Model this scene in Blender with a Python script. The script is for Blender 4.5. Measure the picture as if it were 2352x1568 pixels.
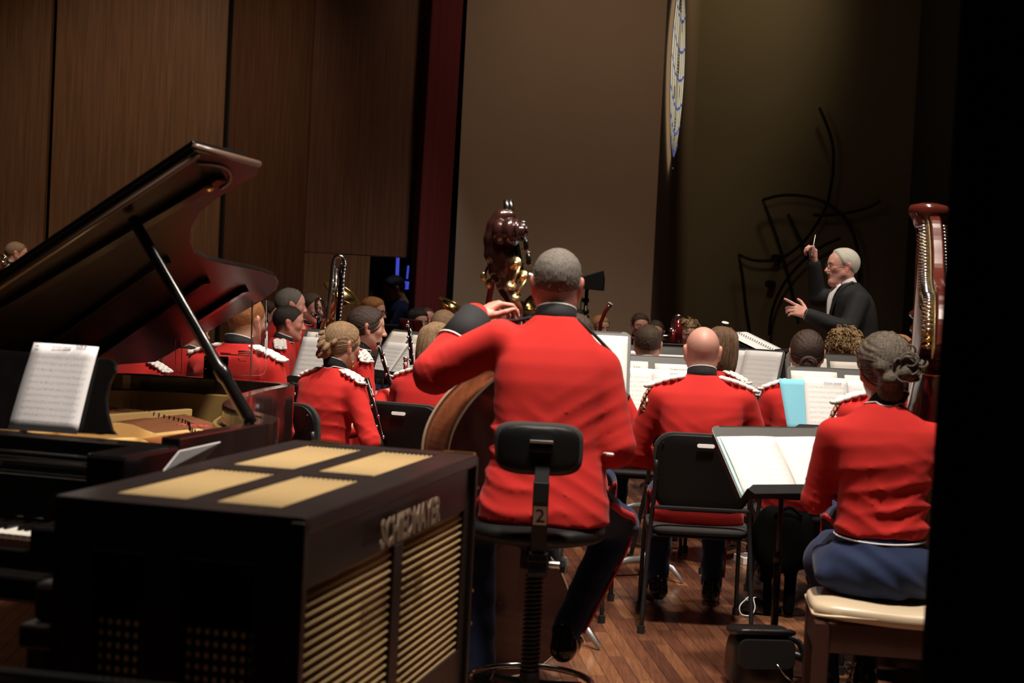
import bpy, math, random
import numpy as np
from mathutils import Vector, Matrix
for _o in list(bpy.data.objects): bpy.data.objects.remove(_o)
SC = bpy.context.scene
COL = SC.collection
# ------------------------------------------------------------------ camera
FPX = 3500.0                       # focal length in pixels of the 2352 x 1568 frame
ROLL, PITCH = 0.05, math.atan(126 / 3500.0)
CAM = np.array([0.0, 0.0, 1.45])
FW = np.array([0, math.cos(PITCH), -math.sin(PITCH)])
_u0 = np.array([0, math.sin(PITCH), math.cos(PITCH)]); _r0 = np.array([1.0, 0, 0])
RT = math.cos(ROLL) * _r0 + math.sin(ROLL) * _u0
UP = -math.sin(ROLL) * _r0 + math.cos(ROLL) * _u0
cd = bpy.data.cameras.new('camera'); cam = bpy.data.objects.new('camera', cd); COL.objects.link(cam)
cd.sensor_width = 36.0; cd.sensor_fit = 'HORIZONTAL'; cd.lens = 36.0 * FPX / 2352.0
cd.clip_start = 0.05; cd.clip_end = 200
cam.matrix_world = Matrix(((RT[0], UP[0], -FW[0], CAM[0]), (RT[1], UP[1], -FW[1], CAM[1]), (RT[2], UP[2], -FW[2], CAM[2]), (0, 0, 0, 1)))
cd.dof.use_dof = True; cd.dof.focus_distance = 8.2; cd.dof.aperture_fstop = 4.0
SC.camera = cam
# ------------------------------------------------------------------ colour management, world
SC.view_settings.view_transform = 'Standard'; SC.view_settings.look = 'None'
SC.view_settings.gamma = 1.0; SC.view_settings.use_curve_mapping = False
SC.view_settings.exposure = 0.0
wd = bpy.data.worlds.new('world'); SC.world = wd; wd.use_nodes = True
wd.node_tree.nodes['Background'].inputs[0].default_value = (1.0, 0.86, 0.74, 1)
wd.node_tree.nodes['Background'].inputs[1].default_value = 0.006
# ------------------------------------------------------------------ stage lights (hung above the stage and in the house) and added fill spots
def spot(name, loc, aim, power, cone, blend=0.6, size=0.25, col=(1.0, 0.86, 0.72)):
    l = bpy.data.lights.new(name, 'SPOT'); l.energy = power; l.spot_size = math.radians(cone); l.spot_blend = blend
    l.shadow_soft_size = size; l.color = col
    o = bpy.data.objects.new(name, l); COL.objects.link(o); o.location = loc
    o.rotation_euler = (Vector(aim) - Vector(loc)).to_track_quat('-Z', 'Y').to_euler()
    return o
WARM = (1.0, 0.88, 0.76)
spot('stage_spot_near', (1.0, 3.9, 7.4), (0.7, 5.2, 0.9), 2700, 60, 0.9, 0.30, WARM)
spot('stage_spot_mid', (1.7, 7.1, 7.6), (1.4, 8.3, 0.9), 1350, 62, 0.8, 0.35, WARM)
spot('stage_spot_left', (0.1, 6.7, 7.6), (-1.3, 8.3, 1.0), 1300, 56, 0.8, 0.35, WARM)
spot('stage_spot_far', (1.5, 10.4, 7.8), (0.6, 12.8, 1.0), 1300, 56, 0.8, 0.35, WARM)
spot('house_spot', (10.5, 7.0, 5.6), (-1.2, 9.6, 1.2), 1900, 22, 0.5, 0.25, WARM)
spot('conductor_spot', (0.2, 9.0, 6.4), (2.15, 10.1, 1.5), 480, 30, 0.6, 0.2, WARM)
spot('piano_spot', (-0.6, 3.6, 7.0), (-1.1, 4.6, 0.9), 1000, 50, 0.8, 0.3, WARM)
spot('piano_fill_spot', (2.4, 4.8, 5.8), (-1.25, 5.1, 0.9), 1500, 22, 0.6, 0.2, WARM)  # added: narrow beam under the lid to brighten the gold frame
spot('wall_wash', (0.9, 12.5, 7.4), (0.5, 16.4, 2.2), 330, 66, 1.0, 0.3, (1.0, 0.74, 0.52))
spot('shell_wash', (-2.4, 11.5, 7.0), (-4.2, 15.6, 1.8), 760, 52, 1.0, 0.3, (1.0, 0.78, 0.56))
spot('hall_wash', (3.5, 17.2, 7.6), (2.3, 20.0, 4.9), 250, 60, 1.0, 0.3, (1.0, 0.80, 0.48))
spot('horn_spot', (-3.2, 11.6, 7.4), (-4.7, 14.2, 1.4), 800, 26, 0.7, 0.2, WARM)
spot('wing_fill_spot', (-0.9, 15.6, 3.4), (-1.25, 16.1, 1.2), 30, 60, 0.8, 0.1, (0.8, 0.85, 1.0))  # added dim lamp so the man in the doorway shows
# ------------------------------------------------------------------ helpers
def ray(px, py): return FW + RT * (px - 1176) / FPX - UP * (py - 784) / FPX
def at(px, py, D): return CAM + ray(px, py) * D
def onz(px, py, z):
    r = ray(px, py); return CAM + r * ((z - CAM[2]) / r[2])
def onplane(px, py, p0, n):
    r = ray(px, py); return CAM + r * (np.dot(np.asarray(p0) - CAM, n) / np.dot(r, n))
def nv(v):
    v = np.asarray(v, float); return v / (np.linalg.norm(v) + 1e-12)
MATS = {}
def newmat(name):
    m = bpy.data.materials.new(name); m.use_nodes = True; MATS[name] = m
    return m, m.node_tree, m.node_tree.nodes['Principled BSDF']
def mat(name, col, rough=0.6, metal=0.0, spec=None, var=0.0, vscale=20.0, bump=0.0, bscale=200.0, stretch=(1, 1, 1), coat=0.0, sheen=0.0, trans=0.0, alpha=1.0, emit=None, estr=0.0, randobj=0.0):
    m, nt, b = newmat(name)
    b.inputs['Base Color'].default_value = (*col, 1); b.inputs['Roughness'].default_value = rough; b.inputs['Metallic'].default_value = metal
    if spec is not None: b.inputs['Specular IOR Level'].default_value = spec
    if coat: b.inputs['Coat Weight'].default_value = coat; b.inputs['Coat Roughness'].default_value = 0.06
    if sheen: b.inputs['Sheen Weight'].default_value = sheen
    if trans: b.inputs['Transmission Weight'].default_value = trans
    if alpha < 1: b.inputs['Alpha'].default_value = alpha
    if emit: b.inputs['Emission Color'].default_value = (*emit, 1); b.inputs['Emission Strength'].default_value = estr
    if var or bump or randobj:
        tc = nt.nodes.new('ShaderNodeTexCoord'); mp = nt.nodes.new('ShaderNodeMapping'); mp.inputs['Scale'].default_value = stretch
        nt.links.new(tc.outputs['Object'], mp.inputs['Vector'])
    if var or randobj:
        ns = nt.nodes.new('ShaderNodeTexNoise'); ns.inputs['Scale'].default_value = vscale; ns.inputs['Detail'].default_value = 4
        nt.links.new(mp.outputs[0], ns.inputs['Vector'])
        hs = nt.nodes.new('ShaderNodeHueSaturation'); hs.inputs['Color'].default_value = (*col, 1)
        mr = nt.nodes.new('ShaderNodeMapRange'); mr.inputs[1].default_value = 0.25; mr.inputs[2].default_value = 0.75
        mr.inputs[3].default_value = 1 - var; mr.inputs[4].default_value = 1 + var
        nt.links.new(ns.outputs['Fac'], mr.inputs[0])
        if randobj:
            oi = nt.nodes.new('ShaderNodeObjectInfo'); mr2 = nt.nodes.new('ShaderNodeMapRange'); mr2.inputs[3].default_value = 1 - randobj; mr2.inputs[4].default_value = 1 + randobj
            nt.links.new(oi.outputs['Random'], mr2.inputs[0]); mm = nt.nodes.new('ShaderNodeMath'); mm.operation = 'MULTIPLY'
            nt.links.new(mr.outputs[0], mm.inputs[0]); nt.links.new(mr2.outputs[0], mm.inputs[1]); nt.links.new(mm.outputs[0], hs.inputs['Value'])
        else: nt.links.new(mr.outputs[0], hs.inputs['Value'])
        nt.links.new(hs.outputs[0], b.inputs['Base Color'])
    if bump:
        n2 = nt.nodes.new('ShaderNodeTexNoise'); n2.inputs['Scale'].default_value = bscale; n2.inputs['Detail'].default_value = 3
        nt.links.new(mp.outputs[0], n2.inputs['Vector'])
        bp = nt.nodes.new('ShaderNodeBump'); bp.inputs['Strength'].default_value = bump; bp.inputs['Distance'].default_value = 0.002
        nt.links.new(n2.outputs['Fac'], bp.inputs['Height']); nt.links.new(bp.outputs[0], b.inputs['Normal'])
    return m
def tagp(o, label=None, cat=None, group=None, kind=None):
    if label: o['label'] = label
    if cat: o['category'] = cat
    if group: o['group'] = group
    if kind: o['kind'] = kind
    return o
def empty(name, loc=(0, 0, 0), rz=0.0, label=None, cat=None, group=None, rot=None, scale=1.0):
    o = bpy.data.objects.new(name, None); COL.objects.link(o); o.location = tuple(float(x) for x in loc)
    o.rotation_euler = rot if rot is not None else (0, 0, rz); o.scale = (scale,) * 3
    o.empty_display_size = 0.1
    return tagp(o, label, cat, group)
def link(name, me, m=None, parent=None, smooth=False):
    if m is not None and not me.materials: me.materials.append(MATS[m] if isinstance(m, str) else m)
    if smooth: me.polygons.foreach_set('use_smooth', np.ones(len(me.polygons), bool))
    o = bpy.data.objects.new(name, me); COL.objects.link(o)
    if parent is not None: o.parent = parent
    return o
def copy_tree(o, parent=None):
    c = o.copy(); COL.objects.link(c)
    if parent is not None: c.parent = parent
    for ch in list(o.children): copy_tree(ch, c)
    return c
def frame_from(zdir, xhint=(1, 0, 0)):
    z = nv(zdir); x = np.asarray(xhint, float) - np.dot(xhint, z) * z
    if np.linalg.norm(x) < 1e-4: x = np.array([0, 1.0, 0]) - z[1] * z
    x = nv(x); return np.stack([x, np.cross(z, x), z], 1)
def smooth_path(pts, n=6, closed=False):
    P = np.asarray(pts, float); N = len(P); out = []
    rng = range(N if closed else N - 1)
    for i in rng:
        p0 = P[(i - 1) % N] if (closed or i > 0) else 2 * P[0] - P[1]
        p1 = P[i]; p2 = P[(i + 1) % N]
        p3 = P[(i + 2) % N] if (closed or i + 2 < N) else 2 * P[-1] - P[-2]
        for k in range(n):
            t = k / n
            out.append(0.5 * ((2 * p1) + (-p0 + p2) * t + (2 * p0 - 5 * p1 + 4 * p2 - p3) * t * t + (-p0 + 3 * p1 - 3 * p2 + p3) * t ** 3))
    if not closed: out.append(P[-1])
    return np.array(out)
class MB:
    def __init__(s): s.v = []; s.f = []; s.uv = None
    def add(s, V, Fc):
        b = len(s.v); s.v += [tuple(float(c) for c in p) for p in V]; s.f += [tuple(b + i for i in f) for f in Fc]; return s
    def box(s, c, size, R=None, taper=1.0):
        c = np.asarray(c, float); h = np.asarray(size, float) / 2
        V = []
        for z in (-1, 1):
            k = taper if z > 0 else 1.0
            for x, y in ((-1, -1), (1, -1), (1, 1), (-1, 1)): V.append(np.array([x * h[0] * k, y * h[1] * k, z * h[2]]))
        if R is not None: V = [R @ p for p in V]
        return s.add([p + c for p in V], [(3, 2, 1, 0), (4, 5, 6, 7), (0, 1, 5, 4), (1, 2, 6, 5), (2, 3, 7, 6), (3, 0, 4, 7)])
    def bar(s, a, b, w, h, hint=(0, 0, 1)):
        a = np.asarray(a, float); b = np.asarray(b, float); R = frame_from(b - a, hint)
        return s.box((a + b) / 2, (w, h, np.linalg.norm(b - a)), R)
    def cyl(s, a, b, r0, r1=None, n=12, caps=True):
        return s.tube([a, b], [r0, r0 if r1 is None else r1], n, caps=caps)
    def tube(s, pts, r, n=8, closed=False, caps=True, flat=1.0, hint=(0.03, 0.02, 1)):
        P = np.asarray(pts, float); N = len(P); r = np.full(N, r) if np.isscalar(r) else np.asarray(r, float)
        V = []; prevx = None
        for i in range(N):
            if closed: d = P[(i + 1) % N] - P[i - 1]
            else: d = P[min(i + 1, N - 1)] - P[max(i - 1, 0)]
            z = nv(d); x = (np.asarray(hint, float) if prevx is None else prevx); x = x - np.dot(x, z) * z
            if np.linalg.norm(x) < 1e-5: x = np.array([1.0, 0, 0]) - z[0] * z
            x = nv(x); prevx = x; y = np.cross(z, x)
            for k in range(n):
                t = 2 * math.pi * k / n; V.append(P[i] + r[i] * (math.cos(t) * x + flat * math.sin(t) * y))
        Fc = []
        for i in range(N if closed else N - 1):
            j = (i + 1) % N
            for k in range(n): Fc.append((i * n + k, i * n + (k + 1) % n, j * n + (k + 1) % n, j * n + k))
        if caps and not closed: Fc.append(tuple(range(n - 1, -1, -1))); Fc.append(tuple((N - 1) * n + k for k in range(n)))
        return s.add(V, Fc)
    def lathe(s, prof, c=(0, 0, 0), axis=(0, 0, 1), n=24, hint=(1, 0, 0), caps=True):
        R = frame_from(axis, hint); c = np.asarray(c, float); V = []
        for (r, z) in prof:
            for k in range(n):
                t = 2 * math.pi * k / n; V.append(c + R @ np.array([r * math.cos(t), r * math.sin(t), z]))
        Fc = [(i * n + k, i * n + (k + 1) % n, (i + 1) * n + (k + 1) % n, (i + 1) * n + k) for i in range(len(prof) - 1) for k in range(n)]
        if caps: Fc.append(tuple(range(n - 1, -1, -1))); Fc.append(tuple((len(prof) - 1) * n + k for k in range(n)))
        return s.add(V, Fc)
    def ball(s, c, r, R=None, nu=10, nv_=7):
        r = np.ones(3) * r if np.isscalar(r) else np.asarray(r, float); c = np.asarray(c, float); V = []
        for i in range(nv_ + 1):
            ph = math.pi * i / nv_
            for k in range(nu):
                t = 2 * math.pi * k / nu; p = np.array([math.sin(ph) * math.cos(t), math.sin(ph) * math.sin(t), -math.cos(ph)]) * r
                V.append(c + (p if R is None else R @ p))
        return s.add(V, [(i * nu + k, i * nu + (k + 1) % nu, (i + 1) * nu + (k + 1) % nu, (i + 1) * nu + k) for i in range(nv_) for k in range(nu)])
    def slab(s, poly, t, c=(0, 0, 0), R=None, z0=0.0):
        P = [np.array([p[0], p[1], 0.0]) for p in poly]; N = len(P); c = np.asarray(c, float)
        V = [p + np.array([0, 0, z0]) for p in P] + [p + np.array([0, 0, z0 + t]) for p in P]
        if R is not None: V = [R @ p for p in V]
        return s.add([p + c for p in V], [tuple(range(N - 1, -1, -1)), tuple(range(N, 2 * N))] + [(i, (i + 1) % N, N + (i + 1) % N, N + i) for i in range(N)])
    def grid(s, fn, nu, nv_, uv=False):
        V = [fn(i / nu, j / nv_) for j in range(nv_ + 1) for i in range(nu + 1)]
        return s.add(V, [(j * (nu + 1) + i, j * (nu + 1) + i + 1, (j + 1) * (nu + 1) + i + 1, (j + 1) * (nu + 1) + i) for j in range(nv_) for i in range(nu)])
    def mesh(s, name):
        me = bpy.data.meshes.new(name); me.from_pydata(s.v, [], s.f); me.update(); return me
    def build(s, name, m, parent=None, smooth=False, bevel=0.0, segs=2):
        o = link(name, s.mesh(name), m, parent, smooth)
        if bevel:
            b = o.modifiers.new('bevel', 'BEVEL'); b.width = bevel; b.segments = segs; b.limit_method = 'ANGLE'; b.angle_limit = math.radians(40)
        return o
def uvgrid(name, fn, nu, nv_, m, parent=None, smooth=True, thick=0.0):
    b = MB().grid(fn, nu, nv_); me = b.mesh(name); uvl = me.uv_layers.new(name='UVMap')
    for p in me.polygons:
        for li in p.loop_indices:
            vi = me.loops[li].vertex_index; uvl.data[li].uv = ((vi % (nu + 1)) / nu, (vi // (nu + 1)) / nv_)
    o = link(name, me, m, parent, smooth)
    if thick:
        s = o.modifiers.new('solid', 'SOLIDIFY'); s.thickness = thick; s.offset = -1
    return o
def rrect(w, h, r, n=4, cx=0.0, cy=0.0):
    out = []
    for (sx, sy, a0) in ((1, 1, 0), (-1, 1, 90), (-1, -1, 180), (1, -1, 270)):
        for k in range(n + 1):
            a = math.radians(a0 + 90 * k / n); out.append((cx + sx * (w / 2 - r) + r * math.cos(a), cy + sy * (h / 2 - r) + r * math.sin(a)))
    return out
def textobj(name, txt, size, m, parent, loc, R, depth=0.0006, align='CENTER', xs=1.0, bold=0.0):
    cu = bpy.data.curves.new(name, 'FONT'); cu.body = txt; cu.size = size; cu.align_x = align; cu.extrude = depth; cu.resolution_u = 2; cu.offset = bold
    tmp = bpy.data.objects.new('tmp_text', cu); COL.objects.link(tmp)
    me = bpy.data.meshes.new_from_object(tmp.evaluated_get(bpy.context.evaluated_depsgraph_get())); bpy.data.objects.remove(tmp); bpy.data.curves.remove(cu)
    n = len(me.vertices); co = np.empty(n * 3); me.vertices.foreach_get('co', co); co = co.reshape(-1, 3); co[:, 0] *= xs
    co = co @ np.asarray(R).T + np.asarray(loc); me.vertices.foreach_set('co', co.ravel()); me.materials.clear()
    return link(name, me, m, parent)
# ------------------------------------------------------------------ implicit surfaces (smooth unions meshed by surface nets)
class Field:
    def __init__(s, lo, hi, h):
        s.h = h; s.lo = np.asarray(lo, float) - 2 * h; n = np.ceil((np.asarray(hi, float) + 2 * h - s.lo) / h).astype(int) + 1
        s.n = n; s.F = np.full(tuple(n), 1.0, np.float32); s.fr = None
    def frame(s, R=None, t=None): s.fr = None if R is None else (np.asarray(R, float), np.asarray(t, float))
    def _sub(s, lo, hi, pad):
        lo = np.asarray(lo, float) - pad; hi = np.asarray(hi, float) + pad
        if s.fr is not None:
            R, t = s.fr; C = np.array([[x, y, z] for x in (lo[0], hi[0]) for y in (lo[1], hi[1]) for z in (lo[2], hi[2])]) @ R.T + t
            lo, hi = C.min(0), C.max(0)
        i0 = np.clip(np.floor((lo - s.lo) / s.h).astype(int), 0, s.n); i1 = np.clip(np.ceil((hi - s.lo) / s.h).astype(int) + 1, 0, s.n)
        if (i1 <= i0).any(): return None, None
        ax = [(s.lo[k] + s.h * np.arange(i0[k], i1[k])).astype(np.float32) for k in range(3)]
        X, Y, Z = np.meshgrid(*ax, indexing='ij', copy=False)
        if s.fr is not None:
            R, t = s.fr; a, b, c = X - np.float32(t[0]), Y - np.float32(t[1]), Z - np.float32(t[2])
            X, Y, Z = (a * np.float32(R[0, j]) + b * np.float32(R[1, j]) + c * np.float32(R[2, j]) for j in range(3))
        return tuple(slice(i0[k], i1[k]) for k in range(3)), (X, Y, Z)
    def _mix(s, sl, d, k, op):
        A = s.F[sl]
        if op == 'u':
            if k <= 0: s.F[sl] = np.minimum(A, d)
            else:
                h = np.clip(0.5 + 0.5 * (A - d) / k, 0, 1); s.F[sl] = A * (1 - h) + d * h - k * h * (1 - h)
        elif op == 's':
            d = -d
            if k <= 0: s.F[sl] = np.maximum(A, d)
            else:
                h = np.clip(0.5 + 0.5 * (d - A) / k, 0, 1); s.F[sl] = A * (1 - h) + d * h + k * h * (1 - h)
        elif op == 'i': s.F[sl] = np.maximum(A, d)
    def cap(s, a, b, ra, rb=None, k=0.0, op='u', sq=(1, 1, 1)):
        rb = ra if rb is None else rb; a = np.asarray(a, float); b = np.asarray(b, float); r = max(ra, rb)
        sl, P = s._sub(np.minimum(a, b) - r / min(sq), np.maximum(a, b) + r / min(sq), k + 2 * s.h)
        if sl is None: return s
        d = b - a; L = max(float((d * d).sum()), 1e-9)
        t = np.clip(((P[0] - a[0]) * d[0] + (P[1] - a[1]) * d[1] + (P[2] - a[2]) * d[2]) / L, 0, 1)
        q = np.sqrt(((P[0] - a[0] - t * d[0]) * sq[0]) ** 2 + ((P[1] - a[1] - t * d[1]) * sq[1]) ** 2 + ((P[2] - a[2] - t * d[2]) * sq[2]) ** 2) - (ra + (rb - ra) * t)
        s._mix(sl, q, k, op); return s
    def chain(s, pts, rs, k=0.0, sq=(1, 1, 1)):
        for i in range(len(pts) - 1): s.cap(pts[i], pts[i + 1], rs[i], rs[i + 1], k, 'u', sq)
        return s
    def ell(s, c, r, k=0.0, op='u'):
        c = np.asarray(c, float); r = np.ones(3) * r if np.isscalar(r) else np.asarray(r, float)
        sl, P = s._sub(c - r, c + r, k + 2 * s.h)
        if sl is None: return s
        x, y, z = (P[0] - c[0]) / r[0], (P[1] - c[1]) / r[1], (P[2] - c[2]) / r[2]
        k0 = np.sqrt(x * x + y * y + z * z); k1 = np.sqrt((x / r[0]) ** 2 + (y / r[1]) ** 2 + (z / r[2]) ** 2) + 1e-6
        s._mix(sl, k0 * (k0 - 1) / k1, k, op); return s
    def loft(s, z, a, b, cy, k=0.0, p=2.4, cx=None, op='u'):
        z = np.asarray(z, float); am, bm = max(a), max(b)
        sl, P = s._sub((-am - (max(np.abs(cx)) if cx is not None else 0), min(cy) - bm, z[0]), (am + (max(np.abs(cx)) if cx is not None else 0), max(cy) + bm, z[-1]), k + 2 * s.h)
        if sl is None: return s
        A = np.interp(P[2], z, a).astype(np.float32); B = np.interp(P[2], z, b).astype(np.float32); C = np.interp(P[2], z, cy).astype(np.float32)
        X = P[0] - (np.interp(P[2], z, cx).astype(np.float32) if cx is not None else 0)
        q = (np.abs(X / A) ** p + np.abs((P[1] - C) / B) ** p) ** (1 / p)
        d = (q - 1) * np.minimum(A, B) * 0.9
        d = np.maximum(d, np.maximum(z[0] - P[2], P[2] - z[-1])); s._mix(sl, d, k, op); return s
    def func(s, fn):
        ax = [(s.lo[k] + s.h * np.arange(s.n[k])).astype(np.float32) for k in range(3)]
        X, Y, Z = np.meshgrid(*ax, indexing='ij', copy=False); s.F = fn(X, Y, Z, s.F).astype(np.float32); return s
    def mesh(s, name, smooth=0):
        F = s.F; S = F < 0; n = s.n
        S8 = np.zeros((n[0] - 1, n[1] - 1, n[2] - 1), np.int8)
        offs = [(i, j, k) for i in (0, 1) for j in (0, 1) for k in (0, 1)]
        for (i, j, k) in offs: S8 += S[i:n[0] - 1 + i, j:n[1] - 1 + j, k:n[2] - 1 + k]
        act = (S8 > 0) & (S8 < 8); idx = np.argwhere(act); N = len(idx)
        vid = np.full(act.shape, -1, np.int32); vid[act] = np.arange(N)
        val = {o: F[idx[:, 0] + o[0], idx[:, 1] + o[1], idx[:, 2] + o[2]] for o in offs}
        acc = np.zeros((N, 3)); cnt = np.zeros(N)
        for o in offs:
            for ax in range(3):
                if o[ax]: continue
                o2 = list(o); o2[ax] = 1; a, b = val[o], val[tuple(o2)]; m = (a < 0) != (b < 0)
                t = np.where(m, a / np.where(m, a - b, 1), 0); p = np.tile(np.array(o, float), (N, 1)); p[:, ax] = t
                acc[m] += p[m]; cnt[m] += 1
        V = s.lo + s.h * (idx + acc / np.maximum(cnt, 1)[:, None]); Fs = []
        for ax in range(3):
            sa = [slice(None)] * 3; sb = [slice(None)] * 3; sa[ax] = slice(0, -1); sb[ax] = slice(1, None)
            ch = S[tuple(sa)] != S[tuple(sb)]; e = np.argwhere(ch); u, w = (ax + 1) % 3, (ax + 2) % 3
            e = e[(e[:, u] > 0) & (e[:, w] > 0) & (e[:, u] < n[u] - 1) & (e[:, w] < n[w] - 1)]
            q = []
            for (du, dw) in ((0, 0), (-1, 0), (-1, -1), (0, -1)):
                c = e.copy(); c[:, u] += du; c[:, w] += dw; q.append(vid[c[:, 0], c[:, 1], c[:, 2]])
            q = np.stack(q, 1); neg = S[e[:, 0], e[:, 1], e[:, 2]]; q[~neg] = q[~neg][:, ::-1]; Fs.append(q)
        Q = np.concatenate(Fs); Q = Q[(Q >= 0).all(1)]
        for _ in range(smooth):
            A2 = np.zeros((N, 3)); c2 = np.zeros(N)
            for i in range(4):
                np.add.at(A2, Q[:, i], V[Q[:, (i + 1) % 4]]); np.add.at(c2, Q[:, i], 1); np.add.at(A2, Q[:, i], V[Q[:, (i - 1) % 4]]); np.add.at(c2, Q[:, i], 1)
            V = V * 0.5 + 0.5 * A2 / np.maximum(c2, 1)[:, None]
        me = bpy.data.meshes.new(name); me.vertices.add(N); me.vertices.foreach_set('co', V.ravel())
        me.loops.add(len(Q) * 4); me.loops.foreach_set('vertex_index', Q.ravel().astype(np.int32))
        me.polygons.add(len(Q)); me.polygons.foreach_set('loop_start', (np.arange(len(Q)) * 4).astype(np.int32))
        me.update(calc_edges=True); me.polygons.foreach_set('use_smooth', np.ones(len(Q), bool))
        s.V = V; return me
def vcol(me, cols):
    a = me.color_attributes.new('Col', 'FLOAT_COLOR', 'POINT'); c = np.ones((len(me.vertices), 4), np.float32); c[:, :3] = cols; a.data.foreach_set('color', c.ravel())
# ------------------------------------------------------------------ materials
mat('red_wool', (0.50, 0.020, 0.016), 0.85, var=0.06, vscale=9, bump=0.25, bscale=900, sheen=0.05, spec=0.2)
mat('navy_wool', (0.013, 0.023, 0.066), 0.8, var=0.06, vscale=12, bump=0.2, bscale=900, sheen=0.1, spec=0.2)
mat('black_wool', (0.016, 0.016, 0.018), 0.8, bump=0.2, bscale=900, spec=0.25)
mat('tail_coat', (0.010, 0.010, 0.0105), 0.75, bump=0.2, bscale=700, spec=0.3)
mat('stripe_red', (0.55, 0.02, 0.016), 0.8)
mat('white_cord', (0.80, 0.78, 0.74), 0.75, bump=0.5, bscale=500)
mat('tan_cord', (0.42, 0.22, 0.14), 0.7)
mat('white_linen', (0.82, 0.80, 0.78), 0.7)
mat('shoe_black', (0.006, 0.006, 0.006), 0.12, coat=0.6)
mat('brass', (0.83, 0.58, 0.22), 0.22, 1.0)
mat('brass_dull', (0.72, 0.56, 0.28), 0.35, 1.0)
mat('silver', (0.82, 0.80, 0.78), 0.18, 1.0)
mat('chrome', (0.75, 0.75, 0.75), 0.12, 1.0)
mat('dark_metal', (0.04, 0.04, 0.042), 0.4, 0.6)
mat('grey_metal', (0.34, 0.34, 0.34), 0.42, 0.5)
mat('stand_lit_black', (0.10, 0.098, 0.09), 0.42, var=0.05, vscale=8)  # black desk lightened to grey: the glare on it put into the colour
mat('stand_pole', (0.012, 0.012, 0.012), 0.35)
mat('plastic_black', (0.008, 0.008, 0.008), 0.45, spec=0.3, bump=0.3, bscale=700)
mat('pad_grey', (0.035, 0.034, 0.033), 0.9, bump=0.6, bscale=900, var=0.2, vscale=300)
mat('frame_black', (0.012, 0.012, 0.012), 0.4, var=0.2, vscale=60)
mat('ebony', (0.007, 0.006, 0.006), 0.2, spec=0.35, var=0.2, vscale=14)
mat('ebony_rim', (0.016, 0.009, 0.008), 0.14, coat=0.5, var=0.3, vscale=6, stretch=(1, 1, 0.1))
mat('worn_edge', (0.10, 0.06, 0.045), 0.3)
mat('gold_plate', (0.78, 0.54, 0.22), 0.34, 0.4, var=0.08, vscale=5)
mat('gold_rim', (0.45, 0.29, 0.10), 0.32, 0.2, var=0.15, vscale=5, coat=0.3)
mat('copper_wire', (0.62, 0.26, 0.12), 0.35, 0.8)
mat('felt_red', (0.28, 0.02, 0.03), 0.9)
mat('ivory', (0.72, 0.70, 0.62), 0.3)
mat('key_wood', (0.22, 0.09, 0.05), 0.6)
mat('celesta_frame', (0.022, 0.015, 0.014), 0.34, var=0.15, vscale=9, bump=0.15, bscale=300, stretch=(1, 1, 0.1))
mat('letter_tan', (0.30, 0.21, 0.14), 0.6)
mat('ebony_lid', (0.008, 0.006, 0.006), 0.3, spec=0.22, var=0.3, vscale=6)
mat('velvet_red', (0.10, 0.006, 0.009), 0.9)
mat('velvet_black', (0.010, 0.005, 0.0055), 0.95)
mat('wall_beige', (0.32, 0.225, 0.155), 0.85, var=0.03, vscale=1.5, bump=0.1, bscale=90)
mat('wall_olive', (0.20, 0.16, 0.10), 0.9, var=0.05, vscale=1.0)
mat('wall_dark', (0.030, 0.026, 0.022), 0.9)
mat('bag_black', (0.002, 0.002, 0.002), 0.9, spec=0.05)
mat('void_black', (0.004, 0.004, 0.004), 0.9)
mat('rod_dark', (0.008, 0.007, 0.006), 0.5, 0.3)
mat('glass_cream', (0.8, 0.74, 0.56), 0.3, emit=(0.92, 0.80, 0.55), estr=0.62)
mat('glass_sand', (0.6, 0.52, 0.36), 0.3, emit=(0.80, 0.62, 0.36), estr=0.42)
mat('glass_blue', (0.1, 0.16, 0.42), 0.3, emit=(0.16, 0.22, 0.62), estr=0.35)
mat('lead_line', (0.05, 0.05, 0.05), 0.5)
mat('blue_lit_rail', (0.05, 0.07, 0.4), 0.4, emit=(0.08, 0.11, 0.9), estr=0.55)  # ladder rails glow themselves: the blue light on them put in as emission
mat('paper', (0.80, 0.79, 0.77), 0.75)
mat('paper_grey', (0.86, 0.85, 0.87), 0.75)
mat('ink', (0.05, 0.05, 0.05), 0.8)
mat('leather_black', (0.012, 0.012, 0.012), 0.28, bump=0.4, bscale=250)
mat('leather_cream', (0.62, 0.50, 0.34), 0.35, var=0.05, vscale=6)
mat('bench_wood', (0.055, 0.022, 0.015), 0.4, var=0.2, vscale=12, stretch=(1, 1, 0.1))
mat('harp_wood', (0.095, 0.018, 0.012), 0.16, coat=0.6, var=0.25, vscale=8, stretch=(1, 1, 0.1))
mat('bass_wood', (0.17, 0.050, 0.022), 0.2, coat=0.5, var=0.3, vscale=10, stretch=(4, 1, 0.5))
mat('bass_dark', (0.030, 0.010, 0.008), 0.22, coat=0.5)
mat('bassoon_wood', (0.17, 0.012, 0.012), 0.15, coat=0.6)
mat('clear_acrylic', (1, 1, 1), 0.02, trans=1.0); MATS['clear_acrylic'].node_tree.nodes['Principled BSDF'].inputs['IOR'].default_value = 1.06
mat('acrylic_edge', (0.95, 0.93, 0.93), 0.4)
mat('cloth_cane', (0.44, 0.31, 0.14), 0.85)
mat('red_lamp', (0.4, 0.02, 0.02), 0.4, emit=(1, 0.03, 0.02), estr=0.5)
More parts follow.
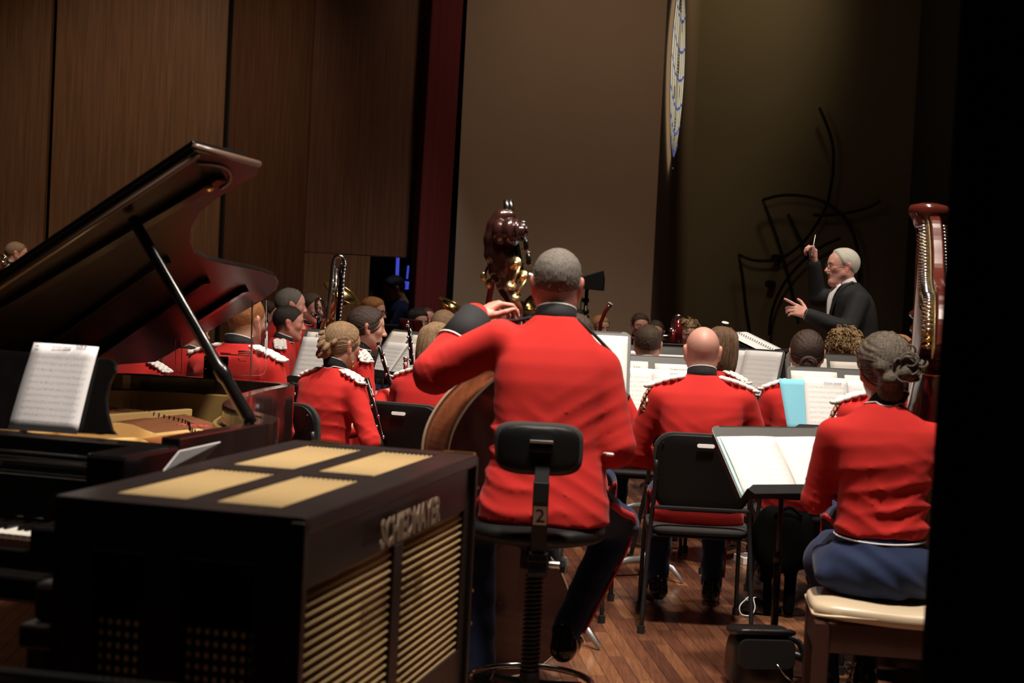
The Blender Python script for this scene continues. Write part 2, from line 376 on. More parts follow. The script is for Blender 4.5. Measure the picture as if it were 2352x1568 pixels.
def wood_panel(name, col):
    m, nt, b = newmat(name); b.inputs['Roughness'].default_value = 0.42
    tc = nt.nodes.new('ShaderNodeTexCoord'); mp = nt.nodes.new('ShaderNodeMapping'); mp.inputs['Scale'].default_value = (22, 22, 0.7)
    ns = nt.nodes.new('ShaderNodeTexNoise'); ns.inputs['Scale'].default_value = 2.2; ns.inputs['Detail'].default_value = 8; ns.inputs['Roughness'].default_value = 0.65
    rp = nt.nodes.new('ShaderNodeValToRGB'); rp.color_ramp.elements[0].position = 0.3; rp.color_ramp.elements[1].position = 0.72
    rp.color_ramp.elements[0].color = (*[c * 0.62 for c in col], 1); rp.color_ramp.elements[1].color = (*[c * 1.3 for c in col], 1)
    nt.links.new(tc.outputs['Object'], mp.inputs[0]); nt.links.new(mp.outputs[0], ns.inputs['Vector']); nt.links.new(ns.outputs['Fac'], rp.inputs[0]); nt.links.new(rp.outputs[0], b.inputs['Base Color'])
wood_panel('shell_wood', (0.155, 0.075, 0.036))
wood_panel('shell_wood_shaded', (0.125, 0.055, 0.030))  # darker copy of the same wood: shade on turned panels put into the colour
def plank_mat():
    m, nt, b = newmat('plank_wood'); N = nt.nodes; L = nt.links
    oi = N.new('ShaderNodeObjectInfo'); ge = N.new('ShaderNodeNewGeometry'); ad = N.new('ShaderNodeMath'); ad.operation = 'ADD'; fr = N.new('ShaderNodeMath'); fr.operation = 'FRACT'
    L.new(oi.outputs['Random'], ad.inputs[0]); L.new(ge.outputs['Random Per Island'], ad.inputs[1]); L.new(ad.outputs[0], fr.inputs[0])
    rp = N.new('ShaderNodeValToRGB'); e = rp.color_ramp.elements; e[0].color = (0.042, 0.019, 0.013, 1); e[1].color = (0.185, 0.080, 0.038, 1)
    for p, c in ((0.25, (0.080, 0.030, 0.017, 1)), (0.55, (0.118, 0.048, 0.024, 1)), (0.82, (0.155, 0.067, 0.032, 1))):
        x = e.new(p); x.color = c
    L.new(fr.outputs[0], rp.inputs[0])
    mp = N.new('ShaderNodeMapping'); mp.inputs['Scale'].default_value = (30, 1.6, 30); mp.inputs['Rotation'].default_value = (0, 0, -0.09)
    L.new(ge.outputs['Position'], mp.inputs[0])
    ns = N.new('ShaderNodeTexNoise'); ns.inputs['Scale'].default_value = 3; ns.inputs['Detail'].default_value = 7; ns.inputs['Roughness'].default_value = 0.6; L.new(mp.outputs[0], ns.inputs['Vector'])
    mr = N.new('ShaderNodeMapRange'); mr.inputs[1].default_value = 0.3; mr.inputs[2].default_value = 0.7; mr.inputs[3].default_value = 0.85; mr.inputs[4].default_value = 1.75; L.new(ns.outputs['Fac'], mr.inputs[0])
    hs = N.new('ShaderNodeHueSaturation'); L.new(rp.outputs[0], hs.inputs['Color']); L.new(mr.outputs[0], hs.inputs['Value']); L.new(hs.outputs[0], b.inputs['Base Color'])
    w = N.new('ShaderNodeTexNoise'); w.inputs['Scale'].default_value = 38; w.inputs['Detail'].default_value = 3; L.new(ge.outputs['Position'], w.inputs['Vector'])
    bp = N.new('ShaderNodeBump'); bp.inputs['Strength'].default_value = 0.16; bp.inputs['Distance'].default_value = 0.004; L.new(w.outputs['Fac'], bp.inputs['Height']); L.new(bp.outputs[0], b.inputs['Normal'])
    sc = N.new('ShaderNodeTexNoise'); sc.inputs['Scale'].default_value = 9; sc.inputs['Detail'].default_value = 6; L.new(ge.outputs['Position'], sc.inputs['Vector'])
    m2 = N.new('ShaderNodeMapRange'); m2.inputs[3].default_value = 0.10; m2.inputs[4].default_value = 0.36; L.new(sc.outputs['Fac'], m2.inputs[0]); L.new(m2.outputs[0], b.inputs['Roughness'])
plank_mat()
# ------------------------------------------------------------------ floor of narrow boards
floor = empty('floor'); tagp(floor, kind='structure')
MB().box((1, 10, -0.06), (22, 26, 0.06)).build('subfloor', 'void_black', floor)
PD = nv((0.09, -0.996)); PN = np.array([-PD[1], PD[0]]); PANG = math.atan2(PD[1], PD[0])
PW = 0.058; rng = random.Random(4)
def plank_mesh(L):
    b = MB(); h = PW / 2 - 0.0009; l = L / 2 - 0.0008
    b.add([(-l, -h, -0.03), (l, -h, -0.03), (l, h, -0.03), (-l, h, -0.03), (-l, -h, 0), (l, -h, 0), (l, h, 0), (-l, h, 0)], [(4, 5, 6, 7), (0, 1, 5, 4), (1, 2, 6, 5), (2, 3, 7, 6), (3, 0, 4, 7)])
    me = b.mesh('plank'); me.materials.append(MATS['plank_wood']); return me
PL = [0.42, 0.6, 0.78, 0.96, 1.2]; PM = [plank_mesh(L) for L in PL]
cand = []
row0, row1 = int(-9 / PW), int(11 / PW)
for rI in range(row0, row1):
    o = (rI + 0.5) * PW; sPos = -22.0 - rng.random() * 1.2
    while sPos < 1.5:
        k = rng.randrange(5); L = PL[k]; c = PN * o + PD * (sPos + L / 2); sPos += L
        if -4.8 < c[0] < 7 and 1.2 < c[1] < 20.5: cand.append((c[0], c[1], k))
def floor_vis(x, y):
    d = np.array([x, y, 0]) - CAM; z = d @ FW
    if z < 1: return 0
    px, py = 1176 + FPX * (d @ RT) / z, 784 - FPX * (d @ UP) / z
    if not (1330 < px < 2110 and 1180 < py < 1580): return 0
    return 1.0 / z
near = sorted([c for c in cand if floor_vis(c[0], c[1]) > 0], key=lambda c: -floor_vis(c[0], c[1]) * PL[c[2]] ** 0.3)[:300]
ns_ = set(near); rest = [c for c in cand if c not in ns_]
for (x, y, k) in near:
    o = bpy.data.objects.new('plank', PM[k]); COL.objects.link(o); o.location = (x, y, rng.uniform(-0.0006, 0.0)); o.rotation_euler = (0, 0, PANG); o.parent = floor
bR = MB(); ca, sa = math.cos(PANG), math.sin(PANG)
for (x, y, k) in rest:
    l = PL[k] / 2 - 0.0008; h = PW / 2 - 0.0009
    V = [(x + ca * u - sa * v, y + sa * u + ca * v, z) for z in (-0.03, 0.0) for (u, v) in ((-l, -h), (l, -h), (l, h), (-l, h))]
    bR.add(V, [(4, 5, 6, 7), (0, 1, 5, 4), (1, 2, 6, 5), (2, 3, 7, 6), (3, 0, 4, 7)])
tagp(bR.build('plank_field', 'plank_wood', floor), kind='stuff')
# ------------------------------------------------------------------ walls
def gpt(px, D):                                  # ground point under a pixel column at the horizon
    p = at(px, 658 + 0.05 * (px - 1176), D); return np.array([p[0], p[1]])
def wall_slab(name, a, b, z0, z1, m, parent=None, t=0.08):
    a = np.asarray(a, float); b = np.asarray(b, float); d = nv(b - a); n = np.array([-d[1], d[0]])
    if np.dot(n, -a) > 0: n = -n                  # thickness away from the camera
    P = [a, b, b + n * t, a + n * t]
    return MB().add([(p[0], p[1], z) for z in (z0, z1) for p in P], [(3, 2, 1, 0), (4, 5, 6, 7), (0, 1, 5, 4), (1, 2, 6, 5), (2, 3, 7, 6), (3, 0, 4, 7)]).build(name, m, parent)
ZT = 7.5
wl = empty('wall_left'); tagp(wl, kind='structure')
SEG = [(-260, 97, 15.6, 15.6), (109, 499, 15.6, 15.6), (511, 694, 15.55, 14.9)]
for i, (x0, x1, d0, d1) in enumerate(SEG):
    wall_slab('wood_panel', gpt(x0, d0), gpt(x1, d1), 0, ZT, 'shell_wood' if i < 2 else 'shell_wood_shaded', wl)
wall_slab('panel_backing', gpt(-260, 16.0), gpt(690, 16.0), 0, ZT, 'void_black', wl, 0.05)
pa, pb, pc = gpt(697, 14.9), gpt(848, 15.1), gpt(962, 15.25)
zs = at(760, 583, 15.0)[2]; zd = at(900, 590, 15.15)[2]
wall_slab('wood_panel', pa, pc, zs + 0.008, ZT, 'shell_wood_shaded', wl)
wall_slab('wood_panel', pa, pb, 0, zs, 'shell_wood', wl)
wall_slab('door_header', pb, pc, zd, zs, 'shell_wood_shaded', wl)
# wing behind the doorway
tagp(wall_slab('wall_wing', gpt(780, 18.6), gpt(1060, 18.6), 0, ZT, 'void_black'), kind='structure')
tagp(wall_slab('wall_wing_side', gpt(840, 15.4), gpt(800, 18.6), 0, ZT, 'void_black'), kind='structure')
lad = empty('stage_ladder', (*gpt(917, 17.6), 0), 0.0, 'ladder lit blue in the dark doorway behind the stage', 'ladder')
gp = gpt(917, 17.6)
def wp(px, py, D): return at(px, py, D) - np.array([gp[0], gp[1], 0])
for a, b, r in (((914, 592), (912, 637), 0.018), ((938, 610), (935, 640), 0.010), ((934, 646), (932, 664), 0.03), ((924, 648), (925, 656), 0.03)):
    A, B = wp(*a, 17.6), wp(*b, 17.6); MB().bar(A, B, r * 2, 0.03, (1, 0, 0)).build('rail', 'blue_lit_rail', lad)
for y in (618, 638, 660):
    MB().bar(wp(914, y, 17.62), wp(937, y + 2, 17.62), 0.02, 0.02).build('rung', 'void_black', lad)
for x in (912, 936): MB().bar(np.array([*wp(x, 640, 17.64)[:2], 0.0]), wp(x, 588, 17.64), 0.05, 0.025, (1, 0, 0)).build('stile', 'void_black', lad)
# red proscenium curtain with folds
def drape(name, a, b, z0, z1, m, folds, amp, label, cat, seed=1, n=None, lean=0.0):
    a = np.asarray(a, float); b = np.asarray(b, float); d = b - a; nn = np.array([d[1], -d[0]]) / np.linalg.norm(d); rr = random.Random(seed)
    ph = [rr.uniform(0, 6.28) for _ in range(4)]; n = n or folds * 8
    def fn(u, v):
        w = amp * (math.sin(2 * math.pi * folds * u + ph[0] + 0.4 * math.sin(3 * u + ph[2])) + 0.45 * math.sin(2 * math.pi * folds * 2.3 * u + ph[1])) * (0.75 + 0.25 * (1 - v))
        p = a + d * u + nn * w; return (p[0] + lean * (z0 + (z1 - z0) * v), p[1], z0 + (z1 - z0) * v)
    o = link(name, MB().grid(fn, n, 6).mesh(name), m, None, True); s = o.modifiers.new('solid', 'SOLIDIFY'); s.thickness = 0.006
    return tagp(o, label, cat)
drape('stage_curtain', gpt(946, 15.0), gpt(1012, 15.6), 0.01, ZT, 'velvet_red', 5, 0.05, 'dark red velvet stage curtain beside the doorway and the beige wall', 'curtain', 3, lean=0.012)
tagp(wall_slab('wall_gap', gpt(1000, 16.6), gpt(1075, 16.4), 0, ZT, 'void_black'), kind='structure')
tagp(wall_slab('wall_back', gpt(1042, 16.2), gpt(1497, 16.2), 0, ZT, 'wall_beige'), kind='structure')
rA, rB = gpt(1497, 16.2), gpt(1573, 20.5)
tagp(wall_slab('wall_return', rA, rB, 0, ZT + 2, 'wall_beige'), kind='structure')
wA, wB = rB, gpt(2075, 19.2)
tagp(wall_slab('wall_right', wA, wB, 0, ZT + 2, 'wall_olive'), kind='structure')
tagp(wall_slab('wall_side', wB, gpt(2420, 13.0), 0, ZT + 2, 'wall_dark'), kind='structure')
tagp(MB().box((1, 11, ZT + 0.6), (24, 24, 0.1)).build('ceiling', 'void_black'), kind='structure')
# pointed stained-glass window in the return wall
wn = empty('window_1'); tagp(wn, kind='structure')
dv = nv(rB - rA); nrm = np.array([dv[1], -dv[0]])
if np.dot(nrm, -rA) < 0: nrm = -nrm
c_s = 0.255; zc = 4.03; hh = 1.21; hw = 0.85; Lw = np.linalg.norm(rB - rA); off = nrm * 0.03
def wpt(u, z, o=0.03): p = rA + dv * (c_s * Lw + u) + nrm * o; return (p[0], p[1], z)
def half(z): t = min(1.0, abs(z - zc) / hh); return hw * (1 - t ** 1.9)
NP = 7
for i in range(NP):
    u0, u1 = -1 + 2 * i / NP + 0.02, -1 + 2 * (i + 1) / NP - 0.02; b = MB(); zz = np.linspace(zc - hh * 0.985, zc + hh * 0.985, 34)
    for o in (0.0435, 0.045): b.v += [wpt(u * half(z), z, o) for z in zz for u in (u0, u1)]
    n = len(zz); b.f = [(2 * k, 2 * k + 1, 2 * k + 3, 2 * k + 2) for k in range(n - 1)] + [(2 * n + 2 * k + 2, 2 * n + 2 * k + 3, 2 * n + 2 * k + 1, 2 * n + 2 * k) for k in range(n - 1)]
    b.build('pane', 'glass_sand' if i == 3 else 'glass_cream', wn)
zz = np.linspace(zc - hh, zc + hh, 40)
def ribbon(name, path, w, m, o):
    b = MB(); P = [np.array(p, float) for p in path]
    for i, p in enumerate(P):
        d = nv(P[min(i + 1, len(P) - 1)] - P[max(i - 1, 0)]); q = np.array([-d[1], d[0]]) * w / 2
        for oo in (o - 0.002, o): b.v += [wpt(*(p + q), oo), wpt(*(p - q), oo)]
    for i in range(len(P) - 1): k = 4 * i; b.f += [(k + 2, k + 3, k + 7, k + 6), (k, k + 2, k + 6, k + 4), (k + 3, k + 1, k + 5, k + 7)]
    return b.build(name, m, wn)
ribbon('window_frame', [(-half(z), z) for z in zz] + [(half(z), z) for z in zz[::-1]], 0.06, 'lead_line', 0.047)
for i in range(1, NP):
    u = -1 + 2 * i / NP; ribbon('lead_strip', [(u * half(z), z) for z in zz[1:-1]], 0.05, 'lead_line', 0.0475)
for z0 in (3.02, 3.26, 3.55, 3.88, 4.20, 4.54):
    ribbon('blue_band', [(u * half(z0 + 0.17 * u * u), z0 + 0.17 * u * u) for u in np.linspace(-0.97, 0.97, 15)], 0.035, 'glass_blue', 0.050)
for z0 in np.linspace(3.2, 4.9, 46):
    if int(z0 * 2.6) % 2 == 0: ribbon('crossbar', [(-0.15 * half(z0), z0), (0.15 * half(z0), z0)], 0.014, 'lead_line', 0.049)
for x, z0 in ((-0.4, 3.62), (0.38, 3.70), (0.1, 3.95), (-0.3, 4.6), (0.35, 4.45)):
    ribbon('dark_fragment', [(x * half(z0), z0), (x * half(z0 + 0.14), z0 + 0.14)], 0.10, 'lead_line', 0.0505)
# black rod sculpture on the right wall
dw = nv(wB - wA); nw = np.array([dw[1], -dw[0]])
if np.dot(nw, -wA) < 0: nw = -nw
sp0 = np.array([wA[0] + nw[0] * 0.16, wA[1] + nw[1] * 0.16, 0]); n3 = np.array([nw[0], nw[1], 0])
sc_root = empty('wall_sculpture', (*(onplane(1850, 600, sp0, n3)[:2]), 0), 0, 'black metal sculpture of curved rods on the dim right wall', 'sculpture')
o0 = np.array(sc_root.location)
RODS = [[(1882, 247), (1898, 285), (1912, 330), (1914, 385), (1908, 430), (1895, 480), (1862, 535), (1835, 565), (1800, 590), (1770, 598), (1730, 597), (1697, 585)],
        [(1752, 459), (1790, 449), (1840, 449), (1885, 460), (1925, 485), (1950, 515), (1966, 555), (1974, 610), (1970, 660), (1958, 700)],
        [(1752, 459), (1775, 520), (1795, 580), (1812, 640), (1830, 720)], [(1697, 585), (1706, 640), (1712, 700), (1722, 760)],
        [(1810, 492), (1830, 535), (1850, 575)], [(1868, 494), (1910, 493), (1955, 487), (1995, 476), (2022, 461)],
        [(1930, 547), (1895, 562), (1860, 585), (1820, 625), (1790, 670), (1772, 720), (1766, 770)]]
for R_ in RODS:
    P = smooth_path([onplane(x, y, sp0, n3) - o0 for x, y in R_], 4); MB().tube(P, 0.020, 6).build('rod', 'rod_dark', sc_root, True)
for (x, y, r) in ((1766, 652, 0.05), (1780, 592, 0.05)):
    p = onplane(x, y, sp0, n3) - o0; MB().lathe([(r, -0.15), (r, 0.02)], p, n3, 16).build('mount_disc', 'rod_dark', sc_root)
# small dark fixtures on that wall, exit lamp
def wallbox(name, px0, py0, px1, py1, p0, n, m, label, cat, t=0.08):
    A, B = onplane(px0, py0, p0, n), onplane(px1, py1, p0, n); c = (A + B) / 2; R = frame_from((0, 0, 1), (np.asarray(n)[1], -np.asarray(n)[0], 0))
    w = abs(np.dot(B - A, R[:, 0])); h = abs(B[2] - A[2]); o = MB().box((0, 0, 0), (w, t, h), R).build(name, m, None, bevel=0.01)
    o.location = tuple(c + np.asarray(n) * t * 0.5); return tagp(o, label, cat)
ws0 = np.array([wB[0], wB[1], 0]); ds = nv(gpt(2420, 13.0) - wB); nsd = np.array([ds[1], -ds[0], 0])
if np.dot(nsd, -ws0) < 0: nsd = -nsd
wallbox('exit_lamp', 2067, 506, 2076, 528, ws0, nsd, 'red_lamp', 'small red lamp glowing on the dark wall left of the harp', 'lamp')
# near black leg curtain at the right edge
drape('leg_curtain', (0.825, 2.95), (2.4, 2.75), 0.01, 4.2, 'velvet_black', 9, 0.03, 'near-black side curtain hanging at the right edge of the picture', 'curtain', 8)
# ------------------------------------------------------------------ sheet music material
def sheet_mat(name, N=9, seed=0.0, paper=(0.80, 0.79, 0.77), ink=0.55, grand=False, top=0.86):
    m, nt, b = newmat(name); X = nt.nodes; L = nt.links; b.inputs['Roughness'].default_value = 0.75
    def M(op, a, c=None, clamp=False):
        n = X.new('ShaderNodeMath'); n.operation = op; n.use_clamp = clamp
        for i, v in enumerate((a, c)):
            if v is None: continue
            if isinstance(v, (int, float)): n.inputs[i].default_value = v
            else: L.new(v, n.inputs[i])
        return n.outputs[0]
    tc = X.new('ShaderNodeTexCoord'); sx = X.new('ShaderNodeSeparateXYZ'); L.new(tc.outputs['UV'], sx.inputs[0]); u, v = sx.outputs[0], sx.outputs[1]
    f = M('FRACT', M('MULTIPLY', v, N / top))
    body = M('MULTIPLY', M('LESS_THAN', v, top), M('GREATER_THAN', v, 0.05))
    body = M('MULTIPLY', body, M('MULTIPLY', M('GREATER_THAN', u, 0.09), M('LESS_THAN', u, 0.93)))
    st = M('MULTIPLY', M('GREATER_THAN', f, 0.32), M('LESS_THAN', f, 0.62))
    ln = M('LESS_THAN', M('FRACT', M('MULTIPLY', M('SUBTRACT', f, 0.30), 5 / 0.30)), 0.24)
    lines = M('MULTIPLY', M('MULTIPLY', st, ln), 0.75)
    mp = X.new('ShaderNodeMapping'); mp.inputs['Scale'].default_value = (46, N * 9, 1); mp.inputs['Location'].default_value = (seed, seed * 3.1, 0); L.new(tc.outputs['UV'], mp.inputs[0])
    ns = X.new('ShaderNodeTexNoise'); ns.noise_dimensions = '2D'; ns.inputs['Scale'].default_value = 1.0; ns.inputs['Detail'].default_value = 1; L.new(mp.outputs[0], ns.inputs['Vector'])
    nz = M('MULTIPLY', M('GREATER_THAN', f, 0.2), M('LESS_THAN', f, 0.72))
    notes = M('MULTIPLY', nz, M('GREATER_THAN', ns.outputs['Fac'], 0.64))
    bars = M('MULTIPLY', st, M('LESS_THAN', M('FRACT', M('MULTIPLY', u, 5.3)), 0.02))
    k = M('MULTIPLY', body, M('MAXIMUM', M('MAXIMUM', lines, notes), bars)); k = M('MULTIPLY', k, ink, True)
    mx = X.new('ShaderNodeMix'); mx.data_type = 'RGBA'; mx.inputs[6].default_value = (*paper, 1); mx.inputs[7].default_value = (0.06, 0.055, 0.06, 1)
    L.new(k, mx.inputs[0]); L.new(mx.outputs[2], b.inputs['Base Color'])
sheet_mat('music_a', 9, 1.3); sheet_mat('music_b', 10, 4.7); sheet_mat('music_faint', 9, 2.2, ink=0.35); sheet_mat('music_piano', 12, 7.7, paper=(0.76, 0.74, 0.76), ink=0.6, top=0.88)
sheet_mat('music_c', 8, 9.1, paper=(0.74, 0.72, 0.70), ink=0.6)
# ------------------------------------------------------------------ grand piano (local x: bass to treble, y: keyboard to tail)
PA = np.array([0.26, math.sqrt(1 - 0.26 ** 2)]); PR = np.array([PA[1], -PA[0]])
PH = np.array([-2.319, 4.476]); pz = math.atan2(PR[1], PR[0])
piano = empty('grand_piano', (PH[0], PH[1], 0), pz, 'black grand piano with raised lid and gold frame, left foreground', 'piano')
def P_loc(p): d = np.asarray(p)[:2] - PH; return np.array([d @ PR, d @ PA, p[2]])
rim_out = [(1.5, -0.02), (1.5, 0.2), (1.5, 0.42), (1.495, 0.6), (1.46, 0.72), (1.37, 0.82), (1.25, 0.93), (1.15, 1.08), (1.07, 1.3), (1.0, 1.55), (0.955, 1.8), (0.93, 2.02), (0.905, 2.13), (0.82, 2.19), (0.6, 2.21), (0.3, 2.17), (0.12, 2.1), (0.03, 1.95), (0.0, 1.7), (0.0, 0.8), (0.0, -0.02)]
RO = smooth_path([(x, y, 0) for x, y in rim_out], 4)[:, :2]
def offs(P, t):
    Q = []
    for i in range(len(P)):
        d = nv(P[min(i + 1, len(P) - 1)] - P[max(i - 1, 0)]); Q.append(P[i] + np.array([-d[1], d[0]]) * t)
    return np.array(Q)
RI = offs(RO, 0.055)
def strip_wall(name, A, B, z0, z1, m):
    b = MB(); n = len(A)
    b.v = [(p[0], p[1], z) for P, z in ((A, z0), (A, z1), (B, z1), (B, z0)) for p in P]
    b.f = [(k * n + i, k * n + i + 1, ((k + 1) % 4) * n + i + 1, ((k + 1) % 4) * n + i) for k in range(4) for i in range(n - 1)] + [(0, n, 2 * n, 3 * n), (n - 1, 4 * n - 1, 3 * n - 1, 2 * n - 1)]
    return b.build(name, m, piano, False, 0.004)
strip_wall('rim', RO, RI, 0.60, 1.0, 'ebony_rim')
strip_wall('inner_rim', RI, offs(RI, 0.03), 0.66, 0.935, 'gold_rim')
inn = offs(RI, 0.031)
MB().slab([tuple(p) for p in inn], 0.02, z0=0.79).build('soundboard', 'bench_wood', piano)
# cast iron plate with raised struts
MB().slab([tuple(p) for p in offs(RI, 0.034)[:int(len(inn) * 0.36)]] + [(0.9, 1.2), (0.6, 0.62), (0.08, 0.5), (0.08, 0.12), (1.4, 0.12)], 0.018, z0=0.845).build('plate', 'gold_plate', piano, bevel=0.004)
def strut(pts, h, w, z=0.86):
    b = MB(); P = smooth_path([(x, y, 0) for x, y in pts], 5)[:, :2]; O = offs(P, w / 2); I = offs(P, -w / 2); n = len(P); hs = np.interp(np.linspace(0, 1, n), *h)
    b.v = [(*O[i], z) for i in range(n)] + [(*O[i], z + hs[i]) for i in range(n)] + [(*I[i], z + hs[i]) for i in range(n)] + [(*I[i], z) for i in range(n)]
    b.f = [(k * n + i, k * n + i + 1, ((k + 1) % 4) * n + i + 1, ((k + 1) % 4) * n + i) for k in range(4) for i in range(n - 1)] + [(0, n, 2 * n, 3 * n), (n - 1, 4 * n - 1, 3 * n - 1, 2 * n - 1)]
    b.build('plate_strut', 'gold_plate', piano, False, 0.004)
strut([(1.10, 0.25), (1.12, 0.5), (1.14, 0.85)], ((0, 0.45, 0.6, 1), (0.085, 0.075, 0.02, 0.018)), 0.03)
strut([(0.85, 0.25), (0.86, 0.6), (0.88, 1.0), (0.9, 1.3)], ((0, 0.5, 0.65, 1), (0.095, 0.08, 0.025, 0.02)), 0.03)
strut([(0.5, 0.25), (0.48, 0.7), (0.5, 1.3), (0.55, 1.9)], ((0, 1), (0.07, 0.03)), 0.03)
strut([(1.34, 0.25), (1.35, 0.4), (1.35, 0.62)], ((0, 1), (0.04, 0.02)), 0.03)
for (x, y) in ((1.22, 0.33), (1.0, 0.4)): MB().lathe([(0.012, 0), (0.014, 0.01), (0.009, 0.014), (0.013, 0.022), (0.006, 0.036), (0.002, 0.04)], (x, y, 0.862), n=10).build('plate_bolt', 'chrome', piano, True)
for (x, y, r) in ((1.2, 0.22, 0.05), (1.3, 0.5, 0.05)): MB().lathe([(r, 0), (r, 0.004), (r * 0.8, 0.004), (r * 0.8, -0.01)], (x, y, 0.864), n=18, caps=False).build('plate_ring', 'brass_dull', piano)
st = MB()
for i in range(46): x = 0.12 + i * 0.022; y1 = np.interp(x, [0.1, 0.5, 0.9, 1.1], [1.9, 1.85, 1.45, 1.0]); st.tube([(x, 0.3, 0.878), (x + 0.05, y1, 0.872)], 0.0025, 4)
tagp(st.build('strings', 'copper_wire', piano), kind='stuff')
br = smooth_path([(0.3, 1.75, 0.86), (0.6, 1.66, 0.86), (0.85, 1.4, 0.86), (0.98, 1.15, 0.86), (1.12, 0.98, 0.86)], 5); MB().tube(br, 0.016, 6).build('bridge', 'bench_wood', piano)
pn = MB()
for p in smooth_path([(0.5, 1.62, 0.885), (0.8, 1.38, 0.885), (0.96, 1.12, 0.885), (1.2, 0.9, 0.885)], 9): pn.cyl(p, p + np.array([0, 0.004, 0.014]), 0.003, n=5)
tagp(pn.build('bridge_pins', 'ebony', piano), kind='stuff')
for (x, y) in ((0.9, 1.2), (1.0, 1.0), (0.8, 1.45)): MB().box((x, y, 0.872), (0.12, 0.05, 0.006)).build('felt_strip', 'felt_red', piano)
# case front: arms, key block, fallboard, keys, key slip, bottom
MB().box((1.445, -0.16, 0.79), (0.11, 0.30, 0.38)).build('arm', 'ebony', piano, bevel=0.012)
MB().box((0.055, -0.16, 0.79), (0.11, 0.30, 0.38)).build('arm', 'ebony', piano, bevel=0.012)
MB().box((1.31, -0.17, 0.71), (0.18, 0.22, 0.13)).build('key_block', 'ebony', piano, bevel=0.01)
MB().box((0.085, -0.17, 0.71), (0.09, 0.22, 0.13)).build('key_block', 'ebony', piano, bevel=0.01)
MB().box((0.75, 0.10, 0.875), (1.38, 0.24, 0.07)).build('pin_block_cover', 'ebony', piano, bevel=0.006)
MB().box((0.75, -0.045, 0.83), (1.28, 0.03, 0.16), frame_from((0, 0.25, 1))).build('fallboard', 'ebony', piano, bevel=0.006)
for z, y in ((0.925, -0.03), (0.905, -0.065), (0.88, -0.08)): MB().box((0.75, y, z), (1.28, 0.035, 0.012)).build('fallboard_moulding', 'ebony', piano, bevel=0.004)
MB().box((0.98, -0.085, 0.899), (0.05, 0.004, 0.012)).build('lock_plate', 'brass', piano)
for i in range(52):
    x = 0.14 + (i + 0.5) * (1.07 / 52); k = MB().box((x, -0.16, 0.735), (1.07 / 52 - 0.0012, 0.155, 0.012)).build('white_key', 'ivory', piano)
    if i in (51, 50, 49, 48, 47, 46): MB().box((x, -0.2385, 0.717), (1.07 / 52 - 0.0014, 0.002, 0.024)).build('key_front', 'key_wood', piano)
for i in range(51):
    if i % 7 in (0, 2, 3, 5, 6): MB().box((0.14 + (i + 1) * (1.07 / 52), -0.135, 0.746), (0.011, 0.1, 0.014), taper=0.85).build('black_key', 'ebony', piano)
MB().box((0.675, -0.16, 0.70), (1.08, 0.15, 0.05)).build('key_rest', 'key_wood', piano)
MB().box((0.66, -0.262, 0.685), (1.14, 0.03, 0.05)).build('key_slip', 'ebony', piano, bevel=0.006)
MB().box((0.75, -0.10, 0.625), (1.5, 0.5, 0.07)).build('keybed', 'ebony', piano, bevel=0.01)
for (x, y) in ((0.14, 0.1), (1.34, 0.1), (0.45, 1.85)): MB().lathe([(0.035, 0.05), (0.04, 0.12), (0.06, 0.4), (0.075, 0.6)], (x, y, 0), n=8).build('leg', 'ebony', piano); 
for (x, y) in ((0.14, 0.1), (1.34, 0.1), (0.45, 1.85)): MB().cyl((x - 0.012, y, 0.026), (x + 0.012, y, 0.026), 0.026, n=14).build('caster', 'brass', piano)
MB().box((0.75, 0.06, 0.30), (0.24, 0.10, 0.55), taper=0.8).build('pedal_lyre', 'ebony', piano, bevel=0.01)
MB().box((0.75, 0.95, 0.64), (1.0, 1.7, 0.05)).build('belly_panel', 'ebony', piano)
# music desk
def on_desk(px, py, y0=0.17, tilt=0.30, z0=0.93):   # plane of the sloping desk
    c3 = np.array([*(PH + PA * y0), z0]); n = np.array([*(-PA * math.cos(tilt)), math.sin(tilt)]); return P_loc(onplane(px, py, c3, n))
MB().box((0.75, 0.13, 0.930), (1.30, 0.10, 0.056)).build('desk_tray', 'ebony', piano, bevel=0.004)
dk = [on_desk(x, y) for x, y in ((-60, 985), (-60, 797), (255, 824), (265, 832), (264, 850), (250, 880), (243, 910), (246, 950), (256, 985), (268, 998))]
dk[0][0] = dk[1][0] = 0.55
tn = np.array([0, -math.cos(0.30), math.sin(0.30)]); b = MB(); n = len(dk); b.v = [tuple(p) for p in dk] + [tuple(p - tn * 0.018) for p in dk]
b.f = [tuple(range(n)), tuple(range(2 * n - 1, n - 1, -1))] + [((i + 1) % n, i, n + i, n + (i + 1) % n) for i in range(n)]; b.build('music_desk', 'ebony', piano, False, 0.003)
hg = on_desk(214, 994); 
for dx in (-0.022, 0.0, 0.022): MB().box((hg[0] + dx, hg[1] - 0.02, 0.937), (0.018, 0.02, 0.004)).build('desk_hinge', 'brass', piano)
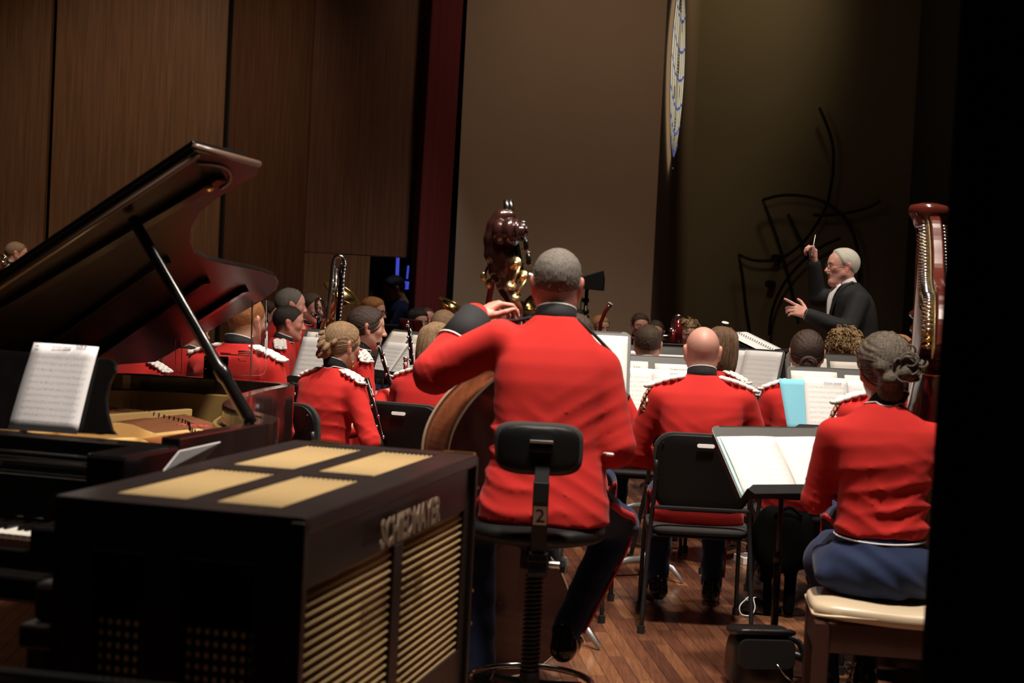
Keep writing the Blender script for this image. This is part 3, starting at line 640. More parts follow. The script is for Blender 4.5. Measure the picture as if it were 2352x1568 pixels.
# lid, lifted about the bass edge
TH = math.radians(30); lw = np.array([*(PR * math.cos(TH)), math.sin(TH)]); ln3 = np.array([*(-PR * math.sin(TH)), math.cos(TH)]); lh = np.array([PH[0], PH[1], 1.02])
def lid_uv(px, py): p = onplane(px, py, lh, ln3) - lh; return np.array([p @ lw, p @ np.array([*PA, 0])])
LP = [(452, 346), (525, 365), (597, 384), (590, 402), (545, 428), (500, 455), (462, 486), (442, 522), (438, 552), (450, 582), (480, 596), (520, 606), (600, 622), (632, 634), (641, 648), (634, 666), (600, 692)]
lid = [lid_uv(*p) for p in LP] + [np.array([0.0, 2.62]), np.array([0.0, 0.56])]
LR = np.stack([lw, np.array([*PA, 0]), ln3], 1)
Rz = np.array([[PR[0], PA[0], 0], [PR[1], PA[1], 0], [0, 0, 1]]).T      # world to piano-local rotation
LRl = Rz @ LR; lo_l = np.array([0, 0, 1.02])
lidp = MB().slab(lid, 0.022, lo_l, LRl).build('lid', 'ebony_lid', piano, False, 0.004)
fe = [lid_uv(452, 346), lid_uv(597, 384)]; f0 = 0.33
flap = [(0.0, 0.565), (fe[0][0], fe[0][1] + 0.005), (fe[0][0], fe[0][1] + 0.36), (0.0, 0.92)]
MB().slab([(x, y) for x, y in flap], 0.014, lo_l, LRl, 0.023).build('folded_front_flap', 'ebony', lidp if False else piano, False, 0.004)
e0 = lid_uv(452, 352); MB().tube([lo_l + LRl @ np.array([0.0, 0.57, -0.004]), lo_l + LRl @ np.array([e0[0], e0[1], -0.004])], 0.010, 8).build('lid_edge_moulding', 'worn_edge', piano, True)
MB().tube([lo_l + LRl @ np.array([*lid_uv(x, y), 0.011]) for x, y in ((452, 346), (525, 365), (597, 384))], 0.012, 8).build('lid_edge_moulding', 'worn_edge', piano, True)
def lidbar(a, b, w, h=0.022):
    A, B = lid_uv(*a), lid_uv(*b); MB().bar(lo_l + LRl @ np.array([*A, -h / 2]), lo_l + LRl @ np.array([*B, -h / 2]), h, w, tuple(LRl[:, 2])).build('lid_batten', 'ebony', piano, False, 0.003)
lidbar((-40, 725), (505, 400), 0.065); lidbar((-20, 872), (378, 592), 0.05); lidbar((175, 845), (470, 640), 0.05); lidbar((450, 730), (560, 660), 0.05)
kn = lid_uv(472, 411); MB().lathe([(0.012, 0), (0.014, 0.012), (0.006, 0.02)], lo_l + LRl @ np.array([*kn, -0.022]), -LRl[:, 2], 10).build('lid_lock', 'brass_dull', piano, True)
ring = [lid_uv(x, y) for x, y in ((455, 372), (500, 378), (522, 388), (529, 402), (524, 418), (505, 432))]
MB().tube([lo_l + LRl @ np.array([*p, -0.003]) for p in smooth_path([(q[0], q[1]) for q in ring], 4)], 0.006, 6).build('lid_moulding', 'worn_edge', piano, True)
pt = lo_l + LRl @ np.array([*lid_uv(300, 492), -0.012]); pb_ = P_loc(onz(578, 972, 1.0)); mid = lambda t: pt * (1 - t) + pb_ * t
MB().tube([mid(0), mid(0.02), mid(0.55), mid(0.72), mid(0.74), mid(0.78), mid(0.8), mid(0.97), mid(1.0)], [0.016, 0.018, 0.017, 0.018, 0.024, 0.024, 0.019, 0.022, 0.018], 10).build('prop_stick', 'ebony', piano, True)
# sheet on the desk
def page(name, BL, BR, TL, TR, m, label, cat='sheet music', group=None, curl=0.006, thick=0.0006, nrm=None, nu=6, nv_=8):
    BL, BR, TL, TR = (np.asarray(p, float) for p in (BL, BR, TL, TR)); c = (BL + BR) / 2; n = nv(np.cross(BR - BL, TL - BL)) if nrm is None else np.asarray(nrm)
    def fn(u, v):
        p = (BL * (1 - u) + BR * u) * (1 - v) + (TL * (1 - u) + TR * u) * v - c; return p + n * curl * (math.sin(math.pi * u) * 0.6 + 0.25 * math.sin(5 * u + 3 * v) + 0.3 * math.sin(math.pi * v))
    o = uvgrid(name, fn, nu, nv_, m, None, True, thick); o.location = tuple(c); return tagp(o, label, cat, group)
def W_of(l): return np.array([*(PH + PR * l[0] + PA * l[1]), l[2]])
dkW = lambda px, py, lift=0.004: W_of(on_desk(px, py) + tn * lift)
sh = page('piano_sheet', dkW(22, 988, 0.012), dkW(181, 999, 0.012), dkW(80, 787), dkW(229, 798), 'music_piano', 'single printed music page standing on the piano desk')
shR = frame_from(np.cross(dkW(181, 999) - dkW(22, 988), dkW(80, 787) - dkW(22, 988)), dkW(181, 999) - dkW(22, 988))
for txt, px, py, s in (('The French Cathedrals', 146, 801, 0.0068), ('9296-8', 190, 800, 0.012), ('Piano', 90, 797, 0.005)):
    textobj('printed_text', txt, s, 'ink', sh, dkW(px, py, 0.0095) - np.array(sh.location), shR)
# ------------------------------------------------------------------ celesta
cB = onz(700, 1188, 0.99); cA = onz(110, 1140, 0.99); cC = onz(1095, 1042, 0.99)
cl = nv((cC - cB)[:2]); ce = np.array([-cl[1], cl[0]]); CL, CW = 1.279, 0.53
cel = empty('celesta', (cB[0], cB[1], 0), math.atan2(cl[1], cl[0]), 'dark wooden celesta with tan ribbed cloth panels and gold lettering', 'celesta')
# local x along the long back, y toward the keyboard side
def frame_panel(name_panel, org, ex, ey, W, H, border, mull_x, mull_y, t, nrm_, corr_along_x, pitch, dark=False, amp=0.0065):
    """A framed face: rails around openings, each filled by a corrugated cloth panel."""
    ex, ey, nn_ = np.asarray(ex, float), np.asarray(ey, float), np.asarray(nrm_, float); org = np.asarray(org, float)
    R = np.stack([ex, ey, nn_], 1)
    def rail(x0, x1, y0, y1, nm='frame_rail'):
        MB().box(org + R @ np.array([(x0 + x1) / 2, (y0 + y1) / 2, -t / 2]), (x1 - x0, y1 - y0, t), R).build(nm, 'celesta_frame', cel, False, 0.003)
    bl, brr, bb, bt = border
    rail(0, W, 0, bb); rail(0, W, H - bt, H); rail(0, bl, bb, H - bt); rail(W - brr, W, bb, H - bt)
    xs = [bl] + [v for mx_ in mull_x for v in (mx_[0], mx_[1])] + [W - brr]; ys = [bb] + [v for my in mull_y for v in (my[0], my[1])] + [H - bt]
    for mx_ in mull_x: rail(mx_[0], mx_[1], bb, H - bt, 'frame_mullion')
    for my in mull_y:
        for i in range(0, len(xs), 2): rail(xs[i], xs[i + 1], my[0], my[1], 'frame_mullion')
    for i in range(0, len(xs), 2):
        for j in range(0, len(ys), 2):
            x0, x1, y0, y1 = xs[i], xs[i + 1], ys[j], ys[j + 1]
            Ln = (y1 - y0) if corr_along_x else (x1 - x0); nr = max(3, int(round(Ln / pitch))); ns2 = nr * 8
            def fn(u, v):
                ph = v if corr_along_x else u
                return org + R @ np.array([x0 + (x1 - x0) * u, y0 + (y1 - y0) * v, -0.010 + amp * math.cos(2 * math.pi * nr * ph)])
            uvgrid(name_panel, fn, 2 if corr_along_x else ns2, ns2 if corr_along_x else 2, 'cloth_dark' if dark else 'cloth_cane', cel, True, 0.002)
def cane_mat(name, col, hole, sc=620):
    m, nt, b = newmat(name); X = nt.nodes; L = nt.links; b.inputs['Roughness'].default_value = 0.85
    tc = X.new('ShaderNodeTexCoord'); w1 = X.new('ShaderNodeTexWave'); w2 = X.new('ShaderNodeTexWave'); w1.inputs['Scale'].default_value = sc / 6.3; w2.inputs['Scale'].default_value = sc / 6.3; w2.bands_direction = 'Z'; w1.bands_direction = 'X'
    L.new(tc.outputs['Object'], w1.inputs[0]); L.new(tc.outputs['Object'], w2.inputs[0])
    mu = X.new('ShaderNodeMath'); mu.operation = 'MULTIPLY'; L.new(w1.outputs['Fac'], mu.inputs[0]); L.new(w2.outputs['Fac'], mu.inputs[1])
    mx = X.new('ShaderNodeMix'); mx.data_type = 'RGBA'; mx.inputs[6].default_value = (*col, 1); mx.inputs[7].default_value = (*hole, 1); L.new(mu.outputs[0], mx.inputs[0]); L.new(mx.outputs[2], b.inputs['Base Color'])
MATS.pop('cloth_cane'); cane_mat('cloth_cane', (0.56, 0.40, 0.185), (0.33, 0.225, 0.10)); mat('cloth_dark', (0.02, 0.016, 0.012), 0.9)
MB().box((CL / 2, CW / 2, 0.10), (CL - 0.04, CW - 0.04, 0.05)).build('bottom_board', 'celesta_frame', cel)
zt = 0.99
frame_panel('top_cloth', (0, 0, zt), (1, 0, 0), (0, 1, 0), CL, CW, (0.10, 0.085, 0.09, 0.075), [(0.585, 0.675)], [(0.235, 0.295)], 0.022, (0, 0, 1), True, 0.0118)
frame_panel('back_cloth', (0.0, 0.012, 0.10), (1, 0, 0), (0, 0, 1), CL, 0.855, (0.06, 0.055, 0.36, 0.115), [(0.615, 0.685)], [], 0.02, (0, -1, 0), True, 0.0205, amp=0.0045)
frame_panel('lower_cloth', (0.0, 0.0125, 0.10), (1, 0, 0), (0, 0, 1), CL, 0.30, (0.70, 0.06, 0.03, 0.03), [], [], 0.02, (0, -1, 0), True, 0.0205, amp=0.0045)
MB().box((CL / 2, 0.006, 0.972), (CL, 0.018, 0.034)).build('top_moulding', 'celesta_frame', cel, False, 0.005)
MB().box((CL + 0.004, 0.012, 0.54), (0.02, 0.03, 0.88)).build('corner_post', 'celesta_frame', cel, False, 0.004)
MB().box((0.01, 0.012, 0.54), (0.03, 0.03, 0.88)).build('corner_post', 'celesta_frame', cel, False, 0.004)
# end face toward the camera: two dark bays, light through their holes painted as dots
for (y0, y1) in ((0.0, 0.10), (0.25, 0.33), (0.44, 0.53)): MB().box((0.012, (y0 + y1) / 2, 0.49), (0.024, y1 - y0, 0.86)).build('end_stile', 'celesta_frame', cel, False, 0.003)
MB().box((0.012, CW / 2, 0.93), (0.024, CW, 0.085)).build('end_rail', 'celesta_frame', cel, False, 0.003)
MB().box((0.012, CW / 2, 0.10), (0.024, CW, 0.10)).build('end_rail', 'celesta_frame', cel, False, 0.003)
def grille_mat():
    m, nt, b = newmat('pierced_lit_dots'); X = nt.nodes; L = nt.links; b.inputs['Roughness'].default_value = 0.8
    tc = X.new('ShaderNodeTexCoord'); mp = X.new('ShaderNodeMapping'); mp.inputs['Scale'].default_value = (1, 52, 42); L.new(tc.outputs['Object'], mp.inputs[0])
    vo = X.new('ShaderNodeTexVoronoi'); vo.inputs['Scale'].default_value = 1.0; vo.inputs['Randomness'].default_value = 0.0; L.new(mp.outputs[0], vo.inputs['Vector'])
    lt = X.new('ShaderNodeMath'); lt.operation = 'LESS_THAN'; lt.inputs[1].default_value = 0.26; L.new(vo.outputs['Distance'], lt.inputs[0])
    mx = X.new('ShaderNodeMix'); mx.data_type = 'RGBA'; mx.inputs[6].default_value = (0.010, 0.008, 0.006, 1); mx.inputs[7].default_value = (0.85, 0.66, 0.36, 1); L.new(lt.outputs[0], mx.inputs[0]); L.new(mx.outputs[2], b.inputs['Base Color'])  # tan dots are painted: light shining through the holes
grille_mat()
for (y0, y1) in ((0.10, 0.25), (0.33, 0.44)): MB().box((0.05, (y0 + y1) / 2, 0.45), (0.006, y1 - y0 + 0.02, 0.60)).build('pierced_panel', 'pierced_lit_dots', cel)
MB().bar((0.06, 0.13, 0.86), (0.5, 0.30, 0.90), 0.02, 0.02).build('inner_rail', 'celesta_frame', cel)
# keyboard side
MB().box((CL / 2, CW - 0.012, 0.40), (CL, 0.024, 0.62)).build('front_panel', 'celesta_frame', cel, False, 0.004)
MB().box((CL / 2, CW + 0.03, 0.70), (CL, 0.08, 0.05)).build('keybed', 'celesta_frame', cel, False, 0.006)
MB().box((CL / 2, CW - 0.012, 0.88), (CL, 0.024, 0.18)).build('name_board', 'celesta_frame', cel, False, 0.004)
MB().box((CL / 2, CW + 0.028, 0.765), (CL - 0.06, 0.06, 0.08)).build('fallboard', 'celesta_frame', cel, False, 0.012)
for s in (0.03, CL - 0.03): MB().box((s, CW + 0.03, 0.35), (0.05, 0.05, 0.70)).build('leg', 'celesta_frame', cel, False, 0.006)
MB().box((CL - 0.012, CW / 2, 0.52), (0.024, CW - 0.03, 0.90)).build('end_board', 'celesta_frame', cel, False, 0.004)
for (x, y) in ((0.06, 0.06), (0.06, CW - 0.06), (CL - 0.06, 0.06), (CL - 0.06, CW - 0.06)): MB().box((x, y, 0.04), (0.06, 0.06, 0.08)).build('foot', 'celesta_frame', cel)
for y in (0.045, CW - 0.10):
    for k in (-1, 1): MB().box((CL - 0.016, y + k * 0.022, zt + 0.002), (0.02, 0.042, 0.005)).build('hinge', 'brass', cel)
for (x, z) in ((0.03, 0.86), (CL - 0.02, 0.90), (CL - 0.02, 0.62), (CL - 0.02, 0.53), (0.70, 0.50)): MB().lathe([(0.0045, 0), (0.003, 0.003)], (x, -0.0125 if x > 1 else 0.0115, z), (0, -1, 0), 8).build('screw', 'brass', cel)
textobj('lettering', 'SCHIEDMAYER', 0.088, 'letter_tan', cel, (0.665, -0.0125, 0.862), np.array([[1, 0, 0], [0, 0, -1], [0, 1, 0]], float), 0.0008, 'CENTER', 0.80, bold=0.0022)
# folded score leaning on the celesta's keyboard side
q0 = onz(380, 1083, 0.985); 
bk = empty('folded_score', (*q0[:2], 0.99), 0, 'folded white score propped at the far edge of the celesta', 'sheet music')
for k, dd in enumerate((0.0, 0.012)):
    pts = [at(375 + 2 * k, 1083, 3.75 + dd), at(455, 1071, 3.98 + dd), at(507, 1015, 4.05 + dd), at(413, 1036, 3.82 + dd)]
    b = MB(); V = [p - np.array([q0[0], q0[1], 0.99]) for p in pts]; off_ = np.array([-0.004, 0.008, 0]); b.add(V + [p + off_ for p in V], [(0, 1, 2, 3), (7, 6, 5, 4), (0, 4, 5, 1), (1, 5, 6, 2), (2, 6, 7, 3), (3, 7, 4, 0)])
    b.build('leaf', 'paper_grey', bk)
# black case in the near corner with a pale metal edge
KZ = 0.90
k0, k1 = onz(-40, 1527, KZ), onz(420, 1572, KZ)
kd = nv((k1 - k0)[:2]); case = empty('equipment_case', (k0[0], k0[1], 0), math.atan2(kd[1], kd[0]), 'black equipment case with pale metal edge at the bottom left corner', 'case')
KL = np.linalg.norm((k1 - k0)[:2]) + 0.2
MB().box((KL / 2, -0.30, (KZ - 0.01) / 2), (KL, 0.58, KZ - 0.01)).build('case_body', 'plastic_black', case, False, 0.01)
MB().bar((0, -0.006, KZ - 0.006), (KL, -0.006, KZ - 0.006), 0.012, 0.012).build('edge_strip', 'grey_metal', case, False, 0.003)
for x in (0.06, KL - 0.06): MB().box((x, -0.02, KZ - 0.04), (0.05, 0.05, 0.05)).build('corner_cap', 'dark_metal', case, False, 0.01)
# ------------------------------------------------------------------ people
def skin_mat():
    m, nt, b = newmat('skin'); at_ = nt.nodes.new('ShaderNodeVertexColor'); at_.layer_name = 'Col'; nt.links.new(at_.outputs[0], b.inputs['Base Color'])
    b.inputs['Roughness'].default_value = 0.48; b.inputs['Subsurface Weight'].default_value = 0.08; b.inputs['Subsurface Radius'].default_value = (0.012, 0.004, 0.002); b.inputs['Specular IOR Level'].default_value = 0.4
    ns = nt.nodes.new('ShaderNodeTexNoise'); ns.inputs['Scale'].default_value = 160; bp = nt.nodes.new('ShaderNodeBump'); bp.inputs['Strength'].default_value = 0.12; bp.inputs['Distance'].default_value = 0.002
    nt.links.new(ns.outputs['Fac'], bp.inputs['Height']); nt.links.new(bp.outputs[0], b.inputs['Normal'])
skin_mat()
def hair_mat(name, dark, light, scale=(60, 60, 9), rough=0.45, short=False):
    m, nt, b = newmat(name); X = nt.nodes; L = nt.links; b.inputs['Roughness'].default_value = rough; b.inputs['Specular IOR Level'].default_value = 0.35
    tc = X.new('ShaderNodeTexCoord'); mp = X.new('ShaderNodeMapping'); mp.inputs['Scale'].default_value = scale; L.new(tc.outputs['Object'], mp.inputs[0])
    ns = X.new('ShaderNodeTexNoise'); ns.inputs['Scale'].default_value = 3.0; ns.inputs['Detail'].default_value = 6; ns.inputs['Roughness'].default_value = 0.7; ns.inputs['Distortion'].default_value = 0.6; L.new(mp.outputs[0], ns.inputs['Vector'])
    rp = X.new('ShaderNodeValToRGB'); rp.color_ramp.elements[0].position = 0.35; rp.color_ramp.elements[1].position = 0.68; rp.color_ramp.elements[0].color = (*dark, 1); rp.color_ramp.elements[1].color = (*light, 1)
    L.new(ns.outputs['Fac'], rp.inputs[0]); L.new(rp.outputs[0], b.inputs['Base Color'])
    bp = X.new('ShaderNodeBump'); bp.inputs['Strength'].default_value = 0.9; bp.inputs['Distance'].default_value = 0.004; L.new(ns.outputs['Fac'], bp.inputs['Height']); L.new(bp.outputs[0], b.inputs['Normal'])
S_SH = (90, 90, 70)
hair_mat('hair_greycrop', (0.07, 0.058, 0.05), (0.25, 0.22, 0.19), S_SH, 0.6)
hair_mat('hair_brown', (0.025, 0.014, 0.008), (0.11, 0.065, 0.038), S_SH)
hair_mat('hair_dark', (0.008, 0.006, 0.005), (0.04, 0.028, 0.022), S_SH)
hair_mat('hair_ginger', (0.26, 0.09, 0.025), (0.55, 0.24, 0.08), S_SH)
hair_mat('hair_sandy', (0.13, 0.075, 0.04), (0.32, 0.20, 0.11), S_SH)
hair_mat('hair_white', (0.42, 0.38, 0.31), (0.72, 0.68, 0.58), (40, 90, 40))
hair_mat('hair_longdark', (0.014, 0.008, 0.006), (0.095, 0.054, 0.040), (70, 9, 70))
hair_mat('hair_braidblond', (0.11, 0.06, 0.028), (0.46, 0.29, 0.15), (70, 10, 70))
hair_mat('hair_updo', (0.022, 0.015, 0.011), (0.24, 0.19, 0.14), (60, 14, 60))
hair_mat('hair_bob', (0.055, 0.028, 0.015), (0.28, 0.16, 0.085), (70, 70, 8))
hair_mat('hair_curly', (0.09, 0.045, 0.018), (0.62, 0.42, 0.20), (30, 30, 30))
hair_mat('hair_strawberry', (0.26, 0.10, 0.035), (0.60, 0.32, 0.13), (70, 12, 60))
mat('eye_white', (0.7, 0.68, 0.65), 0.25); mat('eye_dark', (0.02, 0.014, 0.01), 0.15); mat('lens_glass', (0.9, 0.9, 0.9), 0.05, trans=1.0)
SK = dict(fair=(0.62, 0.34, 0.25), pink=(0.66, 0.33, 0.26), tan=(0.50, 0.26, 0.17), pale=(0.68, 0.40, 0.30), ruddy=(0.60, 0.26, 0.20))
HAIRCOL = dict(hair_greycrop=(0.24, 0.20, 0.175), hair_brown=(0.06, 0.036, 0.022), hair_dark=(0.03, 0.022, 0.018), hair_ginger=(0.42, 0.18, 0.06), hair_sandy=(0.24, 0.15, 0.085), hair_white=(0.55, 0.5, 0.42))
HB_Y = [-0.14, -0.095, -0.06, -0.03, -0.005, 0.02, 0.038, 0.06, 0.085, 0.12]; HB_Z = [-0.085, -0.082, -0.06, -0.035, -0.005, 0.004, 0.03, 0.058, 0.078, 0.10]
def hair_bound(y, recede=0.0): return np.interp(y - 0.0, HB_Y, HB_Z) + np.where(y > 0.02, recede * np.clip((y - 0.02) / 0.06, 0, 1), 0)
def rotm(yaw=0, pitch=0, roll=0):     # yaw: turn to the person's left (+), pitch: nod down (+), roll: tilt to right (+)
    cy, sy, cp, sp, cr, sr = math.cos(yaw), math.sin(yaw), math.cos(pitch), math.sin(pitch), math.cos(roll), math.sin(roll)
    Z = np.array([[cy, -sy, 0], [sy, cy, 0], [0, 0, 1]]); X = np.array([[1, 0, 0], [0, cp, sp], [0, -sp, cp]]); Y = np.array([[cr, 0, sr], [0, 1, 0], [-sr, 0, cr]])
    return Z @ X @ Y
def cranium(F):
    F.ell((0, -0.014, 0.026), (0.075, 0.097, 0.088)); F.ell((0, 0.028, 0.030), (0.063, 0.062, 0.062), 0.03); return F
def head_prims(F, fem=False, fat=0.0):
    cranium(F)
    F.ell((0, 0.032, -0.032), (0.056 + fat, 0.056, 0.078), 0.03)
    for s in (-1, 1):
        F.cap((s * (0.046 + fat), 0.0, -0.05), (s * 0.012, 0.06, -0.095), 0.024 + fat * 0.5, 0.020, 0.03)
        F.ell((s * 0.040, 0.054, -0.018), (0.022, 0.022, 0.020), 0.02)
    F.ell((0, 0.068, -0.098), 0.018, 0.02)
    if fat: F.ell((0, 0.03, -0.11), (0.05, 0.05, 0.03), 0.03)
    F.cap((-0.034, 0.076, 0.022), (0.034, 0.076, 0.022), 0.010 if fem else 0.013, None, 0.014)
    for s in (-1, 1): F.ell((s * 0.031, 0.098, 0.006), (0.019, 0.017, 0.0125), 0.012, 's')
    for s in (-1, 1): F.ell((s * 0.031, 0.0745, 0.005), (0.0145, 0.0125, 0.0115), 0.004)
    F.cap((0, 0.085, 0.012), (0, 0.106, -0.028), 0.008, 0.0115, 0.012); F.ell((0, 0.108, -0.031), 0.011, 0.008)
    for s in (-1, 1): F.ell((s * 0.012, 0.097, -0.034), 0.0082, 0.008)
    F.cap((-0.017, 0.084, -0.057), (0.017, 0.084, -0.057), 0.0085, None, 0.008); F.cap((-0.015, 0.083, -0.069), (0.015, 0.083, -0.069), 0.009, None, 0.008)
    F.cap((-0.02, 0.097, -0.063), (0.02, 0.097, -0.063), 0.0035, None, 0.004, 's')
    for s in (-1, 1):
        F.ell((s * 0.078, -0.012, -0.004), (0.009, 0.019, 0.029), 0.010); F.ell((s * 0.083, -0.020, 0.010), (0.008, 0.012, 0.020), 0.006); F.ell((s * 0.076, -0.004, -0.032), (0.008, 0.010, 0.012), 0.008)
        F.ell((s * 0.090, -0.006, -0.001), (0.009, 0.009, 0.017), 0.005, 's')
    F.cap((0, -0.018, -0.04), (0, -0.034, -0.17), 0.054 - (0.008 if fem else 0), 0.056 - (0.010 if fem else 0), 0.03, sq=(1.0, 0.95, 1))
def hand_prims(F, R, t, side, curl=(0.35, 0.45, 0.35), spread=0.10, thumb=0.6, point=False):
    """Right-angled hand frame: y along the fingers, palm facing -z, thumb on +x for side=+1."""
    F.frame(R, t); s = side
    for x, y in ((0.030, 0.086), (0.010, 0.091), (-0.010, 0.087), (-0.028, 0.078)):
        F.cap((s * x * 0.55, 0.008, 0), (s * x, y, 0), 0.0165, 0.0125, 0.010)
    F.cap((0, -0.07, 0), (0, 0.012, 0), 0.029, 0.024, 0.02, sq=(1, 1, 1.2))
    segs = ((0.044, 0.026, 0.020), (0.048, 0.030, 0.021), (0.044, 0.028, 0.020), (0.034, 0.021, 0.018))
    for i, ((x, y), L) in enumerate(zip(((0.030, 0.088), (0.010, 0.093), (-0.010, 0.088), (-0.029, 0.079)), segs)):
        a = 0.0; p = np.array([s * x, y, 0.0]); sp = spread * (1.2, 0.4, -0.4, -1.2)[i] * s
        for j in range(3):
            cj = curl[j] * (0.15 if (point and i == 0) else (1.6 if point else (0.85 + 0.12 * i))); a += cj
            d = np.array([math.sin(sp) * math.cos(a), math.cos(sp) * math.cos(a), -math.sin(a)]); q = p + d * L[j]
            r0 = (0.0098, 0.0090, 0.0082)[j] * (0.88 if i == 3 else 1); F.cap(p, q, r0, r0 * 0.92, 0.003); p = q
    c, n = math.cos(thumb), math.sin(thumb); p0 = np.array([s * 0.022, 0.018, -0.010]); p1 = p0 + np.array([s * 0.040 * n, 0.040 * c, -0.010]); p2 = p1 + np.array([s * 0.034 * n * 0.8, 0.034 * (c + 0.2), -0.006]); p3 = p2 + np.array([s * 0.012 * n, 0.026, -0.004])
    F.cap(p0, p1, 0.017, 0.0125, 0.010); F.cap(p1, p2, 0.0118, 0.0105, 0.004); F.cap(p2, p3, 0.0102, 0.0085, 0.003)
    F.frame()
_cache = {}; PEOPLE = []
ZH = 1.215
def body_mesh(key, Rh, th, fem, fat, skin, stub, arms, h, hairless, neckbase):
    lo, hi = np.array([-0.13, -0.15, 0.98]), np.array([0.13, 0.16, 1.36]); lo = np.minimum(lo, th - 0.15); hi = np.maximum(hi, th + 0.15)
    for a in arms:
        for p in a['pts']: lo = np.minimum(lo, np.asarray(p) - 0.05); hi = np.maximum(hi, np.asarray(p) + 0.05)
        if a.get('hand'):
            c = np.asarray(a['pts'][-1]) + a['R'] @ np.array([0, 0.09, 0]); lo = np.minimum(lo, c - 0.13); hi = np.maximum(hi, c + 0.13)
    F = Field(lo, hi, h); F.frame(Rh, th); head_prims(F, fem, fat); nb = th + Rh @ np.array([0, -0.034, -0.16]); F.frame()
    F.cap(nb, neckbase, 0.054 - (0.008 if fem else 0), 0.055 - (0.009 if fem else 0), 0.02)
    if arms:
        F.cap(neckbase, (0, neckbase[1], 1.0), 0.052 - (0.009 if fem else 0), 0.055, 0.02)
        for a in arms:
            F.cap((0, neckbase[1] - 0.01, 0.99), a['pts'][0], 0.05, 0.042, 0.02); F.chain(a['pts'], a['r'], 0.012)
            if a.get('hand'): hand_prims(F, a['R'], a['pts'][-1], a['side'], **a['hand'])
    me = F.mesh('body', 1 if h > 0.004 else 0); V = F.V
    L = (V - th) @ Rh; base = np.tile(np.array(skin), (len(V), 1)); x, y, z = L.T; hd = (z > -0.13)
    def blob(c, r): return np.exp(-(((np.abs(x) - c[0]) / r[0]) ** 2 + ((y - c[1]) / r[1]) ** 2 + ((z - c[2]) / r[2]) ** 2)) * hd
    red = np.clip(blob((0.042, 0.07, -0.02), (0.02, 0.03, 0.02)) * 0.6 + blob((0, 0.112, -0.03), (0.012, 0.012, 0.012)) * 0.6 + blob((0.085, -0.01, 0), (0.012, 0.03, 0.035)) * 0.9, 0, 1)[:, None]
    base = base * (1 - red) + base * np.array([1.0, 0.62, 0.58]) * red
    lip = np.clip(blob((0, 0.095, -0.063), (0.022, 0.012, 0.0085)) * 1.2, 0, 1)[:, None]; base = base * (1 - lip) + np.array([0.42, 0.13, 0.11]) * lip
    brow = np.clip(blob((0.032, 0.084, 0.0235), (0.017, 0.02, 0.004)) * 1.4, 0, 1)[:, None] * 0.7
    hc = np.array(HAIRCOL.get(hairless[0], (0.06, 0.035, 0.02))); base = base * (1 - brow) + hc * 0.6 * brow
    if hairless[1]:
        st = np.clip((z - hair_bound(y, hairless[2]) + 0.008) / 0.03, 0, 1) * hairless[1] * (z > -0.1) * (np.abs(x) < 0.079); st = st[:, None]; base = base * (1 - st) + hc * st
    vcol(me, base); me.materials.append(MATS['skin']); return me
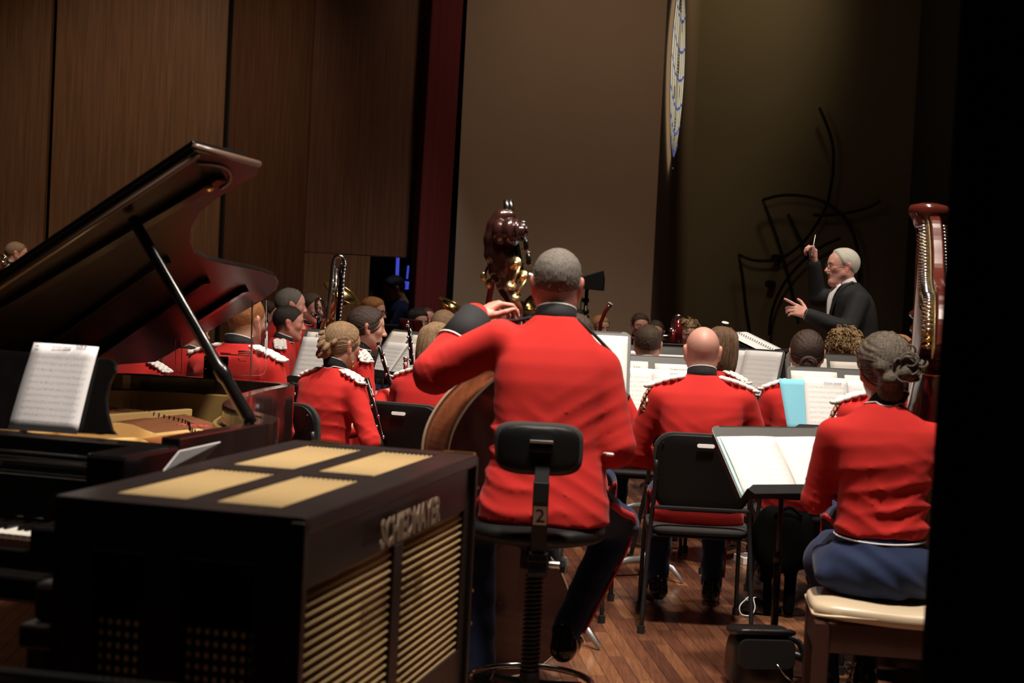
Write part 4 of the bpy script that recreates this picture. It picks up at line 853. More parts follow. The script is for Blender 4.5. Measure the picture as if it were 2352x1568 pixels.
def hair_mesh(style, h=0.005, seed=0):
    F = Field((-0.14, -0.19, -0.20), (0.14, 0.15, 0.19), h); r = np.random.RandomState(seed); ph = r.uniform(0, 6.28, 6)
    cranium(F)
    T = dict(crop=0.004, fade=0.009, short=0.014, side=0.015, thin=0.007, pulled=0.010, curly=0.030, bob=0.014, updo=0.014, ring=0.012).get(style, 0.01)
    rec = dict(thin=0.03, ring=0.05).get(style, 0.0)
    def fn(X, Y, Z, D):
        b = np.interp(Y, HB_Y, HB_Z).astype(np.float32) + (np.where(Y > 0.02, rec * np.clip((Y - 0.02) / 0.06, 0, 1), 0) if rec else 0)
        if style in ('pulled', 'updo', 'bob', 'curly'): b = b - 0.004
        q = Z - b; sl = dict(crop=0.12, fade=0.10, thin=0.12).get(style, 0.35)
        t = np.clip(q * sl, -0.02, T)
        if style in ('fade', 'short', 'side'): t = np.where(q > 0, t * (0.45 + 0.55 * np.clip((Z - 0.02) / 0.05, 0, 1)), t)
        if style == 'side': t = t + 0.006 * np.clip((Z - 0.06) / 0.03, 0, 1) * np.sin(60 * X + 25 * Y)*0.3
        if style in ('short', 'fade', 'crop', 'thin', 'side'): t = t + 0.0016 * np.sin(230 * X + ph[0]) * np.sin(210 * Y + ph[1]) * np.sin(190 * Z) * (q > 0.01)
        if style in ('pulled', 'updo'):
            ang = np.arctan2(X, Z + 0.02); t = t + (0.0010 if style == 'pulled' else 0.0016) * np.sin(31 * ang + 10 * np.sin(18 * Y + ph[0])) * (1 + np.sin(7 * ang + ph[1])) * (q > 0.0)
        if style == 'curly': t = t + 0.011 * np.sin(95 * X + ph[0] + 4 * np.sin(40 * Z)) * np.sin(90 * Y + ph[1]) * np.sin(85 * Z + 3 * np.sin(50 * X)) * (q > 0)
        return D - t
    F.func(fn)
    if style == 'bob':
        G = Field((-0.14, -0.19, -0.20), (0.14, 0.15, 0.19), h); G.ell((0, -0.022, -0.015), (0.092, 0.105, 0.125)); G.cap((0, -0.03, 0.0), (0, -0.035, -0.09), 0.09, 0.085, 0.03)
        G.ell((0, 0.115, -0.03), (0.075, 0.085, 0.11), 0.015, 's'); G.func(lambda X, Y, Z, D: np.maximum(D, -0.125 - Z) + 0.003 * np.sin(30 * np.arctan2(X, Y) + 2 * np.sin(20 * Z)))
        F.F = np.minimum(F.F, G.F)
    if style == 'curly':
        G = Field((-0.14, -0.19, -0.20), (0.14, 0.15, 0.19), h); G.ell((0, -0.03, -0.01), (0.10, 0.095, 0.11)); G.ell((0, 0.12, -0.03), (0.07, 0.09, 0.11), 0.01, 's')
        G.func(lambda X, Y, Z, D: D + 0.010 * np.sin(80 * X + 3 * np.sin(40 * Z + ph[2])) * np.sin(85 * Y + ph[3]) * np.sin(70 * Z + ph[4] + 3 * np.sin(45 * X))); F.F = np.minimum(F.F, G.F)
    if style == 'updo':
        for (c, rr) in (((0.055, -0.085, 0.005), 0.036), ((0.075, -0.06, 0.02), 0.03), ((0.035, -0.105, -0.02), 0.03), ((0.07, -0.08, -0.025), 0.028), ((-0.01, -0.10, -0.04), 0.032), ((-0.03, -0.095, 0.0), 0.03)): F.ell(c, rr, 0.008)
        for k in range(7): a = ph[k % 6] + k * 1.1; c = np.array([0.03 + 0.03 * math.cos(a), -0.115, -0.01 + 0.03 * math.sin(a)]); F.cap(c, c + np.array([0.03 * math.sin(a), 0.01, 0.02]), 0.009, 0.006, 0.004)
        F.ell((0, -0.075, -0.075), (0.045, 0.03, 0.05), 0.02)
    if style == 'bunned': pass
    return F.mesh('hair', 1), F

HC = np.array([0, -0.014, 0.026]); HR = np.array([0.075, 0.097, 0.088])
def on_scalp(d, lift): d = nv(d); return HC + d / np.linalg.norm(d / (HR + lift))
def hair_locks(style, seed):
    r = random.Random(seed * 7 + 3); b = MB()
    if style in ('pulled', 'bunned', 'braided', 'updo'):
        K = np.array([(0, 0.092, 0.080), (0.045, 0.082, 0.072), (0.066, 0.052, 0.038), (0.078, 0.0, 0.022), (0.077, -0.03, -0.03), (0.055, -0.085, -0.07), (0.0, -0.1, -0.078)]); T = np.array([0.045, -0.10, -0.005]) if style == 'updo' else np.array([0, -0.118, -0.045])
        for i in range(190):
            t = r.random() * 5.99; k = int(t); q = K[k] + (K[k + 1] - K[k]) * (t - k); q = q * np.array([r.choice((-1, 1)), 1, 1]); d0 = nv(q - HC); d1 = nv(T - HC); w = math.acos(max(-0.99, min(0.99, float(d0 @ d1)))); s0 = r.random() * 0.35; L = 7; lf = 0.0105 + r.random() * (0.005 if style == 'updo' else 0.0025); jt = np.array([r.gauss(0, 1), r.gauss(0, 1), r.gauss(0, 1)]) * (0.20 if style == 'updo' else 0.06); P = []
            for j in range(L):
                u = s0 + (1 - s0) * j / (L - 1); P.append(on_scalp(d0 * math.sin((1 - u) * w) + d1 * math.sin(u * w) + jt * math.sin(math.pi * j / (L - 1)) * math.sin(w), lf))
            b.tube(P, [0.0008] + [0.0026] * (L - 2) + [0.0015], 4, flat=0.6)
        if style == 'updo':
            for i in range(26): a = r.uniform(0, 6.28); c = np.array([0.045, -0.098, -0.008]) + np.array([r.gauss(0, 0.028), r.gauss(0, 0.008), r.gauss(0, 0.028)]); rad = r.uniform(0.012, 0.026); b.tube([c + rad * np.array([math.cos(a + t), -0.7 + 0.2 * math.sin(2 * t), math.sin(a + t)]) for t in np.linspace(0, 3.6, 8)], [0.001] + [0.0042] * 6 + [0.001], 5)
    elif style == 'bob':
        for i in range(230):
            az = math.radians(r.uniform(52, 308)); x, y = math.sin(az), math.cos(az); top = np.array([r.uniform(-0.02, 0.02), r.uniform(-0.05, 0.05), 0.124]); zb = -0.115 + r.uniform(-0.02, 0.012); R_ = np.array([0.096, 0.104]); lf = r.uniform(0.0, 0.005)
            P = [top] + [np.array([x * (R_[0] + lf) * k, -0.02 + y * (R_[1] + lf) * k, z]) for k, z in ((0.72, 0.092), (0.95, 0.045), (1.0, -0.01), (0.99, -0.07), (0.93, zb))]; b.tube(smooth_path(P, 2), [0.001] + [0.0032] * 9 + [0.0008], 4, flat=0.5)
    elif style == 'curly':
        for i in range(210):
            d = np.array([r.gauss(0, 1), r.gauss(-0.25, 1), r.gauss(0.15, 0.9)]); d = nv(d)
            if d[1] > 0.45 and d[2] < 0.75: continue
            p0 = on_scalp(d, 0.014); a0 = r.uniform(0, 6.28); t1 = nv(np.cross(d, (0.3, 0.2, 1))); t2 = np.cross(d, t1); dn = nv(d + np.array([0, 0, -0.7])); rad = r.uniform(0.006, 0.011)
            b.tube([p0 + dn * 0.034 * t + d * 0.012 * math.sin(math.pi * t) + rad * (math.cos(a0 + 7 * t) * t1 + math.sin(a0 + 7 * t) * t2) for t in np.linspace(0, 1, 9)], [0.0015] + [0.0040] * 7 + [0.001], 4)
    else:
        m = {'short': 0.009, 'side': 0.010, 'fade': 0.005, 'ring': 0.004, 'thin': 0.006, 'crop': 0.004}[style]; rec = {'thin': 0.03, 'ring': 0.05}.get(style, 0)
        for i in range(750 if style in ('short', 'side', 'fade') else 380):
            d = nv(np.array([r.gauss(0, 1), r.gauss(0, 1), r.gauss(0.5, 0.8)])); p0 = on_scalp(d, m * 0.3); q = p0[2] - float(hair_bound(p0[1], rec))
            if q < (0.02 if style in ('short', 'side') else 0.06): continue
            k = min(1.0, q / 0.07); L = m * (0.6 + 0.9 * k) * (0.7 + 0.6 * r.random()); lay = np.array([0.25 * r.gauss(0, 1), 0.5 if style in ('short', 'fade', 'crop') else (-0.9 if style in ('ring',) else 0.2), 0.1]) + (np.array([0.8, 0, 0]) if style == 'side' else 0)
            e = p0 + nv(d * 0.8 + lay) * (L + m * 0.35); b.tube([p0, e], [0.0016 if style in ('short', 'side') else 0.0010, 0.0005], 3, caps=False)
    return b
def jacket_mesh(h, prof, arms, k=0.028, wr=0.003, seed=0, sleeve_wr=0.007, extra=None, p=2.5):
    z, a, b, cy = prof[:4]; cx = prof[4] if len(prof) > 4 else None
    lo = np.array([-max(a) - 0.03, min(cy) - max(b) - 0.03, z[0] - 0.01]); hi = np.array([max(a) + 0.03, max(cy) + max(b) + 0.03, z[-1] + 0.02])
    if cx is not None: lo[0] += min(cx); hi[0] += max(cx)
    for ar in arms:
        for q, r in zip(ar[0], ar[1]): lo = np.minimum(lo, np.asarray(q) - r - 0.02); hi = np.maximum(hi, np.asarray(q) + r + 0.02)
    F = Field(lo, hi, h); F.loft(z, a, b, cy, 0, p, cx)
    for ar in arms:
        P_, R_ = ar[0], ar[1]; F.cap(P_[0], P_[1], R_[0], R_[1], k)
        for i in range(1, len(P_) - 1): F.cap(P_[i], P_[i + 1], R_[i], R_[i + 1], 0.012)
    if extra: extra(F)
    ph = np.random.RandomState(seed).uniform(0, 6.28, 8)
    ax_ = [(np.asarray(ar[0][1]), np.asarray(ar[0][0])) for ar in arms]
    def ridge(t): return (1 - np.abs(np.sin(t))) ** 2
    def fn(X, Y, Z, D):
        w = ridge(np.pi * Z / 0.075 + 1.1 * np.sin(9 * X + ph[0]) + 0.9 * np.sin(13 * Y + ph[1])) * np.clip(0.2 + 1.1 * np.sin(8 * X + 5 * Z + ph[2]), 0, 1)
        w2 = ridge(np.pi * (Z + 0.55 * X) / 0.06 + 1.2 * np.sin(12 * Y + ph[3])) * np.clip(np.sin(11 * Z + 7 * X + ph[4]), 0, 1)
        w3 = ridge(np.pi * (Z - 0.7 * np.abs(X)) / 0.07 + ph[5] + np.sin(10 * Y)) * np.clip(np.sin(9 * Z - 5 * X + ph[6]), 0, 1)
        m = np.clip((1.02 - Z) / 0.22, 0.10, 1); out = D - wr * m * (w + 0.7 * w2 + 0.7 * w3 - 0.5)
        for E_, S_ in ax_:
            d2 = (X - E_[0]) ** 2 + (Y - E_[1]) ** 2 + (Z - E_[2]) ** 2; u = nv(E_ - S_); t = X * u[0] + Y * u[1] + Z * u[2]
            out = out - sleeve_wr * np.exp(-d2 / 0.10 ** 2) * (ridge(np.pi * t / 0.035 + 2 * np.sin(14 * Z + 9 * X)) - 0.3)
        return out
    F.func(fn); return F.mesh('jacket', 3)
MALE = ([0.45, 0.50, 0.58, 0.68, 0.80, 0.90, 0.98, 1.03, 1.065, 1.095, 1.115], [0.215, 0.215, 0.200, 0.178, 0.180, 0.192, 0.198, 0.184, 0.142, 0.094, 0.066], [0.165, 0.165, 0.150, 0.132, 0.130, 0.134, 0.128, 0.112, 0.090, 0.072, 0.062])
FEMALE = ([0.45, 0.50, 0.58, 0.68, 0.80, 0.90, 0.97, 1.015, 1.05, 1.08, 1.10], [0.205, 0.205, 0.190, 0.158, 0.158, 0.170, 0.176, 0.165, 0.128, 0.084, 0.058], [0.155, 0.155, 0.140, 0.118, 0.118, 0.126, 0.118, 0.102, 0.082, 0.064, 0.054])
def lean_y(z, lean): return [lean * (zz - 0.55) - 0.10 * max(0.0, (zz - 0.85)) ** 1 * 0.6 for zz in z]
def ik(S, W_, l1, l2, pole):
    S, W_ = np.asarray(S, float), np.asarray(W_, float); d = W_ - S; L = min(np.linalg.norm(d), l1 + l2 - 1e-3); u = nv(d); W_ = S + u * L
    x = (l1 * l1 - l2 * l2 + L * L) / (2 * L); hgt = math.sqrt(max(l1 * l1 - x * x, 0)); pv = np.asarray(pole, float); pv = nv(pv - np.dot(pv, u) * u); return S + u * x + pv * hgt, W_
def braid_mesh(path, r=0.013, step=0.014):
    P = np.asarray(path, float); seg = np.r_[0, np.cumsum(np.linalg.norm(np.diff(P, axis=0), axis=1))]; n = int(seg[-1] / step); b = MB()
    for i in range(n):
        t = seg[-1] * (i + 0.5) / n; p = np.array([np.interp(t, seg, P[:, j]) for j in range(3)]); q = np.array([np.interp(min(t + 0.01, seg[-1]), seg, P[:, j]) for j in range(3)]); d = nv(q - p + 1e-9)
        sd = nv(np.cross(d, (0, 0, 1))); s_ = 1 if i % 2 else -1; ax = nv(d + sd * 0.75 * s_); R = frame_from(ax, (0, 0, 1)); b.ball(p + sd * r * 0.42 * s_, (r * 0.62, r * 0.62, r * 1.25), R, 7, 5)
    return b
def person(label, px, py, D, yaw, sex='m', hair=None, hcol='hair_brown', skin='fair', look=(0, 0, 0), lean=0.12, hands=None, coat='red_wool', braid=True, cord=False, res='near', seed=0, scale=None, lift=0.0, legs=True, group='band musicians in red coats', arms_vis=False, fat=0.0, collar='black_wool', glasses=False, headoff=(0, 0, 0), cuffs=False, prof=None, shw=None, legpts=None, jk=None, bun=None, coatlow=True, share=None, buttons=False, eyes=False, skirt=None, wr=0.003, arm_r=None):
    fem = sex == 'f'; yaw = math.radians(yaw); yl = [lean * (z_ - 0.5) for z_ in (FEMALE if fem else MALE)[0]]
    pf = prof or (FEMALE if fem else MALE); zz_ = pf[0]; cyl_ = [lean * (z_ - 0.5) + 0.022 * max(0.0, z_ - 0.85) / 0.25 for z_ in zz_]
    nbase = np.array([0, np.interp(1.10, zz_, cyl_) + 0.012, 1.09]); hy = nbase[1] + 0.045
    th = np.array([headoff[0], hy + headoff[1], ZH + headoff[2]]); Rh = rotm(*[math.radians(v) for v in look])
    Pw = at(px, py, D); s = scale or float(np.clip((Pw[2] - lift) / th[2], 0.88, 1.12)); rz = -yaw
    c_, s_ = math.cos(rz), math.sin(rz); off_ = np.array([c_ * th[0] - s_ * th[1], s_ * th[0] + c_ * th[1]]) * s
    root = empty('person', (Pw[0] - off_[0], Pw[1] - off_[1], lift), rz, label, 'person', group, scale=s)
    hb, hj = (0.0045, 0.0085) if res == 'near' else ((0.005, 0.012) if res == 'mid' else (0.0062, 0.017))
    sw = shw or (0.165 if fem else 0.188); zs_ = 0.985 if fem else 1.0; sy_ = np.interp(zs_, zz_, cyl_) + 0.01
    ra = arm_r or ((0.060, 0.055, 0.043) if fem else (0.068, 0.062, 0.048)); hands = hands or {}
    barms, jarms = [], []
    for side in (-1, 1):
        hd = hands.get(side, {}); Wt = hd.get('w', (side * 0.10, hy + 0.22, 0.70)); S = np.array(hd['s'], float) if 's' in hd else np.array([side * sw, sy_, zs_])
        if 'e' in hd: E_, W_ = np.array(hd['e'], float), np.array(Wt, float)
        else: E_, W_ = ik(S, Wt, 0.285, 0.255, hd.get('pole', (side * 0.8, -0.45, -0.9)))
        fdir = nv(W_ - E_); jarms.append(([S, E_, W_ - fdir * 0.012], [ra[0], ra[1], ra[2]]))
        if hd.get('hand'):
            R_ = frame_from(hd.get('zup', (0, 0, 1)), (1, 0, 0)); fd = nv(hd.get('dir', fdir)); zu = np.asarray(hd.get('zup', (0, 0, 1)), float); zu = nv(zu - np.dot(zu, fd) * fd); R_ = np.stack([np.cross(fd, zu), fd, zu], 1)
            barms.append(dict(pts=[S, E_, W_], r=[0.042, 0.036, 0.026], R=R_, side=hd.get('thumb_side', -side), hand=hd['hand']))
    hairless = (hcol, dict(crop=0.75, fade=0.75, short=0.6, side=0.5, thin=0.55, ring=0.3).get(hair, 0.0), dict(thin=0.03, ring=0.05).get(hair, 0.0))
    if hair == 'stubble': hairless = (hcol, 0.16, 0.03)
    bk = ('b', sex, fat, skin, tuple(np.round(look, 1)), tuple(np.round(th, 3)), hairless, hb, seed if barms else -1)
    me = _cache.get(bk)
    if me is None: me = _cache[bk] = body_mesh(bk, Rh, th, fem, fat, SK[skin], None, barms, hb, hairless, nbase)
    link('body', me, None, root)
    if hair and hair != 'stubble':
        hk = ('h', hair, seed % 3, hb); hm = _cache.get(hk)
        if hm is None: hm = _cache[hk] = hair_mesh(hair if hair not in ('bunned', 'braided') else 'pulled', hb + 0.0005, seed % 3)[0]
        hm2 = hm.copy(); hm2.materials.append(MATS[hcol]); ho = link('hair', hm2, None, root)
        M4 = Matrix.Identity(4)
        for i in range(3):
            for j in range(3): M4[i][j] = Rh[i][j]
            M4[i][3] = th[i]
        ho.matrix_local = M4
        lk_ = ('lk', hair, seed % 3); lm = _cache.get(lk_)
        if lm is None: lm = _cache[lk_] = hair_locks(hair, seed % 3).mesh('hair_locks')
        lm2 = lm.copy(); lm2.materials.append(MATS[hcol]); tagp(link('hair_locks', lm2, None, ho, True), kind='stuff')
        if bun: bun(ho, hcol)
    if eyes:
        for sd in (-1, 1):
            p = th + Rh @ np.array([sd * 0.031, 0.0785, 0.0045]); ey = MB().ball(p, 0.0105, None, 12, 8).build('eye', 'eye_white', root, True)
            q = th + Rh @ np.array([sd * 0.031, 0.0885, 0.004]); MB().ball(q, (0.0048, 0.0024, 0.0048), Rh, 8, 5).build('iris', 'eye_dark', ey, True)
    if glasses:
        g = MB(); T_ = lambda v: th + Rh @ np.array(v)
        for sd in (-1, 1):
            g.tube([T_((sd * (0.031 + 0.022 * math.cos(t)), 0.101, 0.003 + 0.015 * math.sin(t))) for t in np.linspace(0, 2 * math.pi, 15)[:-1]], 0.0016, 5, True)
            g.tube([T_((sd * 0.053, 0.099, 0.007)), T_((sd * 0.074, 0.07, 0.008)), T_((sd * 0.082, 0.0, 0.008)), T_((sd * 0.080, -0.02, -0.004))], 0.0016, 5)
        g.tube([T_((-0.009, 0.101, 0.006)), T_((0, 0.104, 0.009)), T_((0.009, 0.101, 0.006))], 0.0014, 5); g.build('glasses', 'dark_metal', root, True)
    # coat
    if coat:
        jkK = ('j', sex, coat, hj, share) if share else None; jm = _cache.get(jkK) if jkK else None
        if jm is None:
            jm = jacket_mesh(hj, (list(zz_), pf[1], pf[2], cyl_), jarms, seed=seed, wr=wr, extra=jk); jm.materials.append(MATS[coat])
            if jkK: _cache[jkK] = jm
        link('coat', jm, None, root)
    if collar:
        nz = 20; b = MB(); r0 = 0.058 if fem else 0.066; cc = nbase + np.array([0, 0.004, 0.012]); up_ = nv(th + Rh @ np.array([0, -0.03, -0.1]) - cc); 
        def ringp(i, r, hgt): t = 2 * math.pi * i / nz; hh_ = hgt * (0.80 - 0.20 * math.sin(t)); return cc + np.array([r * math.cos(t), r * math.sin(t) * 1.02, 0]) + up_ * hh_ - np.array([0, 0, 0.020 * (1 + math.sin(t)) * 0.5])
        for (r, hgt) in ((r0 + 0.006, -0.012), (r0 + 0.001, 0.056), (r0 - 0.004, 0.056), (r0 - 0.004, -0.012)): b.v += [tuple(ringp(i, r, hgt)) for i in range(nz)]
        b.f = [(k * nz + i, k * nz + (i + 1) % nz, ((k + 1) % 4) * nz + (i + 1) % nz, ((k + 1) % 4) * nz + i) for k in range(4) for i in range(nz)]
        co = b.build('collar', collar, root, True)
        if collar == 'black_wool':
            MB().tube([ringp(i, r0 - 0.001, 0.057) for i in range(nz)], 0.0028, 6, True).build('collar_piping', 'white_linen', co, True)
            low = []
            for i in range(nz * 2): t = 2 * math.pi * i / (nz * 2); back = max(0, -math.sin(t)); low.append(cc + np.array([(r0 + 0.010) * math.cos(t), (r0 + 0.011) * math.sin(t), 0]) + up_ * (0.004 - 0.016 * max(0, back - 0.80) / 0.2 + 0.004 * back) - np.array([0, 0, 0.020 * (1 + math.sin(t)) * 0.5]))
            MB().tube(low, 0.0025, 5, True).build('collar_piping', 'white_linen', co, True)
    if braid:
        for side in (-1, 1):
            k = 0.9 if fem else 1.0; zt_ = 1.096 if not fem else 1.080; zo = 1.050 if not fem else 1.034; yb = np.interp(1.06, zz_, cyl_)
            top = [np.array(v) for v in ((side * 0.088 * k, yb - 0.030, zt_), (side * 0.16 * k, yb - 0.034, (zt_ + zo) / 2 + 0.006), (side * 0.238 * k, yb - 0.032, zo), (side * 0.238 * k, yb + 0.032, zo), (side * 0.16 * k, yb + 0.034, (zt_ + zo) / 2 + 0.006), (side * 0.088 * k, yb + 0.030, zt_))]; n = len(top); pd = MB()
            pd.v = [tuple(p - np.array([0, 0, 0.002])) for p in top] + [tuple(p - np.array([0, 0, 0.030])) for p in top]; pd.f = [tuple(range(n)), tuple(range(2 * n - 1, n - 1, -1))] + [((i + 1) % n, i, n + i, n + (i + 1) % n) for i in range(n)]
            if side < 0: pd.f = [f[::-1] for f in pd.f]
            pad = pd.build('shoulder_knot', coat or 'red_wool', root, False, 0.006); bm_ = MB()
            for dy_ in (-0.020, 0.020): b2 = braid_mesh(smooth_path([(side * x_ * k, yb + dy_, z_ + 0.007) for x_, z_ in ((0.086, zt_), (0.16, (zt_ + zo) / 2 + 0.006), (0.236, zo))], 5), 0.0195 * k, 0.0165); bm_.add(b2.v, b2.f)
            b2 = braid_mesh([(side * 0.240 * k, yb - 0.03, zo + 0.002), (side * 0.246 * k, yb, zo - 0.002), (side * 0.240 * k, yb + 0.03, zo + 0.002)], 0.016 * k, 0.014); bm_.add(b2.v, b2.f)
            bm_.build('shoulder_braid', 'white_cord', pad, True)
            if cord and side < 0:
                for j, (mcol, dx) in enumerate((('tan_cord', 0.0), ('white_cord', 0.018))): braid_mesh(smooth_path([(-0.236 + dx * 0.6, yb - 0.03 + 0.02 * j, 1.045), (-0.262 + dx, yb - 0.035, 1.0), (-0.262 + dx, yb - 0.03, 0.94), (-0.245 + dx, yb - 0.01, 0.90)], 4), 0.011, 0.010).build('shoulder_cord', mcol, root, True)
    if cuffs:
        for ar, side in zip(jarms, (-1, 1)):
            if cuffs != 'both' and side != cuffs: continue
            E_, W_ = np.array(ar[0][1]), np.array(ar[0][2]); t0 = 0.5 if side == -1 and cuffs == -1 else 0.7; a = E_ + (W_ - E_) * t0; dd = nv(W_ - E_); r_a = np.interp(t0, [0, 1], [ar[1][1], ar[1][2]]) + 0.004; rb_ = ar[1][2] + 0.003
            cu = MB().lathe([(r_a * 0.8, 0), (r_a, 0.001), (rb_ + 0.001, np.linalg.norm(W_ - a) + 0.012), (rb_ - 0.006, np.linalg.norm(W_ - a) + 0.012)], a, dd, 20).build('cuff', 'black_wool', root, True)
            Rf = frame_from(dd); MB().tube([a + Rf @ np.array([r_a * math.cos(t), r_a * math.sin(t), 0]) for t in np.linspace(0, 2 * math.pi, 21)[:-1]], 0.0032, 6, True).build('cuff_piping', 'white_linen', cu, True)
    if buttons:
        yb = np.interp(0.9, zz_, cyl_) + np.interp(0.9, zz_, pf[2])
        for r_ in range(5):
            for sx in (-0.07, 0.0, 0.07): MB().ball((sx, yb - 0.004 - abs(sx) * 0.2, 0.78 + 0.06 * r_), 0.011, None, 8, 6).build('button', 'brass', root, True)
            MB().box((0, yb - 0.004, 0.78 + 0.06 * r_), (0.15, 0.006, 0.012)).build('button_loop', 'black_wool', root)
    if legs:
        L_ = legpts or {sd: [(sd * 0.085, 0.03, 0.53), (sd * 0.13, 0.44, 0.525), (sd * 0.13, 0.43, 0.11)] for sd in (-1, 1)}
        lk = ('l', sex, str(legpts)); tm = _cache.get(lk)
        if tm is None:
            allp = np.array([p for v in L_.values() for p in v]); F = Field(allp.min(0) - 0.11, allp.max(0) + 0.11, 0.013); F.ell((0, 0, 0.52), (0.16, 0.13, 0.075))
            for sd in (-1, 1):
                p = L_[sd]; F.chain(p, [0.088, 0.066, 0.052], 0.03)
            zf = min(p[2] for v in L_.values() for p in v); F.func(lambda X, Y, Z, D: np.maximum(D, (zf - 0.04) - Z) + 0.003 * np.sin(60 * Z + 20 * X) * np.sin(25 * Y)); tm = F.mesh('trousers', 1); tm.materials.append(MATS['navy_wool']); _cache[lk] = tm
        link('trousers', tm, None, root)
        for sd in (-1, 1):
            p = [np.array(q, float) for q in L_[sd]]; dn = []
            for (A_, B_, r_a, r_b) in ((p[0], p[1], 0.088, 0.067), (p[1], p[2], 0.067, 0.053)):
                dd = nv(B_ - A_); ss = nv(np.array([sd, 0, 0]) - dd * dd[0] * sd); dn += [(A_ + (B_ - A_) * t + ss * (r_a + (r_b - r_a) * t + 0.002)) for t in (0.25, 0.6, 0.95)]
            MB().tube(smooth_path(dn, 3), 0.013, 6, flat=0.4).build('trouser_stripe', 'stripe_red', root, True)
            sk = ('shoe',); sm = _cache.get(sk)
            if sm is None:
                F = Field((-0.06, -0.10, -0.01), (0.06, 0.24, 0.16), 0.006); F.cap((0, -0.045, 0.05), (0, 0.03, 0.055), 0.042, 0.044); F.cap((0, 0.03, 0.05), (0, 0.17, 0.030), 0.044, 0.038, 0.02, sq=(1, 1, 1.3)); F.cap((0, -0.03, 0.06), (0, -0.03, 0.10), 0.040, 0.042, 0.02); F.func(lambda X, Y, Z, D: np.maximum(D, 0.004 - Z)); sm = F.mesh('shoe', 1); sm.materials.append(MATS['shoe_black']); _cache[sk] = sm
            so = link('shoe', sm, None, root); so.location = (p[2][0], p[2][1] + 0.01, p[2][2] - 0.105); so.rotation_euler = (0, 0, -sd * 0.15)
    root['_th'] = [float(v) for v in th]; PEOPLE.append((root, label))
    return root
def bun_low(ho, hcol):
    b = MB(); b.ball((0.0, -0.118, -0.055), (0.036, 0.024, 0.032), None, 16, 10); o = b.build('bun', hcol, ho, True)
    for r_, tw in ((0.030, 0.0), (0.020, 0.6)):
        MB().tube([(r_ * math.cos(t) * 1.15, -0.128 - 0.010 * math.sin(t + tw), -0.055 + r_ * math.sin(t)) for t in np.linspace(0, 2 * math.pi, 20)[:-1]], 0.011, 8, True).build('hair_coil', hcol, ho, True)
def bun_braid(ho, hcol):
    P = smooth_path([(-0.055, -0.075, 0.055), (-0.02, -0.108, 0.045), (0.0, -0.122, 0.01), (-0.01, -0.125, -0.03), (-0.02, -0.11, -0.065)], 6); braid_mesh(P, 0.026, 0.022).build('braid', hcol, ho, True)
    P = smooth_path([(0.05, -0.08, 0.02), (0.035, -0.112, -0.01), (0.02, -0.122, -0.045), (0.0, -0.115, -0.075)], 6); braid_mesh(P, 0.024, 0.022).build('braid', hcol, ho, True)
    MB().ball((-0.005, -0.105, -0.035), (0.05, 0.03, 0.05), None, 14, 9).build('bun', hcol, ho, True)
# ------------------------------------------------------------------ the cast
GB = 'band musicians in red coats'
HOLD = lambda z=0.80, y=0.30: {-1: dict(w=(-0.07, y, z)), 1: dict(w=(0.07, y - 0.03, z - 0.09))}
FH = dict(curl=(0.5, 0.7, 0.5), thumb=0.5)
# double bass player on a high stool, left hand on the neck
bassist = person('double bass player in red coat, back to us, left arm raised to the neck', 1279, 655, 5.1, 3, 'm', 'fade', 'hair_greycrop', 'ruddy', look=(2, 4, 0), lean=0.14, lift=0.24, braid=False, seed=1, wr=0.007, cuffs=-1,
    hands={-1: dict(s=(-0.172, 0.085, 1.025), e=(-0.392, 0.15, 0.905), w=(-0.275, 0.31, 1.095), hand=dict(curl=(0.75, 0.8, 0.5), thumb=0.8, spread=0.09), dir=(0.72, 0.42, 0.50), zup=(-0.45, -0.2, 0.85), thumb_side=1), 1: dict(s=(0.158, 0.08, 0.945), e=(0.215, 0.04, 0.70), w=(0.20, 0.26, 0.70))},
    legpts={-1: [(-0.10, 0.03, 0.53), (-0.24, 0.40, 0.36), (-0.20, 0.30, -0.135)], 1: [(0.10, 0.03, 0.53), (0.25, 0.36, 0.40), (0.09, 0.16, 0.06)]}, shw=0.178, arm_r=(0.072, 0.074, 0.056), prof=([0.45, 0.50, 0.58, 0.68, 0.80, 0.90, 0.96, 1.01, 1.055, 1.09, 1.115], [0.215, 0.215, 0.200, 0.180, 0.182, 0.190, 0.186, 0.166, 0.128, 0.092, 0.066], MALE[2]))
for sd in (-1, 1): MB().tube(smooth_path([(sd * 0.075, 0.098, 1.106), (sd * 0.13, 0.085, 1.062 if sd > 0 else 1.092), (sd * 0.19, 0.08, 1.005 if sd > 0 else 1.092)], 4), 0.006, 6).build('shoulder_piping', 'black_wool', bassist, True)
